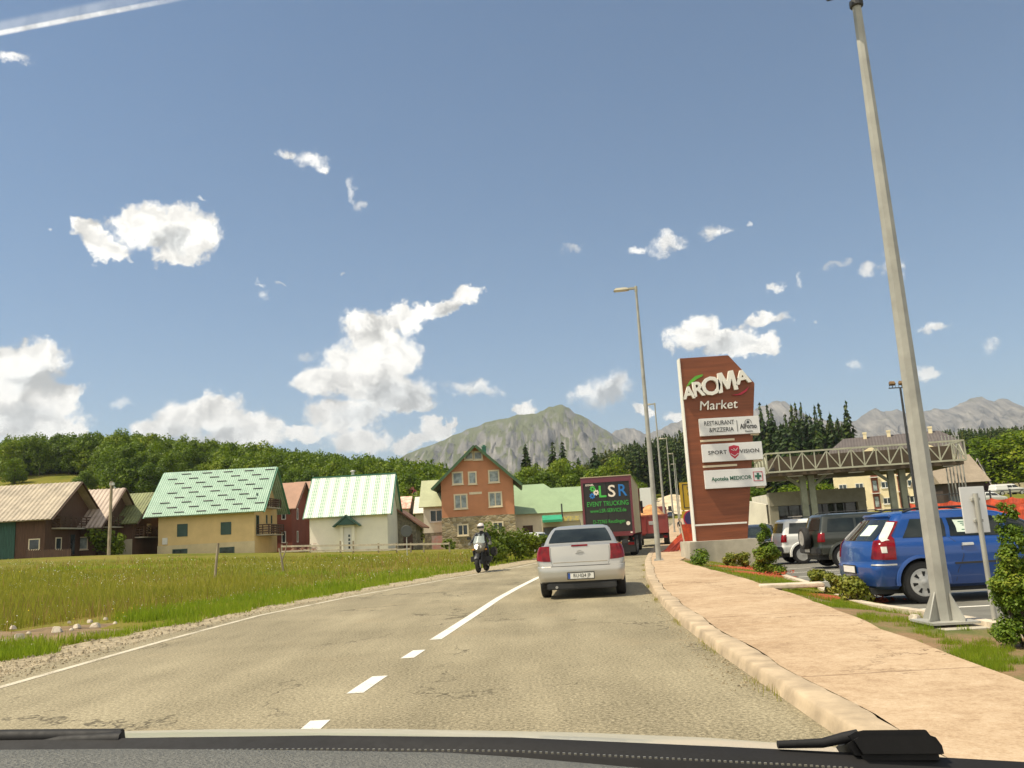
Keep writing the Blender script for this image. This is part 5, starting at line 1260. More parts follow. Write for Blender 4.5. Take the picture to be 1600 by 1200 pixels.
def wr(par, body, x, z, size, m, **k): return text_mesh('lettering', body, size, m, par, (x, -.164, z), **k)
o, a, c, zt, h = panel(1091, 656, 1183.5, 649.5, 27); w = c - a
wr(o, 'RESTAURANT', a + w * .325, zt - h * .30, .25, m_black, fit=w * .50); wr(o, '&PIZZERIA', a + w * .355, zt - h * .70, .25, m_black, fit=w * .41)
MB().bb(a + w * .62, a + w * .628, -.168, -.161, zt - h * .85, zt - h * .2).build('divider', m_black, o)
wr(o, 'AlForno', a + w * .81, zt - h * .58, .27, m_black, fit=w * .28, bold=.006); wr(o, 'Pizzeria', a + w * .81, zt - h * .86, .09, m_black, sx=1.1)
rg_ = MB(); cxm, czm = a + w * .81, zt - h * .34
for k in range(15):
    t0, t1 = math.pi * (-.1 + 1.2 * k / 15), math.pi * (-.1 + 1.2 * (k + 1) / 15); rr = .13
    rg_.bar((cxm + rr * math.cos(t0), -.166, czm + rr * math.sin(t0) - .02), (cxm + rr * math.cos(t1), -.166, czm + rr * math.sin(t1) - .02), .012, .018, up=(0, 1, 0))
rg_.prism([(cxm - .05, czm - .05), (cxm - .015, czm - .05), (cxm - .0, czm - .02), (cxm + .015, czm - .05), (cxm + .05, czm - .05), (cxm + .045, czm + .01), (cxm, czm + .07), (cxm - .045, czm + .01)], -.17, -.161, 'xz'); rg_.build('flame_emblem', m_black, o)
s = MB(); q0 = pp(1094, 689.5); q1 = pp(1147, 686); s.bb(q0[0], q1[0], -.06, -.003, q0[1] - .04, q0[1] + .04); s.build('slat', m_cream, root)
o, a, c, zt, h = panel(1095, 696, 1188, 689.5, 27.5); w = c - a
wr(o, 'SPORT', a + w * .25, zt - h * .50, .21, m_black, fit=w * .31, space=1.1, bold=.002); wr(o, 'VISION', a + w * .785, zt - h * .50, .21, m_black, fit=w * .32, space=1.1, bold=.002)
cxm, czm = a + w * .53, zt - h * .48
sh = [(-.2, .2), (0, .25), (.2, .2), (.21, .02), (.15, -.16), (0, -.29), (-.15, -.16), (-.21, .02)]
MB().prism([(cxm + px_, czm + pz_) for px_, pz_ in sh], -.170, -.161, 'xz').build('shield_emblem', m_red, o)
em = MB()
for (s_, z_, tt) in ((1, -.05, .03),):
    em.bar((cxm - .15, -.172, czm - .08), (cxm, -.172, czm - .19), .02, .03, up=(0, 1, 0)); em.bar((cxm, -.172, czm - .19), (cxm + .15, -.172, czm - .08), .02, .03, up=(0, 1, 0))
em.bar((cxm - .12, -.172, czm + .08), (cxm + .0, -.172, czm + .03), .02, .045, up=(0, 1, 0)); em.bar((cxm - .02, -.172, czm + .12), (cxm + .06, -.172, czm + .03), .02, .04, up=(0, 1, 0)); em.bar((cxm + .06, -.172, czm + .03), (cxm + .14, -.172, czm + .13), .02, .035, up=(0, 1, 0))
em.build('shield_device', m_panel, o)
s = MB(); q0 = pp(1098, 729.5); q1 = pp(1151, 726); s.bb(q0[0], q1[0], -.06, -.003, q0[1] - .04, q0[1] + .04); s.build('slat', m_cream, root)
o, a, c, zt, h = panel(1099, 736, 1193, 730.5, 28); w = c - a
wr(o, 'Apoteka MEDICOR', a + w * .435, zt - h * .50, .215, m_dgreen, fit=w * .66, bold=.004)
cxm, czm = a + w * .875, zt - h * .46; fr = MB(); q = .185
for (x0, x1, z0, z1) in ((-q, q, q - .022, q), (-q, q, -q, -q + .022), (-q, -q + .022, -q + .022, q - .022), (q - .022, q, -q + .022, q - .022)): fr.bb(cxm + x0, cxm + x1, -.169, -.161, czm + z0, czm + z1)
fr.build('cross_border', m_red, o); cr = MB().bb(cxm - .045, cxm + .045, -.169, -.161, czm - .13, czm + .13).bb(cxm - .125, cxm - .047, -.169, -.161, czm - .045, czm + .045).bb(cxm + .047, cxm + .125, -.169, -.161, czm - .045, czm + .045); cr.build('cross_emblem', m_dgreen, o)
# big letters, each turned and sized as they climb
for ch, u, v, size, tilt, sx_ in (('A', 1075, 615.5, .66, 4, .95), ('R', 1089, 610, .80, 6, .95), ('O', 1109.5, 605.5, 1.02, 6, .95), ('M', 1134.5, 597, .95, 9, .98), ('A', 1158.5, 591, .74, 10, 1.15)):
    x_, z_ = pp(u, v)
    if ch == 'M':
        mb = MB(); mb.M = Matrix.Translation((x_, -.09, z_)) @ Matrix.Rotation(R(-tilt), 4, 'Y'); w_, h_ = .80, .80
        mb.prism([((a - .5) * w_ + .06 * (b - .5), (b - .5) * h_) for a, b in ((.0, 0), (.20, 0), (.25, .60), (.43, .12), (.57, .12), (.75, .60), (.80, 0), (1.0, 0), (.90, 1), (.68, 1), (.5, .50), (.32, 1), (.10, 1))], -.07, .07, 'xz'); mb.build('letter', m_letter, root); continue
    text_mesh('letter', ch, size, m_letter, root, (x_, -.09, z_), rot=(R(90), R(-tilt), 0), ext=.07, bold=(.008 if ch == 'M' else .024), sx=sx_, shear=.06)
x_, z_ = pp(1121, 633.5); text_mesh('letter', 'Market', .52, m_letter, root, (x_, -.05, z_), rot=(R(90), R(-.5), 0), ext=.04, bold=0, shear=.15, fit=1.52)
def leaf(us, m):
    pts = [pp(u, v) for u, v in us]; MB().prism(pts, -.06, -.003, 'xz').build('leaf_emblem', m, root)
leaf([(1072, 605), (1078, 595), (1086, 588), (1098, 585), (1097, 588), (1088, 593), (1080, 599)], m_green)
leaf([(1143, 617.5), (1153, 616), (1163, 610), (1170, 604), (1166, 611.5), (1158, 617), (1150, 618)], m_red)
b0 = G(1080, 884, .08); bx0 = P(1079, 870, Yp - .6).x - 7.8; bx1 = P(1196, 860, Yp - .6).x - 7.8
MB().bb(bx0, bx1, -.7, 1.3, -.7, .62).build('concrete_base', pm('pylon_concrete', (.44, .40, .31), .9, var=.16, vscale=1.2, bump=.3), root, bevel=.02)
# -- striped works fence, netting, yellow board, blue disc by the pylon
m_orange = pm('orange_plastic_net', (.58, .075, .02), .6, var=.3, vscale=3, col2=(.25, .035, .015))
Y = 38; x0 = P(1070, 820, Y).x; x1 = P(1086.5, 820, Y).x; zt = P(1072, 819, Y).z; zb_ = P(1078, 848, Y).z
root = empty('site_barrier', (x0, Y, 0), 0, 'upright orange red barrier panel just left of the pylon foot', 'barrier')
MB().prism([(0, zb_), (x1 - x0, zb_), (x1 - x0 - .05, zt), (-.2, zt)], 0, .05, 'xz').build('panel', m_orange, root); MB().bar((-.02, .02, 0), (-.2, .02, zt + .1), .05).bar((x1 - x0 + .03, .02, 0), (x1 - x0, .02, zt + .1), .05).build('frame', m_cream, root)
root = empty('netting_heap', (P(1062, 845, 42).x, 42, .1), 0, 'slumped red netting leaning on bars beside the orange barrier', 'netting'); mb = MB(); r = np.random.default_rng(8)
for k in range(16): xx = -.9 + k * .085; mb.bar((xx + r.uniform(-.05, .05), r.uniform(-.2, .2), 0), (.15 + k * .05, r.uniform(.1, .4), .5 + k * .065), .035, .03)
mb.build('bars', pm('dull_red_bars', (.40, .06, .04), .6, var=.25), root); MB().add([(-.75, .3, .05), (.7, .3, .05), (.75, .5, 1.45), (.25, .5, .9), (-.2, .45, .55)], [(0, 1, 2, 3, 4)]).add([(-.75, .33, .05), (.7, .33, .05), (.75, .53, 1.45), (.25, .53, .9), (-.2, .48, .55)], [(4, 3, 2, 1, 0)]).build('net', m_orange, root)
Y = 44; xa = P(1064, 780, Y).x; zt = P(1064, 754, Y).z; zb_ = P(1072, 797, Y).z; m_yel = pm('ochre_yellow_board', (.52, .33, .02), .55, var=.08)
root = empty('yellow_board', (xa, Y, .0), 0, 'large ochre yellow direction board half hidden behind the pylon', 'sign')
MB().bb(-.02, 2.3, 0, .05, zb_, zt).build('board', m_yel, root); fr = MB(); fr.bb(.12, 2.2, -.012, -.002, zt - .13, zt - .09); fr.bb(.12, .16, -.012, -.002, zb_ + .1, zt - .13); fr.bb(.16, 2.2, -.012, -.002, zb_ + .1, zb_ + .14); fr.build('border', m_black, root)
MB().bar((.1, .1, 0), (.1, .1, zt), .09).bar((2.1, .1, 0), (2.1, .1, zt), .09).build('posts', m_galv, root); MB().bb(-.02, 2.3, 0, .05, zb_ - .42, zb_ - .05).build('lower_board', m_yel, root)
for body, zz in (('N', zt - .32), ('C', zt - .62)): text_mesh('lettering', body, .26, m_black, root, (.44, -.008, zz), ext=.004)
Y = 40; q = P(1081, 810, Y); root = empty('round_sign', (q.x, Y, 0), 0, 'round dark blue sign with red rim half hidden by the pylon', 'sign')
MB().lathe([(.34, -.01), (.34, .01)], (0, 0, q.z), 'y', 28).build('disc', pm('dark_blue_sign', (.045, .03, .12), .5), root); MB().lathe([(.40, .012), (.40, .03)], (0, 0, q.z), 'y', 28).build('rim', m_red, root); MB().tube([(0, .06, 0), (0, .06, q.z + .3)], .035, 8).build('post', m_galv, root)
# -- white sign from behind, at the right edge
x, y = G(1556, 980, .03); root = empty('sign_post', (x, y, .08), R(8), 'white panel on a grey post seen from behind beside the thuja', 'sign')
MB().tube([(0, 0, -.1), (0, 0, 1.42)], .027, 10).build('post', m_galv, root, smooth=50); MB().bb(-.17, .14, .03, .042, .98, 1.50).build('panel', m_panel, root, bevel=.004); MB().bb(-.05, .05, .0, .03, 1.1, 1.13).bb(-.05, .05, .0, .03, 1.34, 1.37).build('clamp', m_galv, root)
x, y = G(1240, 917, .08); o = MB().box((0, 0, .03), (1.15, .5, .07)).build('concrete_slab', m_pkerb, bevel=.015); o.location = (x - .05, y, .08); o.rotation_euler = (0, 0, R(-12)); tag(o, 'narrow concrete slab lying in the lawn left of the golden shrubs', 'slab')

# -- filling station canopy: truss frame on concrete columns
m_truss = pm('pale_green_grey_steel', (.40, .39, .28), .6, metal=.1, var=.1); m_soffit = pm('brown_soffit', (.085, .06, .035), .8, var=.15, vscale=1.5); m_col = pm('greenish_concrete', (.27, .28, .20), .9, var=.15, vscale=1.5)
A = P(1197, 713, 63); B = P(1505, 684, 60.5); H0 = 4.85; H1 = (A.z + B.z) / 2
root = empty('canopy', (A.x, A.y, 0), math.atan2(B.y - A.y, B.x - A.x), 'filling station canopy with pale truss edge on paired concrete columns', 'canopy')
Lc = (Vector((B.x, B.y)) - Vector((A.x, A.y))).length; Dc = 9
def truss(p, d, L, n):
    mb = MB(); dv = Vector(d)
    a0 = Vector(p)
    for z_ in (H0 + .06, H1): mb.bar(a0 + Vector((0, 0, z_)), a0 + dv * L + Vector((0, 0, z_)), .12)
    for k in range(n + 1): q = a0 + dv * (L * k / n); mb.bar(q + Vector((0, 0, H0 + .12)), q + Vector((0, 0, H1 - .06)), .08)
    for k in range(n):
        q = a0 + dv * (L * k / n); e = a0 + dv * (L * (k + 1) / n); za, zb_ = (H0 + .12, H1 - .06) if k % 2 == 0 else (H1 - .06, H0 + .12)
        mb.bar(q + Vector((0, 0.0, za)), e + Vector((0, 0.0, zb_)), .07)
    return mb
truss((0, 0, 0), (1, 0, 0), Lc, 16).build('front_truss', m_truss, root); truss((0, .1, 0), (0, 1, 0), Dc, 8).build('side_truss', m_truss, root); truss((Lc, .1, 0), (0, 1, 0), Dc, 8).build('side_truss', m_truss, root); truss((0, Dc + .2, 0), (1, 0, 0), Lc, 16).build('back_truss', m_truss, root)
MB().bb(.15, Lc - .15, .15, Dc, H0 - .25, H0 - .02).bb(.6, Lc - .6, .9, Dc - .6, H0, H1 - .25).build('roof_deck', m_soffit, root)
for k in range(6): MB().bb(1.5 + k * 2.2, 2.6 + k * 2.2, .8, .95, H0 - .32, H0 - .253).build('soffit_light', m_panel, root)
for u in (1259, 1272, 1402, 1419):
    xx = (P(u, 800, 63.6 if u < 1300 else 62.4).x - A.x) * 1.012; mb = MB(); mb.bb(xx - .23, xx + .23, 1.97, 2.43, -.6, H0 - .253); mb.build('column', m_col, root, bevel=.02)
for u, s_ in ((1259, -1), (1272, 1), (1402, -1), (1419, 1)):
    xx = (P(u, 800, 63.6 if u < 1300 else 62.4).x - A.x) * 1.012; MB().bar((xx + s_ * .1, 2.2, H0 - 1.1), (xx + s_ * 1.2, 2.2, H0 - .2), .22, .22).build('strut', m_col, root)
# shop below
Y = 71; xa = P(1205, 790, Y).x; xb = P(1364, 790, Y - 2).x; h = P(1290, 765, Y).z
root = empty('station_shop', (xa, Y, 0), R(-3), 'low grey filling station shop with dark glass front under the canopy', 'building'); w_ = xb - xa; m_fascia = pm('grey_fascia', (.36, .33, .25), .8, var=.08); m_sidew = plaster('white_side_plaster', (.62, .58, .47))
MB().bb(0, w_, .5, 7, -.7, h - .1).build('wall', m_sidew, root); MB().bb(-.15, w_ + .15, -.1, .48, h - 1.15, h).build('fascia', m_fascia, root); MB().bb(-.15, .55, -.02, .47, -.7, h - 1.16).build('pier', m_fascia, root); MB().bb(w_ - .55, w_ + .15, -.02, .47, -.7, h - 1.16).build('pier', m_fascia, root)
gl = MB().bb(.57, w_ - .57, .36, .47, -.6, h - 1.17).build('shop_window', glassmat('shop_glass', (.03, .035, .025), .03), root); ml = MB()
for k in range(1, 7): xx = .57 + (w_ - 1.14) * k / 7; ml.bb(xx - .05, xx + .05, .28, .36, 0, h - 1.17)
ml.build('mullion', m_darkmetal, gl)
MB().add([(-.1, .5, 2.7), (-2.0, 6, 3.6), (-2.0, 6, -.1), (-.1, .5, -.1)], [(0, 1, 2, 3)]).add([(-.3, .5, 2.7), (-2.2, 6, 3.6), (-2.2, 6, -.1), (-.3, .5, -.1)], [(3, 2, 1, 0)]).add([(-.1, .5, 2.7), (-2.0, 6, 3.6), (-2.2, 6, 3.6), (-.3, .5, 2.7)], [(3, 2, 1, 0)]).build('side_wall', m_sidew, root)
for (u, v, lab) in ((1176, 808, 'pale stack of stone by the pylon edge'),):
    pass
x = P(1183, 818, 66).x; mb = MB(); r = np.random.default_rng(6)
for k in range(40): rock(mb, (r.uniform(-1.2, 1.2), r.uniform(-.4, .4), r.uniform(.1, 1.0)), .28, r)
o = mb.build('stone_pile', m_stone); o.location = (x, 66, 0); tag(o, 'pile of pale rubble on the grass right of the pylon', 'rubble')
# -- hotel block
m_hotel = plaster('cream_hotel_plaster', (.80, .68, .44), .06); m_slate = roofmat('dark_slate_roof', (.115, .095, .085), rough=.6, rowsz=.4, wave=.5); m_redbay = plaster('red_brown_bay', (.22, .075, .05), .1)
Y = 150; xa = P(1303, 760, Y).x; zb = Z(xa + 8, Y); w_ = 21.0
He = P(1310, 704, Y).z - zb; Hr = P(1395, 679, Y + 1).z - zb
root = empty('hotel', (xa, Y, zb), R(-22), 'long cream hotel block with dark slate mansard roof behind the canopy', 'building')
MB().bb(0, w_, 0, 11, -1, He - 2.3).build('wall', m_hotel, root)
MB().add([(-.4, -.4, He - 2.3), (w_ + .4, -.4, He - 2.3), (w_ + .4, 11.4, He - 2.3), (-.4, 11.4, He - 2.3), (-.1, .5, He), (w_ + .1, .5, He), (w_ + .1, 10.5, He), (-.1, 10.5, He), (2.5, 5.5, Hr), (w_ - 2.5, 5.5, Hr)],
         [(0, 1, 5, 4), (1, 2, 6, 5), (2, 3, 7, 6), (3, 0, 4, 7), (4, 5, 9, 8), (5, 6, 9), (6, 7, 8, 9), (7, 4, 8)]).build('roof', m_slate, root)
for k in range(5):
    xx = 1.6 + k * w_ / 5; big = k % 2 == 1 or k == 0
    d = MB(); 
    if k in (1, 3): d.bb(xx - .3, xx + 2.3, -.5, 1.2, He - 2.2, He - .8); d.prism([(xx - .6, He - .8), (xx + 2.6, He - .8), (xx + 1.0, He + .1)], -.7, 2.5, 'xz')
    else: d.bb(xx, xx + 1.2, -.3, 1.2, He - 2.1, He - .9)
    dm = d.build('dormer', m_hotel, root); window(dm, xx + (1.0 if k in (1, 3) else .6), -.5 if k in (1, 3) else -.3, He - 1.5, .9, .9, sill=False, pane=m_win, frame=m_brownw)
for k, xx in enumerate((6.2, 10.2, w_ - 4)): MB().bb(xx - .3, xx + .3, 4.6, 5.2, Hr - .9, Hr + .5).bb(xx - .36, xx + .36, 4.54, 5.26, Hr + .503, Hr + .8).build('chimney', m_hotel, root)
nf = 3; fh = (He - 2.6) / nf
for k in range(3):
    xx = w_ * (.32 + .2 * k); MB().bb(xx - .55, xx + .55, -.12, .0, -1, He - 2.5).build('red_bay', m_redbay, root)
    for f in range(nf): window(root, xx, -.12, fh * (f + .5) + .1, .8, 1.9, sill=False, pane=m_curt, frame=m_brownw); MB().bb(xx - .8, xx + .8, -.6, -.125, fh * f + .1, fh * f + .22).build('balcony_slab', m_white, root)
for f in range(nf):
    for k, fx in enumerate((.07, .20, .40, .60, .80, .95)):
        if k in (2, 3, 4): fx += .0
        window(root, w_ * fx, 0, fh * (f + .55), 1.35, 1.15, mull=2, pane=m_win, fw=.12)
# terrace wall of the hotel's right part
Y = 88; xa = P(1466, 720, Y).x; root = empty('grey_house', (xa, Y, Z(xa, Y)), R(-4), 'grey brown roofed house behind the flagpoles', 'house'); hh = P(1490, 752, Y).z - Z(xa, Y); hr = P(1490, 712, Y + 4).z - Z(xa, Y)
MB().bb(0, 4.2, 0, 7, -1, hh).build('wall', pm('dark_timber_wall', (.06, .04, .03), .8, var=.2), root); MB().add([(-.4, -.5, hh - .2), (4.8, -.5, hh - .2), (4.8, 3.5, hr), (-.4, 3.5, hr), (-.4, 7.5, hh - .2), (4.8, 7.5, hh - .2)], [(0, 1, 2, 3), (3, 2, 5, 4), (1, 5, 2), (0, 3, 4), (0, 4, 5, 1)]).build('roof', roofmat('grey_brown_roof', (.30, .24, .17), rough=.65), root); window(root, 1.2, 0, 1.6, 1.3, 1.8, pane=m_win, frame=m_brownw); window(root, 3.0, 0, 1.6, 1.0, 1.8, pane=m_win, frame=m_brownw)
# dark steep A-frame huts with pale roofs
m_brightroof = pm('bright_metal_roof', (.72, .66, .62), .35, var=.08); m_aframe = pm('dark_red_brown_boards', (.055, .022, .018), .8, var=.25, vscale=3)
for (u, Yh, wpx, v0, v1, rot, lab) in ((1513, 138, 44, 776, 722, -32, 'dark steep A frame hut with pale metal roof edge right of the flagpoles'), (1533, 146, 40, 770, 716, -40, 'second A frame hut with bright pinkish white roof under the big trees')):
    x = P(u, 760, Yh).x; z = P(u, v0, Yh).z - .5; w_ = wpx * Yh / 1300; hh = P(u, v1, Yh).z - z
    root = empty('frame_hut', (x, Yh, z), R(rot), lab, 'hut'); MB().prism([(-w_ / 2, -.5), (w_ / 2, -.5), (0, hh - .15)], .3, 8.7, 'xz').build('gable', m_aframe, root)
    rm = MB()
    for s in (-1, 1): rm.add([(s * (w_ / 2 + .25), 0, -.6), (0, 0, hh + .1), (0, 9, hh + .1), (s * (w_ / 2 + .25), 9, -.6), (s * (w_ / 2 + .05), 0, -.6), (0, 0, hh - .1), (0, 9, hh - .1), (s * (w_ / 2 + .05), 9, -.6)], [(0, 1, 2, 3), (7, 6, 5, 4), (0, 4, 5, 1), (3, 2, 6, 7), (0, 3, 7, 4)])
    rm.build('roof', m_brightroof, root); window(root, 0, .3, 1.3, .9, 1.5, frame=m_brownw, sill=False)
# flagpoles
tops = [(1471,681),(1476.5,681),(1481.5,680.5),(1487,680),(1492,680),(1497,679.5)]
for k, (u, v) in enumerate(tops):
    Yf = 68 - k * .5; q = P(u, v, Yf); zb = 0
    o = MB().lathe([(.07, -.1), (.06, 3), (.04, q.z - .1), (.06, q.z - .08), (.06, q.z)], n=8).build('flagpole', m_galv, smooth=40); o.location = (q.x, Yf, zb)
    tag(o, 'bare slim flagpole without flag in the row before the hotel end', 'flagpole', 'row of six bare flagpoles')
# orange works netting on posts beyond the blue estate
root = empty('works_fence', (0, 0, 0), 0, 'long orange netting fence on thin posts beyond the parked cars at right', 'fence'); Yn = 50
ps = [P(u, 800, Yn - (u - 1430) * .02).x for u in range(1420, 1700, 33)]; nm = MB(); pm_ = MB()
for k, xx in enumerate(ps):
    yy = Yn - k * .6; pm_.bar((xx, yy, -.6), (xx, yy, 2.35), .07)
for k in range(len(ps) - 1):
    y0_, y1_ = Yn - k * .6 - .06, Yn - (k + 1) * .6 - .06; sag = .12
    nm.grid(lambda a, c, k=k, y0_=y0_, y1_=y1_: (ps[k] + (ps[k + 1] - ps[k]) * a, y0_ + (y1_ - y0_) * a - .04 * math.sin(c * 9 + a * 7), .25 + c * (1.65 - sag * 4 * a * (1 - a))), 8, 5)
    nm.grid(lambda a, c, k=k, y0_=y0_, y1_=y1_: (ps[k] + (ps[k + 1] - ps[k]) * a, y0_ + (y1_ - y0_) * a - .02 - .04 * math.sin(c * 9 + a * 7), .25 + c * (1.65 - sag * 4 * a * (1 - a))), 8, 5)
nm.build('netting', m_orange, root, fix=False); pm_.build('posts', m_darkmetal, root)
rl = MB()
for k in range(len(ps) - 1): rl.bar((ps[k], Yn - k * .6, 2.28), (ps[k + 1], Yn - (k + 1) * .6, 2.28), .05)
rl.build('rail', m_darkmetal, root)
# low garden wall with cypresses behind the pickup
Yw = 136; o = MB().bb(0, 36, 0, .4, -2, 1.4).build('garden_wall', plaster('cream_garden_wall', (.55, .47, .30))); xx = P(1553, 765, Yw).x; o.location = (xx, Yw, P(1575, 769, Yw).z); tag(o, 'low cream garden wall behind the white pickup', 'wall')
for k, u in enumerate((1561, 1570, 1578, 1586, 1594)):
    q = P(u, 771, 132); bush('cypress', q.x, 132, q.z - .1, thuja_lobes(1.0, 2.0, rb, 14), 220, .18, pm('dark_reddish_cypress', (.07, .045, .03), .8) if k == 0 else bpy.data.materials['dark_reddish_cypress'], 'small dark pointed cypress in the row before the cream garden wall', 'shrub', 'row of small cypresses by the garden wall')
# ================================================================ vehicles
def paint(name, col, metal=0.0, rough=.28):
    m, t, b = new_mat(name)
    co = t.add('ShaderNodeTexCoord').outputs['Object']
    n = t.noise(co, 2.2, 5, .65); dirt = t.smooth(t.noise(co, 5, 5, .7), .5, .8)
    z = t.add('ShaderNodeSeparateXYZ', {0: co}).outputs[2]
    low = t.math('MULTIPLY', t.math('SUBTRACT', 1.0, t.smooth(z, .15, .6)), t.math('MULTIPLY_ADD', n, .8, .1))
    c = t.mix(t.math('MULTIPLY', dirt, .07), col, tuple(x * .6 + .12 for x in col))
    c = t.mix(t.math('MULTIPLY', low, .30), c, (.22, .17, .10))
    t.l.new(c, b.inputs['Base Color']); b.inputs['Metallic'].default_value = metal; b.inputs['Roughness'].default_value = rough
    b.inputs['Coat Weight'].default_value = .6; b.inputs['Coat Roughness'].default_value = .06
    return m
m_silver = paint('silver_car_paint', (.47, .45, .40), .55, .34); m_blue = paint('metallic_blue_car_paint', (.004, .055, .24), .15, .3)
m_whitecar = paint('white_car_paint', (.68, .67, .62)); m_darkcar = paint('dark_green_grey_car_paint', (.030, .034, .026), .2); m_blackcar = paint('black_car_paint', (.022, .024, .026), .1)
m_greycar = paint('beige_grey_car_paint', (.30, .27, .20), .3)
m_tyre = pm('tyre_rubber', (.022, .021, .020), .9, var=.2, bump=.3, bscale=40); m_rim = pm('wheel_silver', (.50, .49, .46), .4, metal=.5, var=.1); m_plastic = pm('black_plastic', (.025, .025, .025), .6, var=.15)
m_carglass = glassmat('car_window_glass', (.016, .020, .018), .03); m_well = pm('dark_wheel_well', (.008, .008, .008), .9, var=.1)
m_tail, t, b = new_mat('red_tail_lamp'); co = t.add('ShaderNodeTexCoord').outputs['Object']
t.l.new(t.ramp(t.noise(co, 7, 2, .5), [(.35, (.10, .001, .003)), (.7, (.26, .004, .008))]), b.inputs['Base Color']); b.inputs['Roughness'].default_value = .15; b.inputs['Specular IOR Level'].default_value = .25; b.inputs['Coat Weight'].default_value = .25
m_clearlamp = pm('clear_lamp', (.62, .60, .54), .12, var=.1, vscale=12); m_platew = pm('plate_white', (.74, .73, .66), .4, var=.03); m_plateb = pm('plate_blue', (.02, .07, .30), .4, var=.03)
m_paper = pm('pale_paper', (.62, .70, .58), .7, var=.05); m_seat = pm('seat_cloth', (.05, .05, .05), .9)

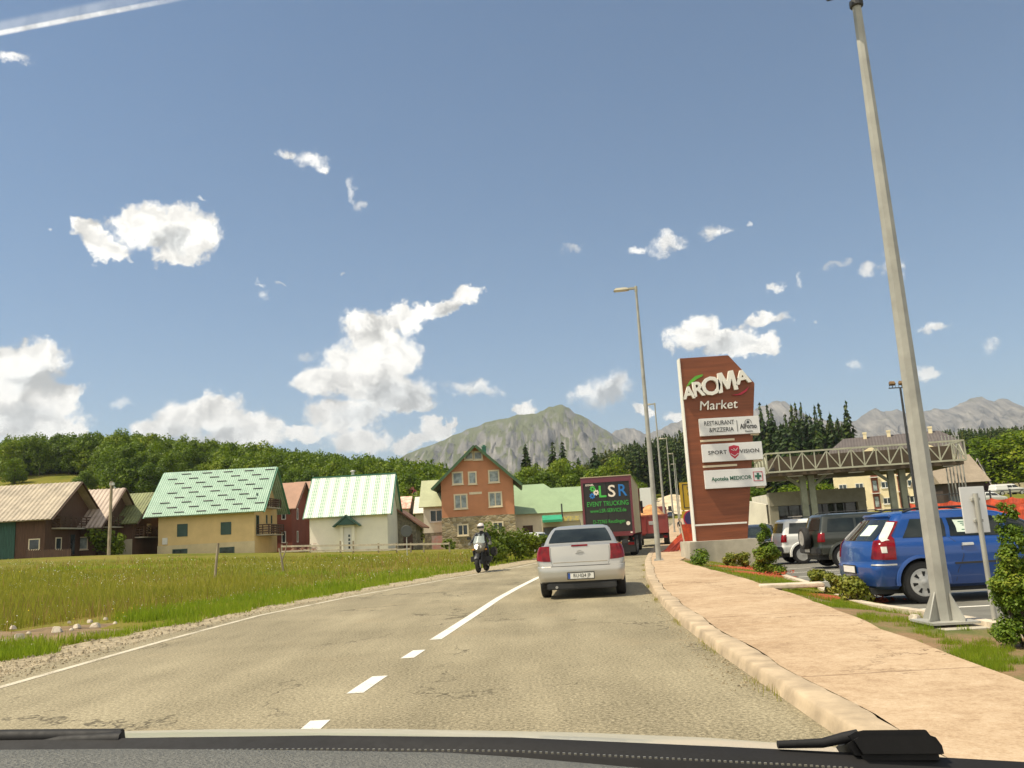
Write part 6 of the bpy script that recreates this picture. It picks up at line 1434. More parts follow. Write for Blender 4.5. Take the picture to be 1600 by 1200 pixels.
class Skin:
    """car body as stacked plan outlines.  level: z_rear, z_front, half width, rear y, front y, rear corner radius, front corner radius, rear bow, front bow"""
    def __init__(s, levels, nrear=5, ncor=5, nside=22):
        s.L = [list(map(float, l)) for l in levels]; s.us = np.concatenate([np.linspace(0, 1, nrear, endpoint=False), np.linspace(1, 2, ncor, endpoint=False), np.linspace(2, 3, nside, endpoint=False), np.linspace(3, 4, ncor, endpoint=False), np.linspace(4, 5, nrear + 1)])
    def lev(s, v):
        v = min(max(v, 0), len(s.L) - 1); i = min(int(v), len(s.L) - 2); f = v - i
        return [a + (b - a) * f for a, b in zip(s.L[i], s.L[i + 1])]
    def at(s, u, v, side=1):
        zr, zf, w, r, f, rr, rf, br, bf = s.lev(v)
        cr = br * ((w - rr) / w) ** 2; cf = bf * ((w - rf) / w) ** 2
        if u <= 1: x = (w - rr) * u; y = r + br * (x / w) ** 2
        elif u <= 2: a = (u - 1) * math.pi / 2; x = w - rr + rr * math.sin(a); y = r + cr + rr * (1 - math.cos(a))
        elif u <= 3:
            t_ = u - 2; y0 = r + cr + rr; y1 = f - cf - rf; y = y0 + (y1 - y0) * t_; x = w + .012 * math.sin(t_ * math.pi)
        elif u <= 4: a = (4 - u) * math.pi / 2; x = w - rf + rf * math.sin(a); y = f - cf - rf * (1 - math.cos(a))
        else: x = (w - rf) * (5 - u); y = f - bf * (x / w) ** 2
        k = (y - r) / max(.01, f - r)
        return Vector((x * side, y, zr + (zf - zr) * k))
    def nrm(s, u, v, side=1):
        e = .02; a = s.at(min(u + e, 5), v, side) - s.at(max(u - e, 0), v, side); b = s.at(u, v + e, side) - s.at(u, v - e, side)
        n = a.cross(b) * side
        if n.length < 1e-9: return Vector((side, 0, 0))
        n.normalize()
        c = Vector((0, (s.L[0][3] + s.L[0][4]) / 2, .6)); 
        if n.dot(s.at(u, v, side) - c) < 0: n = -n
        return n
    def body(s, arches=(), sub=3):
        mb = MB(); nl = (len(s.L) - 1) * sub; nu = len(s.us); loop = []
        vs = []
        for j in range(nl + 1):
            v = j / sub
            ring = [s.at(u, v, 1) for u in s.us] + [s.at(u, v, -1) for u in s.us[::-1][1:-1]]
            n = len(ring); vs += ring
        fs = [(j * n + k, j * n + (k + 1) % n, (j + 1) * n + (k + 1) % n, (j + 1) * n + k) for j in range(nl) for k in range(n)]
        fs += [tuple(range(n))[::-1], tuple(nl * n + k for k in range(n))]
        mb.add(vs, fs); return mb
    def find(s, kind, a, z):
        """(u, v) of the point with given y (side) or x (rear/front) at height z"""
        u = 2.5 if kind == 'side' else .3 if kind == 'rear' else 4.7
        lo, hi = 0, len(s.L) - 1
        for _ in range(14):
            l0, h0 = lo, hi
            for _ in range(26):
                m = (l0 + h0) / 2
                if s.at(u, m).z < z: l0 = m
                else: h0 = m
            v = (l0 + h0) / 2; zr, zf, w, r, f, rr, rf, br, bf = s.lev(v)
            if kind == 'side':
                y0 = r + br * ((w - rr) / w) ** 2 + rr; y1 = f - bf * ((w - rf) / w) ** 2 - rf
                if a < y0: q = max(-1, min(1, 1 - (a - (y0 - rr)) / rr)); u = 1 + math.acos(q) / (math.pi / 2)
                elif a > y1: q = max(-1, min(1, 1 - ((y1 + rf) - a) / rf)); u = 4 - math.acos(q) / (math.pi / 2)
                else: u = 2 + (a - y0) / (y1 - y0)
            elif kind == 'rear': u = a / (w - rr) if a < w - rr else 1 + math.asin(min(1, (a - w + rr) / rr)) / (math.pi / 2)
            else: u = 5 - a / (w - rf) if a < w - rf else 4 - math.asin(min(1, (a - w + rf) / rf)) / (math.pi / 2)
        return u, v
    def panel(s, pts, kind='side', side=1, off=.006, thick=.02, nu=6, nv=6, mb=None, mirror=False):
        """patch between four corner points ((y|x), z) lower-left, lower-right, upper-right, upper-left, lifted off the skin and given a rim"""
        mb = mb or MB()
        uv = [(p if len(p) == 3 else s.find(kind, p[0], p[1])) for p in pts]
        def q(a, c):
            f = [(1 - a) * (1 - c), a * (1 - c), a * c, (1 - a) * c]
            return sum(f[i] * uv[i][0] for i in range(4)), sum(f[i] * uv[i][1] for i in range(4))
        top = []; bot = []
        for j in range(nv + 1):
            for i in range(nu + 1):
                u, v = q(i / nu, j / nv); sd = side
                if u < 0: u = -u; sd = -side
                p = s.at(u, v, sd); n = s.nrm(max(u, .001), v, sd)
                top.append(p + n * off); bot.append(p - n * thick)
        w_ = nu + 1; fs = [(j * w_ + i, j * w_ + i + 1, (j + 1) * w_ + i + 1, (j + 1) * w_ + i) for j in range(nv) for i in range(nu)]
        N = len(top); bd = [i for i in range(w_)] + [(j + 1) * w_ - 1 for j in range(1, nv + 1)] + [nv * w_ + i for i in range(nu - 1, -1, -1)] + [j * w_ for j in range(nv - 1, 0, -1)]
        rim = [(bd[k], N + bd[k], N + bd[(k + 1) % len(bd)], bd[(k + 1) % len(bd)]) for k in range(len(bd))]
        mb.add(top + bot, fs + [tuple(N + i for i in f[::-1]) for f in fs] + rim)
        return mb
    def rear_band(s, z0, z1, x0, x1, **k):
        """panel across the whole rear, from -x to +x (half widths x0 below, x1 above)"""
        a = s.find('rear', x0, z0); b = s.find('rear', x1, z1)
        return s.panel([(-a[0], a[1], 0), (a[0], a[1], 0), (b[0], b[1], 0), (-b[0], b[1], 0)], nu=16, **k)
def bool_cut(me_o, cutters):
    for c in cutters:
        md = me_o.modifiers.new('b', 'BOOLEAN'); md.operation = 'DIFFERENCE'; md.object = c; md.solver = 'EXACT'
    bpy.context.view_layer.update()
    me = bpy.data.meshes.new_from_object(me_o.evaluated_get(bpy.context.evaluated_depsgraph_get()))
    me_o.modifiers.clear()
    for c in cutters: bpy.data.objects.remove(c)
    return me
WHEELS = {}
def wheel_mesh(R_, Wd, spokes, sty):
    k = (R_, Wd, spokes, sty)
    if k in WHEELS: return WHEELS[k]
    rr = R_ * .66
    ty = MB().lathe([(rr, -Wd / 2 + .01), (R_ * .80, -Wd / 2), (R_ * .95, -Wd / 2 + .015), (R_, -Wd * .30), (R_, Wd * .30), (R_ * .95, Wd / 2 - .015), (R_ * .80, Wd / 2), (rr, Wd / 2 - .01), (rr * .98, 0), (rr, -Wd / 2 + .01)], axis='x', n=32)
    ri = MB().lathe([(rr * 1.005, Wd / 2 - .012), (rr * .95, Wd / 2 - .010), (rr * .90, Wd / 2 - .035), (rr * .88, 0)], axis='x', n=32)
    if sty == 'cover':
        ri.lathe([(rr * .93, Wd / 2 - .030), (rr * .6, Wd / 2 - .012), (rr * .2, Wd / 2 - .006), (.02, Wd / 2 - .004)], axis='x', n=32)
    for i in range(spokes):
        a = 2 * math.pi * i / spokes; d = Vector((0, math.cos(a), math.sin(a)))
        if sty == 'alloy': ri.bar(d * rr * .12 + Vector((Wd / 2 - .02, 0, 0)), d * rr * .93 + Vector((Wd / 2 - .03, 0, 0)), rr * .16, .03, up=(1, 0, 0))
    ri.lathe([(rr * .24, Wd / 2 - .03), (rr * .24, Wd / 2 - .004), (rr * .10, Wd / 2 + .004)], axis='x', n=16)
    ho = MB()
    if sty == 'cover':
        for i in range(spokes):
            a = 2 * math.pi * (i + .5) / spokes; ho.M = Matrix.Rotation(a, 4, 'X')
            ho.prism([(rr * .46, -rr * .05), (rr * .80, -rr * .13), (rr * .80, rr * .13), (rr * .46, rr * .05)], Wd / 2 - .018, Wd / 2 - .004, 'yz')
    WHEELS[k] = (ty.mesh('tyre', m_tyre, 40), ri.mesh('rim', m_rim, 35), ho.mesh('slots', m_well) if ho.v else None)
    return WHEELS[k]
def add_wheels(root, tr, ys, R_, Wd=.20, spokes=7, sty='alloy', name='wheel', sides=(1, -1)):
    ty, ri, ho = wheel_mesh(R_, Wd, spokes, sty)
    for y in ys:
        for s in sides:
            w_ = empty(name, (s * (tr - Wd / 2), y, R_), 0); w_.parent = root; w_.rotation_euler = (0.2 * y, 0, 0 if s > 0 else math.pi)
            obj('tyre', ty, w_); obj('rim', ri, w_)
            if ho: obj('slots', ho, w_)
def make_body(root, sk, mat, wheels=None, name='body', tr=.8, smooth=32):
    mb = sk.body(); o = mb.build(name, [mat, m_well], root)
    if wheels:
        R_, ys = wheels; cut = []
        for y in ys:
            for s in (-1, 1):
                c = MB().lathe([(R_ * 1.13, s * (tr - .32)), (R_ * 1.13, s * (tr + .4))], (0, y, R_ * 1.02), 'x', 36); co_ = c.build('cut', [mat, m_well]); co_.data.polygons.foreach_set('material_index', [1] * len(co_.data.polygons)); cut.append(co_)
        o.parent = None
        try:
            me = bool_cut(o, cut)
            if len(me.polygons) > 100: o.data = me; me.name = name
        except Exception as ex: print('bool failed', ex)
        o.parent = root
        if len(o.data.materials) < 2: o.data.materials.append(m_well)
    o.data.shade_smooth(); o.data.set_sharp_from_angle(angle=R(smooth))
    return o
def arch_lips(root, sk, ys, R_, mat, sides=(1, -1)):
    pass
def number_plate(root, y, z, txt, w_=.52, h_=.115, tilt=0, blue=True, parent=None):
    o = MB().box((0, 0, 0), (w_, .012, h_)).build('number_plate', m_platew, root, loc=(0, y, z), rot=(tilt, 0, 0), bevel=.003)
    fr = MB()
    for (x0, x1, z0, z1) in ((-w_ / 2 - .015, w_ / 2 + .015, h_ / 2, h_ / 2 + .014), (-w_ / 2 - .015, w_ / 2 + .015, -h_ / 2 - .014, -h_ / 2), (-w_ / 2 - .015, -w_ / 2, -h_ / 2, h_ / 2), (w_ / 2, w_ / 2 + .015, -h_ / 2, h_ / 2)): fr.bb(x0, x1, -.009, .008, z0, z1)
    fr.build('plate_frame', m_plastic, o)
    if blue: MB().bb(-w_ / 2 + .003, -w_ / 2 + .045, -.0085, -.005, -h_ / 2 + .004, h_ / 2 - .004).build('blue_band', m_plateb, o)
    if txt: text_mesh('lettering', txt, h_ * .86, m_black, o, (.02, -.0085, 0), ext=.002, sx=.86)
    return o

# ---------------------------------------------------------------- silver saloon ahead (origin under the middle of the rear bumper, front +Y)
#            zr    zf    w     rear  front  rr    rf    br    bf
SAL = Skin([(.315, .22, .780, .10, 4.42, .20, .30, .09, .30), (.33, .23, .845, .02, 4.50, .19, .30, .10, .30), (.42, .30, .872, -.015, 4.55, .18, .32, .11, .32), (.56, .50, .890, -.02, 4.58, .17, .34, .11, .34),
            (.635, .60, .893, -.005, 4.58, .16, .34, .11, .34), (.652, .62, .880, .040, 4.56, .15, .34, .11, .34), (.70, .68, .890, .050, 4.50, .15, .34, .11, .34), (.85, .74, .892, .075, 4.40, .15, .36, .11, .34), (.97, .79, .872, .105, 4.2, .15, .40, .10, .3), (1.045, .84, .835, .125, 3.9, .14, .44, .09, .26),
            (1.062, .90, .800, .165, 3.5, .14, .40, .09, .22), (1.070, .955, .765, .45, 3.22, .15, .3, .07, .2), (1.16, 1.06, .735, .60, 3.02, .14, .26, .06, .18), (1.28, 1.20, .682, .79, 2.75, .14, .24, .06, .16), (1.375, 1.34, .625, .97, 2.45, .15, .24, .06, .15), (1.425, 1.405, .575, 1.10, 2.25, .18, .24, .06, .13), (1.452, 1.435, .485, 1.26, 2.02, .2, .24, .05, .1), (1.462, 1.45, .30, 1.45, 1.85, .14, .14, .03, .05)], 7, 6, 26)
cx_, cy_ = G(908, 931); 
root = empty('silver_saloon', (1.17, 17.15, 0), R(-6.5), 'silver saloon car seen from behind in our lane', 'car')
SB = make_body(root, SAL, m_silver, (.325, (.86, 3.56)), tr=.90)
add_wheels(root, .885, (.86, 3.56), .325, .21)
SAL.rear_band(1.105, 1.375, .655, .535, off=.006).build('rear_window', m_carglass, root, smooth=30)
for s in (1, -1):
    SAL.panel([(*SAL.find('rear', .60, .745), 0), (*SAL.find('side', .40, .78), 0), (*SAL.find('side', .58, 1.02), 0), (*SAL.find('rear', .615, 1.045), 0)], 'rear', s, off=.012, thick=.03, nu=14).build('tail_lamp', m_tail, root, smooth=30)
    SAL.panel([(1.02, 1.09), (2.02, 1.06), (2.12, 1.32), (1.18, 1.35)], 'side', s).build('side_window', m_carglass, root, smooth=30)
    SAL.panel([(2.10, 1.06), (2.92, 1.02), (2.62, 1.27), (2.20, 1.32)], 'side', s).build('side_window', m_carglass, root, smooth=30)
    mm = MB(); mm.box((s * .955, 3.0, 1.03), (.17, .11, .13), taper=.85); mm.build('wing_mirror', m_plastic, root, bevel=.025, smooth=40)
SAL.rear_band(.712, .725, .55, .55, off=.004).build('lid_chrome_line', pm('chrome_strip', (.45, .38, .26), .25, metal=.6, var=.2, vscale=9), root, smooth=30)
sm_ = MB()
for zz in (.648,): sm_ = SAL.rear_band(.640, .652, .60, .60, off=.002)
sm_.build('boot_shut_line', m_plastic, root, smooth=30)
for s in (1, -1): SAL.panel([(.556, .66), (.562, .66), (.592, 1.045), (.586, 1.045)], 'rear', s, off=.002, nu=2).build('boot_gap', m_plastic, root)
SAL.rear_band(1.028, 1.052, .165, .165, off=.012).build('brake_lamp', m_tail, root, smooth=30)
cg = MB(); yb = SAL.at(.02, SAL.find('rear', .02, .905)[1]).y
for k in range(20):
    a0, a1 = 2 * math.pi * k / 20, 2 * math.pi * (k + 1) / 20; cg.bar((.055 * math.cos(a0), yb - .008, .905 + .045 * math.sin(a0)), (.055 * math.cos(a1), yb - .008, .905 + .045 * math.sin(a1)), .010, .014, up=(0, 1, 0))
cg.bar((-.085, yb - .010, .892), (.02, yb - .010, .908), .012, .012).bar((-.02, yb - .010, .902), (.085, yb - .010, .918), .012, .012)
cg.build('boot_badge', m_rim, root)
SAL.rear_band(.362, .545, .335, .335, off=.004, thick=.01).build('plate_recess', m_silver, root, smooth=30)
number_plate(root, -.035, .455, 'RU\u00b7024 JP')
MB().bb(-.70, .70, .02, .5, .19, .318).bb(-.62, .62, .4, 4.2, .17, .30).build('rear_valance', m_plastic, root, bevel=.02)
SAL.rear_band(.318, .345, .80, .80, off=.004).build('bumper_lip', m_plastic, root, smooth=30)
MB().tube([(.0, 1.42, 1.46), (.0, 1.28, 1.58)], [.008, .003], 6).build('aerial', m_plastic, root)
MB().tube([(-.5, .0, .24), (-.5, .3, .25)], .028, 10).build('exhaust_pipe', m_rim, root)
for s in (1, -1): MB().bb(s * .36 - .13, s * .36 + .13, 1.32, 1.42, 1.0, 1.2).build('headrest', m_seat, root, bevel=.03)

# ---------------------------------------------------------------- blue estate at the right
EST = Skin([(.24, .22, .74, .12, 4.32, .22, .3, .10, .3), (.30, .26, .845, .03, 4.42, .20, .32, .11, .32), (.45, .40, .872, -.02, 4.47, .19, .34, .12, .34), (.60, .58, .886, -.025, 4.49, .18, .34, .12, .34), (.655, .64, .884, .01, 4.48, .17, .34, .12, .34),
            (.80, .74, .886, .03, 4.36, .17, .36, .12, .34), (.95, .82, .872, .06, 4.1, .17, .4, .12, .3), (1.02, .92, .835, .10, 3.55, .17, .36, .12, .24), (1.05, .99, .805, .14, 3.25, .16, .3, .11, .2), (1.22, 1.15, .745, .33, 2.98, .15, .26, .10, .18), (1.37, 1.30, .69, .48, 2.68, .15, .24, .09, .16),
            (1.445, 1.405, .64, .55, 2.42, .16, .24, .08, .14), (1.475, 1.455, .55, .66, 2.18, .17, .24, .07, .12), (1.49, 1.475, .32, .85, 1.95, .14, .14, .03, .05)], 7, 6, 26)
bx, by = G(1440, 943, -.12)
root = empty('blue_estate', (0, 0, .083), 0, 'metallic blue estate car parked behind the thick grey mast', 'car'); rzc = R(-91)
# rear wheel on the side we see (the car's right side... near side) must stand at (bx, by)
def place_car(root, lx, ly, wx, wy, rz_, z):
    c, s = math.cos(rz_), math.sin(rz_); root.location = (wx - (lx * c - ly * s), wy - (lx * s + ly * c), z); root.rotation_euler = (0, 0, rz_)
place_car(root, .80, .82, bx + .08, by + .05, rzc, PZ(by))
make_body(root, EST, m_blue, (.335, (.82, 3.50)), tr=.90); add_wheels(root, .885, (.82, 3.50), .335, .21, 7, 'cover')
EST.rear_band(1.02, 1.36, .66, .56, off=.006).build('rear_window', m_carglass, root, smooth=30)
for s in (1, -1):
    EST.panel([(*EST.find('rear', .70, .74), 0), (*EST.find('side', .42, .72), 0), (*EST.find('side', .46, 1.05), 0), (*EST.find('rear', .68, 1.02), 0)], 'rear', s, off=.014, thick=.03, nu=14).build('tail_lamp', m_tail, root, smooth=30)
    EST.panel([(.26, 1.03), (.45, 1.05), (.60, 1.32), (.46, 1.33)], 'side', s, off=.014, thick=.03, nu=6).build('upper_tail_lamp', m_tail, root, smooth=30)
    EST.panel([(.25, 1.0), (.37, 1.02), (.55, 1.30), (.46, 1.31)], 'side', s, off=.020, thick=.02, nu=4).build('clear_lamp', m_clearlamp, root, smooth=30)
    EST.panel([(.21, .83), (.29, .83), (.29, .93), (.21, .93)], 'side', s, off=.020, thick=.02, nu=4).build('clear_lamp', m_clearlamp, root, smooth=30)
    EST.panel([(.60, 1.055), (1.30, 1.045), (1.32, 1.34), (.80, 1.35)], 'side', s).build('side_window', m_carglass, root, smooth=30)
    EST.panel([(1.37, 1.045), (2.18, 1.02), (2.14, 1.34), (1.39, 1.34)], 'side', s).build('side_window', m_carglass, root, smooth=30)
    EST.panel([(2.27, 1.02), (3.05, .99), (2.62, 1.28), (2.23, 1.34)], 'side', s).build('side_window', m_carglass, root, smooth=30)
    EST.panel([(1.35, .60), (3.05, .60), (3.05, .63), (1.35, .63)], 'side', s, off=.016, nu=10).build('side_strip', m_plastic, root, smooth=30)
    EST.panel([(.03, .63), (.42, .63), (.42, .655), (.03, .655)], 'side', s, off=.012, nu=8).build('bumper_strip', m_rim, root, smooth=30)
    for y0 in (1.50, 2.52): EST.panel([(y0, .885), (y0 + .18, .885), (y0 + .18, .92), (y0, .92)], 'side', s, off=.028, nu=4).build('door_handle', m_rim, root, smooth=30)
    dl = MB()
    for y0 in (1.34, 2.24): EST.panel([(y0, .33), (y0 + .008, .33), (y0 + .008, 1.03), (y0, 1.03)], 'side', s, off=.0025, nu=1, mb=dl)
    dl.build('door_gap', m_plastic, root)
    MB().tube([(s * .575, .75, 1.47), (s * .58, .95, 1.525), (s * .58, 2.1, 1.515), (s * .58, 2.35, 1.45)], .017, 8).build('roof_rail', m_plastic, root, smooth=50)
    MB().box((s * .95, 2.95, 1.04), (.18, .12, .14), taper=.85).build('wing_mirror', m_blue, root, bevel=.03, smooth=40)
    # flared wheel arch
    for yw_ in (.82, 3.50):
        al = MB(); n_ = 20; vs = []; fs = []
        for k in range(n_ + 1):
            a = math.pi * (-.03 + 1.06 * k / n_)
            for rr, xx in ((.378, .872), (.384, .902), (.42, .900), (.445, .885)): vs.append((s * xx, yw_ + rr * math.cos(a), .342 + rr * math.sin(a)))
        for k in range(n_):
            for q in range(3): fs.append((k * 4 + q, k * 4 + q + 1, (k + 1) * 4 + q + 1, (k + 1) * 4 + q))
        al.add(vs, fs).build('arch_flare', m_blue, root, smooth=50)
po = EST.panel([(1.50, 1.10), (1.86, 1.09), (1.83, 1.29), (1.48, 1.30)], 'side', 1, off=.010, thick=.0).build('notice_sheet', m_paper, root)
tx = EST.find('side', 1.67, 1.24)
nt = MB()
for k, (zz, ww) in enumerate(((1.265, .22), (1.235, .16), (1.205, .12), (1.135, .17))): EST.panel([(1.67 - ww / 2, zz - .006), (1.67 + ww / 2, zz - .006), (1.67 + ww / 2, zz + .006), (1.67 - ww / 2, zz + .006)], 'side', 1, off=.0125, thick=.0, nu=2, nv=1, mb=nt)
nt.build('notice_writing', m_dgreen, po)
EST.panel([(.06, 1.10), (.42, 1.10), (.38, 1.27), (.05, 1.27)], 'rear', 1, off=.010, thick=.0).build('notice_sheet', m_paper, root)
number_plate(root, -.03, .56, '', blue=False); MB().bb(-.6, .6, .05, 4.2, .16, .27).build('underbody', m_plastic, root)
EST.rear_band(1.385, 1.415, .55, .53, off=.05, thick=.02).build('roof_spoiler', m_blue, root, smooth=30)

# ---------------------------------------------------------------- off-roaders in the car park
def offroader(name, label, mat, loc, rz_, spare, scale=1.0, plate=True):
    SK = Skin([(.42, .42, .76, .10, 4.1, .12, .2, .04, .15), (.46, .46, .85, .03, 4.18, .12, .2, .05, .15), (.66, .66, .88, .0, 4.22, .12, .2, .05, .15), (.74, .74, .87, .03, 4.2, .11, .2, .05, .15), (.95, .92, .885, .04, 4.1, .11, .22, .05, .15), (1.10, 1.0, .87, .07, 3.9, .11, .25, .05, .15),
               (1.15, 1.06, .84, .09, 3.1, .11, .25, .05, .15), (1.40, 1.35, .77, .17, 2.8, .11, .22, .05, .12), (1.64, 1.62, .70, .24, 2.5, .12, .2, .05, .1), (1.71, 1.70, .62, .33, 2.35, .14, .2, .04, .1), (1.735, 1.725, .36, .6, 2.0, .1, .1, .02, .05)], 5, 5, 20)
    root = empty(name, loc, rz_, label, 'car'); root.scale = (scale,) * 3
    make_body(root, SK, mat, (.36, (.80, 3.3)), tr=.90); add_wheels(root, .89, (.80, 3.3), .36, .22, 12, 'alloy')
    SK.rear_band(1.2, 1.58, .70, .62).build('rear_window', m_carglass, root, smooth=30)
    for s in (1, -1):
        SK.panel([(.70, .85), (.86, .85), (.84, 1.13), (.70, 1.13)], 'rear', s, off=.012).build('tail_lamp', m_tail, root, smooth=30)
        SK.panel([(.09, .85), (.24, .85), (.26, 1.13), (.11, 1.13)], 'side', s, off=.012).build('tail_lamp', m_tail, root, smooth=30)
        SK.panel([(.36, 1.17), (1.22, 1.15), (1.26, 1.56), (.46, 1.57)], 'side', s).build('side_window', m_carglass, root, smooth=30)
        SK.panel([(1.30, 1.15), (2.08, 1.12), (2.06, 1.55), (1.34, 1.56)], 'side', s).build('side_window', m_carglass, root, smooth=30)
        SK.panel([(2.16, 1.12), (2.88, 1.09), (2.60, 1.48), (2.14, 1.55)], 'side', s).build('side_window', m_carglass, root, smooth=30)
        MB().tube([(s * .56, .5, 1.73), (s * .57, .65, 1.785), (s * .57, 2.1, 1.78), (s * .56, 2.3, 1.72)], .016, 8).build('roof_rail', m_plastic, root, smooth=50)
        for yw_ in (.80, 3.3):
            al = MB(); n_ = 18; vs = []; fs = []
            for k in range(n_ + 1):
                a = math.pi * (-.05 + 1.1 * k / n_)
                for rr, xx in ((.405, .86), (.41, .925), (.47, .92), (.49, .875)): vs.append((s * xx, yw_ + rr * math.cos(a), .367 + rr * math.sin(a)))
            for k in range(n_):
                for q in range(3): fs.append((k * 4 + q, k * 4 + q + 1, (k + 1) * 4 + q + 1, (k + 1) * 4 + q))
            al.add(vs, fs).build('arch_flare', m_plastic if mat is m_whitecar and False else mat, root, smooth=50)
        MB().box((s * .97, 2.85, 1.14), (.18, .12, .17)).build('wing_mirror', m_plastic, root, bevel=.03)
    MB().bb(-.86, .86, -.06, .1, .47, .68).build('rear_bumper', m_plastic, root, bevel=.03)
    if plate: number_plate(root, -.07, .58, '', .5, .11, blue=False)
    if spare:
        w_ = empty('spare_wheel', (.05, -.14, .98), R(-90)); w_.parent = root; ty, ri, ho = wheel_mesh(.36, .22, 12, 'alloy'); obj('tyre', ty, w_); obj('rim', ri, w_)
    MB().bb(-.6, .6, .1, 4.0, .28, .44).build('underbody', m_plastic, root)
    return root, SK
x, y = G(1257, 880, -.35)
rw, SKw = offroader('white_offroader', 'white off-roader with red tail lamp parked behind the bushy thuja', m_whitecar, (0, 0, .083), 0, False)
place_car(rw, .85, .80, x, y + .1, R(-92), PZ(y))
MB().bb(-.42, .2, .75, 1.15, 1.80, 1.84).bb(-.35, -.31, .8, 1.1, 1.73, 1.80).bb(.08, .12, .8, 1.1, 1.73, 1.80).build('roof_rack', m_pkerb, rw)
x, y = G(1322, 887, -.30)
rd, SKd = offroader('dark_offroader', 'dark green grey off-roader with a spare wheel on its tailgate', m_darkcar, (0, 0, .083), 0, True, 1.02)
place_car(rd, .85, .80, x, y + .1, R(-91), PZ(y))
# dark hatchback behind the pylon's right edge, facing us
HAT = Skin([(.26, .24, .72, .12, 3.7, .2, .3, .1, .25), (.34, .30, .82, .02, 3.82, .2, .3, .1, .28), (.55, .55, .84, .0, 3.85, .18, .34, .1, .3), (.72, .68, .845, .03, 3.8, .18, .36, .1, .3), (.90, .78, .83, .07, 3.5, .17, .4, .1, .28), (.97, .88, .80, .10, 2.95, .16, .35, .1, .2), (1.2, 1.12, .72, .27, 2.6, .15, .26, .08, .16), (1.38, 1.34, .62, .42, 2.2, .16, .24, .07, .13), (1.44, 1.42, .5, .6, 1.95, .16, .2, .05, .1), (1.46, 1.45, .28, .8, 1.7, .12, .12, .02, .04)], 5, 5, 18)
def small_car(name, label, mat, loc, rz_, group=None, det=True, scale=1.0, lampz=.66):
    root = empty(name, loc, rz_, label, 'car', group); root.scale = (scale,) * 3
    make_body(root, HAT, mat, (.30, (.70, 3.1)) if det else None, tr=.85); add_wheels(root, .84, (.70, 3.1), .30, .19, 7)
    HAT.rear_band(1.02, 1.33, .62, .54).build('rear_window', m_carglass, root, smooth=30)
    a = HAT.find('front', .62, .98); b = HAT.find('front', .50, 1.33)
    HAT.panel([(5 - (5 - a[0]), a[1], 0), (5 , a[1], 0), (5, b[1], 0), (b[0], b[1], 0)], nu=8).build('windscreen', m_carglass, root, smooth=30); HAT.panel([(a[0], a[1], 0), (5, a[1], 0), (5, b[1], 0), (b[0], b[1], 0)], side=-1, nu=8).build('windscreen', m_carglass, root, smooth=30)
    for s in (1, -1):
        HAT.panel([(.60, .72), (.80, .72), (.78, .94), (.62, .94)], 'rear', s, off=.012).build('tail_lamp', m_tail, root, smooth=30); HAT.panel([(.52, .62), (.78, .62), (.76, .72), (.50, .72)], 'front', s, off=.012).build('headlamp', m_clearlamp, root, smooth=30)
        HAT.panel([(.60, 1.0), (1.35, .98), (1.36, 1.30), (.80, 1.31)], 'side', s).build('side_window', m_carglass, root, smooth=30); HAT.panel([(1.42, .98), (2.4, .94), (2.05, 1.26), (1.43, 1.30)], 'side', s).build('side_window', m_carglass, root, smooth=30)
        MB().box((s * .90, 2.5, 1.0), (.16, .1, .12)).build('wing_mirror', m_plastic, root, bevel=.02)
    MB().bb(-.55, .55, .1, 3.6, .16, .28).build('underbody', m_plastic, root); number_plate(root, -.01, .5, '', .5, .11, blue=False)
    return root
x = P(1192, 830, 41).x; small_car('dark_hatchback', 'dark hatchback partly hidden behind the pylon edge and bushy thuja', m_blackcar, (x + .4, 43.0, PZ(43)), R(160), scale=1.08)
x = P(1048, 808, 205).x; small_car('distant_car', 'lone dark car coming down the far pale road', m_blackcar, (x, 205, rz(205) + .02), R(170), det=False, scale=1.1)
x = P(846, 835, 60).x; small_car('white_parked_car', 'white car half hidden between the roadside bushes and the silver saloon', m_whitecar, (x + .4, 60, Z(x, 60) + .0), R(60), det=False)
# far white vehicles at the right
Yv = 130; x = P(1542, 768, Yv).x
VAN = Skin([(.3, .3, .85, .1, 4.6, .12, .25, .04, .2), (.6, .55, .92, .0, 4.75, .12, .25, .04, .2), (1.0, .9, .93, .03, 4.5, .12, .3, .04, .2), (1.15, 1.05, .90, .06, 3.9, .12, .3, .04, .15), (1.7, 1.65, .82, .15, 3.2, .12, .25, .04, .12), (1.9, 1.88, .72, .25, 2.9, .12, .2, .04, .1), (1.93, 1.91, .4, .5, 2.5, .1, .1, .02, .05)], 4, 4, 14)
def van(name, label, x, y, rz_, z, sk=VAN):
    root = empty(name, (x, y, z), rz_, label, 'van'); make_body(root, sk, m_whitecar, None); add_wheels(root, .93, (.9, 3.7), .33, .2, 7)
    for s in (1, -1):
        for (a, b_) in ((.3, 1.5), (1.56, 2.6)): sk.panel([(a, 1.2), (b_, 1.18), (b_, 1.62), (a + .05, 1.64)], 'side', s).build('side_window', m_carglass, root, smooth=30)
        sk.panel([(2.68, 1.18), (3.6, 1.12), (3.2, 1.56), (2.7, 1.62)], 'side', s).build('side_window', m_carglass, root, smooth=30)
    return root
vn = van('white_van', 'white van with dark windows and roof bars in the far yard at right', P(1536, 768, Yv).x, Yv, R(62), P(1536, 770, Yv).z)
MB().bar((-.6, .8, 2.0), (.6, .8, 2.0), .05).bar((-.6, 2.2, 2.0), (.6, 2.2, 2.0), .05).bar((-.6, .6, 2.05), (-.6, 2.5, 2.05), .04).bar((.6, .6, 2.05), (.6, 2.5, 2.05), .04).build('roof_rack', m_plastic, vn)
Yv = 122; q = P(1551, 775.5, Yv); root = empty('white_pickup', (q.x, Yv, q.z), R(-84), 'white pickup with a covered bed near the cream garden wall', 'pickup')
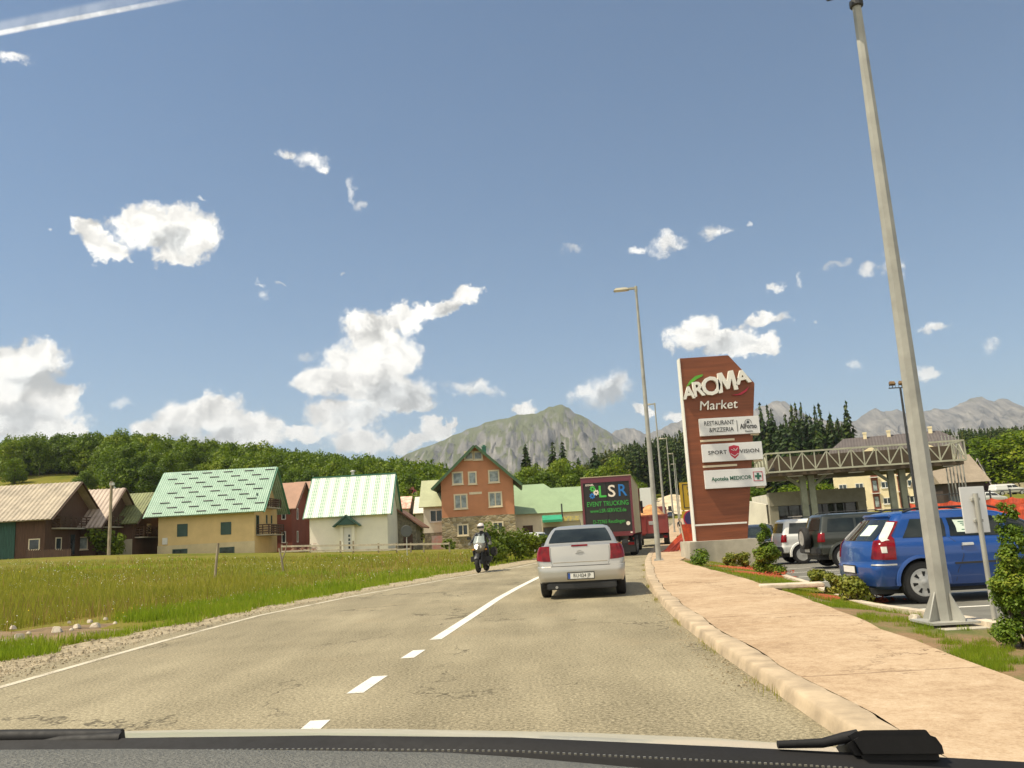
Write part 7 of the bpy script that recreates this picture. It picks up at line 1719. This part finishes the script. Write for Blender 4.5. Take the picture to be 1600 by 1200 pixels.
PIC = Skin([(.4, .4, .80, .1, 4.9, .1, .25, .03, .2), (.7, .65, .88, .0, 5.0, .1, .25, .03, .2), (1.02, .95, .88, .03, 4.7, .1, .3, .03, .2), (1.1, 1.05, .84, .06, 3.95, .1, .3, .03, .15), (1.5, 1.5, .76, .12, 3.3, .1, .2, .03, .1), (1.62, 1.62, .66, .2, 3.1, .1, .2, .02, .08), (1.66, 1.66, .4, .4, 2.8, .08, .1, .01, .03)], 4, 4, 14)
make_body(root, PIC, m_whitecar, None); add_wheels(root, .9, (.95, 4.0), .35, .22, 7)
for s in (1, -1):
    for (a, b_) in ((1.95, 2.6), (2.68, 3.6)): PIC.panel([(a, 1.12), (b_, 1.1), (min(b_, 3.3), 1.44), (a, 1.46)], 'side', s).build('side_window', m_carglass, root, smooth=30)
    PIC.panel([(1.86, .7), (1.90, .7), (1.90, 1.5), (1.86, 1.5)], 'side', s, off=.003, nu=1).build('bed_gap', m_plastic, root)
Yv = 104; q = P(1528, 788, Yv); small_car('white_car', 'low white car behind the orange netting', m_whitecar, (q.x, Yv, q.z), R(-80), det=False)

# ---------------------------------------------------------------- maroon event truck
m_maroon = paint('maroon_truck_paint', (.13, .010, .018), 0, .35); m_truckside = pm('beige_trailer_side', (.50, .42, .25), .6, var=.08, vscale=1.2); m_tdoor = pm('black_trailer_door', (.020, .018, .015), .45, var=.15, vscale=2)
root = empty('event_truck', (4.42, 42.0, 0), R(-9.6), 'maroon box trailer truck with black rear doors and coloured lettering', 'truck')
z0, z1 = 1.10, 3.93; hw = 1.25
MB().bb(-hw, hw, .06, 12, z0, z1).build('box_body', m_truckside, root)
fr = MB(); fr.bb(-hw - .01, hw + .01, -.03, .058, z1 - .24, z1 + .02).bb(-hw - .01, -hw + .10, -.03, .058, z0 - .02, z1 - .242).bb(hw - .10, hw + .01, -.03, .058, z0 - .02, z1 - .242).bb(-hw + .102, hw - .102, -.03, .058, z0 - .10, z0 + .12).build('rear_frame', m_maroon, root)
MB().bb(-hw - .02, hw + .02, -.05, 12, z1 + .023, z1 + .06).build('roof_edge', m_truckside, root)
dr = MB().bb(-hw + .105, hw - .105, 0, .056, z0 + .123, z1 - .243).build('rear_door', m_tdoor, root); MB().bb(-.012, .012, -.004, -.001, z0 + .13, z1 - .25).build('door_split', m_well, dr)
mg = pm('bright_green_lettering', (.06, .46, .06), .5, var=.04); mbl = pm('blue_lettering', (.015, .16, .46), .5, var=.04); mwl = pm('cream_lettering', (.78, .70, .58), .5, var=.03); mdg = pm('mid_green_lettering', (.045, .33, .05), .5, var=.04)
def tl(body, x, z, size, m, **k): return text_mesh('lettering', body, size, m, dr, (x, -.012, z), **k)
zs_ = lambda v: z0 + .12 + (836 - v) / (836 - 752) * (z1 - .243 - z0 - .12)      # heights read down the door
tl('L', -.22, zs_(768.5), .82, mg, bold=.010, fit=.36); tl('S', .26, zs_(768.5), .82, mwl, bold=.010, fit=.36); tl('R', .78, zs_(768), .82, mbl, bold=.010, fit=.42)
tl('EVENT TRUCKING', .02, zs_(788.5), .33, mdg, fit=2.06, space=1.04, bold=.004); tl('www.LSR-SERVICE.de', .02, zs_(800), .25, mdg, fit=1.80, bold=.003); tl('D-72765 Reutlingen', .03, zs_(818.5), .25, mdg, fit=1.58, bold=.002); tl('KOGEL', -.82, zs_(755.5), .13, mwl, bold=.004, fit=.42)
def gear(x, z, r, m):
    pts = []
    for k in range(32):
        q = r if (k // 2) % 2 == 0 else r * .72; a = 2 * math.pi * k / 32; pts.append((x + q * math.cos(a), z + q * math.sin(a)))
    MB().prism(pts, -.018, -.001, 'xz').build('gear_emblem', m, dr); MB().lathe([(r * .28, -.024), (r * .28, -.019)], (x, 0, z), 'y', 14).build('gear_hole', m_tdoor, dr)
gear(-.68, zs_(762), .155, mg); gear(-.52, zs_(768.5), .155, mwl); gear(-.72, zs_(774), .155, mbl)
MB().lathe([(.10, -.012), (.10, -.002)], (.96, 0, zs_(823)), 'y', 16).build('round_sticker', mwl, dr); MB().bb(1.04, 1.14, -.035, -.031, z0 + .02, z0 + .09).build('reflector', mwl, root)
MB().bb(-1.2, 1.2, .15, .3, .50, .72).bb(-.5, -.38, .3, .5, .5, 1.1).bb(.38, .5, .3, .5, .5, 1.1).build('underrun_bar', m_plastic, root)
MB().bb(-.45, .55, .135, .149, .52, .70).build('orange_marker_board', pm('orange_marker', (.62, .22, .03), .5, var=.15), root)
for s in (1, -1): MB().bb(s * 1.02 - .15, s * 1.02 + .15, .12, .149, .55, .68).build('tail_lamp', m_tail, root); MB().bb(s * 1.15 - .03, s * 1.15 + .03, .1, .13, .8, .9).build('marker_lamp', m_tail, root)
MB().bb(-1.22, -.5, .18, .2, .2, .6).bb(.5, 1.22, .18, .2, .2, .6).build('mud_flap', m_plastic, root)
MB().bb(-.5, .5, .3, 12, .75, 1.09).build('chassis', m_plastic, root); add_wheels(root, 1.24, (1.9, 3.2, 4.5, 11.3), .50, .36, 8)
cb = MB(); cb.bb(-1.22, 1.22, 12.7, 14.9, .6, 3.55).prism([(12.7, 3.55), (14.6, 3.55), (12.9, 3.95)], -1.1, 1.1, 'yz'); cb.build('cab', m_maroon, root, bevel=.06); MB().bb(1.28, 1.42, 14.2, 14.5, 2.3, 3.1).bb(-1.42, -1.28, 14.2, 14.5, 2.3, 3.1).build('cab_mirror', m_plastic, root)
MB().bb(1.0, 1.30, 12.1, 12.6, 1.0, 3.85).build('wind_deflector', m_maroon, root)
# ---------------------------------------------------------------- red tipper lorry
m_tip = paint('faded_red_tipper_paint', (.22, .030, .025), 0, .5); m_load = pm('orange_sand', (.55, .27, .10), .95, var=.25, vscale=3, bump=.6)
x = P(1026, 830, 60).x; root = empty('tipper_lorry', (x - .35, 60, 0), R(-10), 'red tipper lorry loaded with orange sand ahead of the event truck', 'truck')
za, zb_ = P(1026, 833, 60).z, P(1026, 806, 60).z
MB().bb(-1.22, 1.22, 0, .08, za, zb_).bb(-1.22, -1.14, .083, 4.6, za, zb_).bb(1.14, 1.22, .083, 4.6, za, zb_).bb(-1.14, 1.14, 4.5, 4.6, za, zb_ + .4).bb(-1.138, 1.138, .085, 4.49, za, za + .1).build('tipper_body', m_tip, root)
rb2 = MB()
for xx in (-1.1, -.4, .4, 1.1): rb2.bb(xx - .05, xx + .05, -.05, -.002, za, zb_)
rb2.bb(-1.24, 1.24, -.06, -.002, zb_ + .003, zb_ + .09); rb2.build('tailgate_ribs', m_tip, root); MB().bb(-.16, .16, -.03, -.001, (za + zb_) / 2, (za + zb_) / 2 + .25).build('tailgate_plate', m_rim, root)
MB().grid(lambda a, c: (-1.13 + 2.26 * a, .1 + 4.3 * c, zb_ - .12 + 1.0 * math.sin(math.pi * a) * math.sin(math.pi * c) ** .7 + .08 * mnoise.noise(Vector((a * 6, c * 9, 0)))), 16, 24).build('sand_load', m_load, root, smooth=60)
MB().bb(-1.1, 1.1, .1, .3, .55, .8).bb(-.45, .45, 0, 6.5, .7, za - .003).build('chassis', m_plastic, root); add_wheels(root, 1.2, (.9, 2.2, 6.3), .5, .4, 8)
for s in (1, -1): MB().bb(s * .95 - .14, s * .95 + .14, .06, .097, .58, .74).build('tail_lamp', m_tail, root)
MB().bb(-1.15, 1.15, 5.0, 6.9, .7, 2.9).build('cab', m_tip, root, bevel=.08); mi = MB(); mi.tube([(1.15, 6.6, 2.6), (1.5, 6.5, 2.75), (1.65, 6.5, 2.3)], .03, 6); mi.box((1.42, 6.5, 2.72), (.26, .12, .38)); mi.build('cab_mirror', m_plastic, root)
# pale lorry farther up
x = P(1012, 785, 130).x; root = empty('pale_van', (x, 130, rz(130)), R(-10), 'pale boxy van far up the road above the tipper lorry', 'van'); MB().bb(-1.1, 1.1, 0, 5, .5, P(1012, 762, 130).z - rz(130)).build('box_body', m_whitecar, root, bevel=.08); MB().bb(-.9, .9, -.03, -.001, 1.9, 2.9).build('rear_window', m_carglass, root); add_wheels(root, 1.1, (.9, 4), .4, .25)
# ================================================================ motorcycle with its rider, a walker, and the car we sit in
m_jacket = pm('black_riding_jacket', (.020, .020, .022), .6, var=.2, vscale=6, bump=.3); m_jgrey = pm('grey_reflective_panel', (.30, .33, .32), .5, var=.2, vscale=8); m_helmet = pm('white_helmet_shell', (.72, .62, .58), .15, var=.04, coat=.8); m_visor = glassmat('smoked_visor', (.02, .02, .02), .05)
m_fair = pm('grey_fairing', (.20, .185, .145), .35, var=.1, vscale=5, coat=.4); m_bikeblack = pm('black_bike_parts', (.018, .018, .018), .5, var=.2); m_screen = pm('pale_screen_plastic', (.30, .33, .30), .15, var=.1, vscale=6, coat=.5); m_skin = pm('skin', (.42, .24, .16), .6, var=.06)
m_headl, t, b = new_mat('lit_headlamp'); b.inputs['Base Color'].default_value = (.9, .85, .75, 1); b.inputs['Emission Color'].default_value = (1, .93, .80, 1); b.inputs['Emission Strength'].default_value = 3.0
bx, by = G(748, 895)
# local frame: the bike faces -Y (towards us); the front tyre touches the ground at y = 0
root = empty('motorcycle', (bx, by, 0), R(-9), 'grey touring motorcycle with lit headlamp coming towards us', 'motorcycle')
bike = root
def bwheel(y, R_, Wd, name):
    w_ = empty(name, (0, y, R_)); w_.parent = root
    MB().lathe([(R_ * .74, -Wd * .4), (R_ * .88, -Wd / 2), (R_ * .97, -Wd * .32), (R_, 0), (R_ * .97, Wd * .32), (R_ * .88, Wd / 2), (R_ * .74, Wd * .4), (R_ * .74, -Wd * .4)], axis='x', n=32).build('tyre', m_tyre, w_, smooth=50)
    ri = MB().lathe([(R_ * .735, -Wd * .3), (R_ * .70, -Wd * .3), (R_ * .70, Wd * .3), (R_ * .735, Wd * .3), (R_ * .735, -Wd * .3)], axis='x', n=32); ri.lathe([(.05, -.07), (.05, .07)], axis='x', n=12)
    for k in range(10): a = 2 * math.pi * k / 10; ri.bar((0.03 * (-1) ** k, 0, 0), (0, R_ * .71 * math.cos(a), R_ * .71 * math.sin(a)), .022)
    ri.build('rim', m_bikeblack, w_, smooth=40)
    MB().lathe([(.15, .075), (.15, .08)], axis='x', n=20).build('brake_disc', m_rim, w_)
bwheel(0, .34, .13, 'front_wheel'); bwheel(1.52, .34, .17, 'rear_wheel')
fk = MB()
for s in (-1, 1): fk.tube([(s * .105, -.0, .34), (s * .105, .36, 1.02)], [.034, .026], 10)
fk.bar((-.14, .30, .92), (.14, .30, .92), .05, .06); fk.build('fork', m_bikeblack, root, smooth=50)
MB().grid(lambda a, c: ((a - .5) * .17, -.37 * math.cos(.55 + c * 1.5) + .0, .34 + .39 * math.sin(.55 + c * 1.5) - .03 * (2 * a - 1) ** 2), 4, 10).build('front_mudguard', m_bikeblack, root, smooth=60)
eng = MB(); eng.box((0, .75, .52), (.34, .5, .42)).box((-.28, .62, .50), (.24, .22, .2)).box((.28, .62, .50), (.24, .22, .2)).box((0, 1.0, .72), (.26, .7, .2)); eng.tube([(0, .9, .42), (0, 1.52, .34)], .05, 8).tube([(.14, .6, .3), (.16, 1.2, .3), (.2, 1.75, .5)], [.035, .04, .06], 10); eng.build('engine', m_bikeblack, root, bevel=.02)
fa = MB()
vs = []; ring = [(0, -.02), (.09, -.0), (.17, .06), (.21, .16), (.22, .32), (.20, .48)]
for (z_, k, dy) in ((.74, .45, .17), (.86, .85, .06), (.98, 1.05, .04), (1.08, 1.0, .12), (1.16, .8, .26)):
    row = [(-x_ * k, y_ + dy, z_) for x_, y_ in ring[::-1]] + [(x_ * k, y_ + dy, z_) for x_, y_ in ring[1:]]; vs += row
n_ = len(ring) * 2 - 1; fs = [(j * n_ + i, j * n_ + i + 1, (j + 1) * n_ + i + 1, (j + 1) * n_ + i) for j in range(4) for i in range(n_ - 1)]
fa.add(vs, fs + [tuple(range(n_)), tuple(4 * n_ + i for i in range(n_))]).build('fairing', m_fair, root, smooth=60)
MB().lathe([(.085, -.02), (.08, -.035), (.02, -.05)], (-.045, .08, .96), 'y', 18).build('headlamp', m_headl, root, smooth=60); MB().lathe([(.06, -.02), (.055, -.035), (.02, -.045)], (.09, .09, .955), 'y', 16).build('small_headlamp', m_clearlamp, root, smooth=60)
MB().grid(lambda a, c: ((a - .5) * (.46 - .10 * c), .16 + .22 * c + .32 * (a - .5) ** 2 * 4 * .3, 1.10 + .27 * c), 8, 8).grid(lambda a, c: ((a - .5) * (.46 - .10 * c), .17 + .22 * c + .32 * (a - .5) ** 2 * 4 * .3, 1.10 + .27 * c), 8, 8).build('windshield', m_screen, root, smooth=60)
MB().tube([(-.42, .58, 1.10), (-.28, .46, 1.12), (-.12, .40, 1.08), (.12, .40, 1.08), (.28, .46, 1.12), (.42, .58, 1.10)], .016, 8).build('handlebar', m_bikeblack, root, smooth=50)
for s in (-1, 1):
    mm = MB(); mm.tube([(s * .26, .44, 1.12), (s * .36, .36, 1.27)], .009, 6); mm.box((s * .40, .36, 1.30), (.15, .05, .10)); mm.build('mirror', m_bikeblack, root, bevel=.015)
    MB().box((s * .40, .44, 1.08), (.16, .10, .13), taper=.7).build('hand_guard', m_fair, root, bevel=.03)
    MB().box((s * .25, .34, .86), (.10, .05, .06)).build('indicator', pm('amber_lamp', (.7, .3, .03), .3) if s < 0 else bpy.data.materials['amber_lamp'], root, bevel=.015)
    MB().box((s * .33, 1.55, .74), (.22, .46, .34)).build('pannier', m_bikeblack, root, bevel=.05)
MB().tube([(0, .45, .98), (0, .62, 1.03), (0, .85, .93)], [.10, .17, .12], 12).build('tank', m_fair, root, smooth=60); MB().tube([(0, .85, .86), (0, 1.15, .84), (0, 1.6, .90)], [.12, .16, .11], 10).build('saddle', m_bikeblack, root, smooth=60)
# rider: sits at y = 1.0, hips at .95
rider = empty('person', (bx, by, 0), R(-9), 'rider in black jacket and white helmet seated on the motorcycle', 'person')
J = [(0, 1.02, .96), (0, .98, 1.18), (0, .90, 1.38), (0, .86, 1.50), (0, .83, 1.58)]       # pelvis, waist, chest, neck base, neck
rad = [.155, .15, .165, .09, .062]; E_ = [(0, 1), (1, 2), (2, 3), (3, 4)]
for s in (-1, 1):
    b0 = len(J)
    J += [(s * .20, .87, 1.45), (s * .33, .76, 1.22), (s * .39, .60, 1.13), (s * .14, .98, .93), (s * .27, .56, .80), (s * .25, .80, .42), (s * .25, .68, .36)]
    rad += [.078, .056, .042, .105, .075, .055, .048]
    E_ += [(2, b0), (b0, b0 + 1), (b0 + 1, b0 + 2), (0, b0 + 3), (b0 + 3, b0 + 4), (b0 + 4, b0 + 5), (b0 + 5, b0 + 6)]
skin_mesh('body', J, E_, rad, m_jacket, 2, rider)
MB().lathe([(.03, -.145), (.10, -.12), (.135, -.04), (.14, .03), (.125, .10), (.08, .15), (.02, .17)], (0, .80, 1.70), n=20).build('helmet', m_helmet, rider, smooth=60)
vz = MB(); vz.grid(lambda a, c: (.147 * math.sin((a - .5) * 2.3), .80 - .150 * math.cos((a - .5) * 2.3), 1.655 + .09 * c), 10, 4).grid(lambda a, c: (.137 * math.sin((a - .5) * 2.3), .80 - .138 * math.cos((a - .5) * 2.3), 1.655 + .09 * c), 10, 4); vz.build('visor', m_visor, rider, smooth=60)
for s in (-1, 1):
    gl = []; ge = []; gr = []
    # gloved hand: palm with four curled fingers and a thumb round the grip
    w0 = Vector((s * .405, .60, 1.13)); gl += [tuple(w0), tuple(w0 + Vector((0, -.05, -.005)))]; ge += [(0, 1)]; gr += [.036, .038]
    for k, (dx, ln) in enumerate(((-.03, .05), (-.01, .055), (.012, .052), (.032, .042))):
        i0 = len(gl); p1 = w0 + Vector((dx, -.085, .0)); p2 = p1 + Vector((0, -.02, -.03)); p3 = p2 + Vector((0, .025, -.018)); gl += [tuple(p1), tuple(p2), tuple(p3)]; ge += [(1, i0), (i0, i0 + 1), (i0 + 1, i0 + 2)]; gr += [.0115, .0105, .009]
    i0 = len(gl); gl += [tuple(w0 + Vector((-s * .045, -.05, -.015))), tuple(w0 + Vector((-s * .05, -.085, -.03)))]; ge += [(1, i0), (i0, i0 + 1)]; gr += [.013, .010]
    skin_mesh('glove', gl, ge, gr, m_bikeblack, 1, rider)
    MB().box((s * .25, .66, .335), (.10, .26, .09)).build('boot', m_bikeblack, rider, bevel=.03)
MB().prism([(-.13, 1.30), (-.03, 1.30), (-.03, 1.44), (-.12, 1.46)], .725, .76, 'xz').prism([(.03, 1.30), (.13, 1.30), (.12, 1.46), (.03, 1.44)], .725, .76, 'xz').build('chest_panel', m_jgrey, rider, bevel=.01)

# far walker on the pavement
q = P(1063, 832, 84); root = empty('person', (q.x, 84, rz(84) + .13), R(20), 'far pedestrian in dark top and pale trousers on the pavement', 'person')
m_top = pm('dark_top', (.03, .03, .04), .8); m_trs = pm('pale_trousers', (.45, .42, .36), .8)
J = [(0, 0, .95), (0, 0, 1.15), (0, 0, 1.38), (0, 0, 1.50)]; rad = [.13, .12, .15, .055]; E_ = [(0, 1), (1, 2), (2, 3)]
for s in (-1, 1):
    b0 = len(J); J += [(s * .18, 0, 1.40), (s * .24, .03, 1.14), (s * .24, -.08, .90)]; rad += [.06, .045, .035]; E_ += [(2, b0), (b0, b0 + 1), (b0 + 1, b0 + 2)]
skin_mesh('body', J, E_, rad, m_top, 1, root)
J = [(0, 0, .95)]; rad = [.14]; E_ = []
for s in (-1, 1):
    b0 = len(J); J += [(s * .10, s * .06, .85), (s * .10, s * .12, .48), (s * .10, s * .2, .09), (s * .10, s * .2 - .12, .05)]; rad += [.09, .065, .045, .04]; E_ += [(0, b0), (b0, b0 + 1), (b0 + 1, b0 + 2), (b0 + 2, b0 + 3)]
skin_mesh('trousers', J, E_, rad, m_trs, 1, root)
MB().lathe([(.02, -.13), (.075, -.1), (.095, 0), (.085, .08), (.02, .12)], (0, -.02, 1.64), n=14).build('head', m_skin, root, smooth=60); MB().lathe([(.10, -.02), (.102, .03), (.085, .1), (.02, .135)], (0, .0, 1.65), n=14).build('hair', m_bikeblack, root, smooth=60)

# ---------------------------------------------------------------- the car we sit in: bonnet, scuttle, wipers, dashboard
m_hood = paint('pale_silver_bonnet_paint', (.56, .54, .45), .1, .4); m_dash = pm('grey_grained_dashboard', (.20, .195, .17), .8, var=.10, vscale=60, bump=.8, bscale=220); m_trim = pm('black_scuttle_plastic', (.005, .004, .004), .7, var=.2, vscale=30)
root = empty('car', (0, .9, 0), 0, 'car at the bottom edge seen from inside: pale bonnet, black wipers, grey dashboard', 'car')
def L(u, v, Y): q = P(u, v, Y); return Vector((q.x, q.y - .9, q.z))
# heights read where the line of sight meets the plane across the scuttle
Yh, Yc, Yd = 1.12, 1.02, .70
hood_pts = [(-40, 1147), (150, 1143), (350, 1139), (600, 1138.5), (900, 1144), (1100, 1152), (1250, 1163), (1400, 1176), (1700, 1205)]
def hoodz(a):
    u = -40 + 1740 * a; return L(u, float(np.interp(u, [p[0] for p in hood_pts], [p[1] for p in hood_pts])), Yh)
def hood_fn(a, c):
    q = hoodz(a); k = 1 - c
    dy = -.16 + 1.15 * c * (1 - .25 * (2 * a - 1) ** 2); return (q.x, q.y + dy, q.z - .217 * dy - .33 * dy * dy)
mb = MB(); mb.grid(hood_fn, 40, 30); mb.grid(lambda a, c: tuple(Vector(hood_fn(a, c)) - Vector((0, 0, .03))), 40, 30); mb.build('bonnet', m_hood, root, smooth=60)
# scuttle: dark strip below the bonnet edge
def line(pts, Y): return [L(u, v, Y) for u, v in pts]
top = [(-60, 1158), (200, 1153), (500, 1149), (800, 1152), (1050, 1163), (1250, 1172), (1450, 1182), (1700, 1196)]
bot = [(-60, 1182), (200, 1178), (500, 1175), (800, 1178), (1050, 1190), (1250, 1200), (1450, 1212), (1700, 1230)]
A_ = line(top, .945); B_ = line(bot, .92)
mb = MB(); n_ = len(A_); mb.add(A_ + B_ + [b_ - Vector((0, .01, .09)) for b_ in B_], [(i, i + 1, n_ + i + 1, n_ + i) for i in range(n_ - 1)] + [(n_ + i, n_ + i + 1, 2 * n_ + i + 1, 2 * n_ + i) for i in range(n_ - 1)]); mb.build('scuttle_panel', m_trim, root, smooth=60)
gm = MB()
for k in range(120):
    u = 260 + k * 9.0; v = float(np.interp(u, [p[0] for p in bot], [p[1] for p in bot])) - 4.5; gm.box(tuple(L(u, v, .912) + Vector((0, 0, .0))), (.0026, .002, .0017))
gm.build('screen_frit', m_fair, root, fix=False)
wa = MB(); pa_ = line([(-60, 1152.5), (0, 1152), (100, 1151), (190, 1150.5)], .955); wa.tube(pa_, [.008] * 4, 8); wa.tube(line([(40, 1168), (95, 1160), (190, 1156)], .95), [.006, .008, .009], 8)
w1 = wa.build('wiper', m_trim, root, smooth=50)
ar = MB(); pb_ = line([(1215, 1163.5), (1285, 1161), (1318, 1153), (1340, 1150)], .945); ar.tube(pb_, [.004, .005, .006, .007], 8)
w2 = ar.build('wiper', m_trim, root, smooth=50)
kn = [(1322, 1153), (1338, 1143), (1352, 1140), (1448, 1139), (1460, 1143), (1476, 1164), (1482, 1187), (1345, 1188)]
kp = [L(u, v, .93) for u, v in kn]; kq = [p + Vector((0, .05, -.016)) for p in kp]
MB().add(kp + kq, [tuple(range(8)), tuple(reversed(range(8, 16)))] + [(i, i + 8, (i + 1) % 8 + 8, (i + 1) % 8) for i in range(8)]).build('wiper_pivot_cap', m_trim, w2, bevel=.006, smooth=40)
# dashboard top: nearer, grained grey at the left, rolling off in black at the right
dl = [(-80, 1172), (200, 1170), (450, 1172), (700, 1176), (820, 1184), (1000, 1200), (1200, 1218), (1700, 1262)]
d0 = line(dl, .84); d1 = line([(u, v + 14) for u, v in dl], .74); d2 = line([(u, v + 75) for u, v in dl], .55); d3 = [p - Vector((0, .0, .25)) for p in d2]
mb = MB(); n_ = len(d0); allp = [p - Vector((0, -.04, .05)) for p in d0] + d0 + d1 + d2 + d3
mb.add(allp, [(r_ * n_ + i, r_ * n_ + i + 1, (r_ + 1) * n_ + i + 1, (r_ + 1) * n_ + i) for r_ in range(4) for i in range(n_ - 1)]); mb.build('dashboard', m_dash, root, smooth=60)
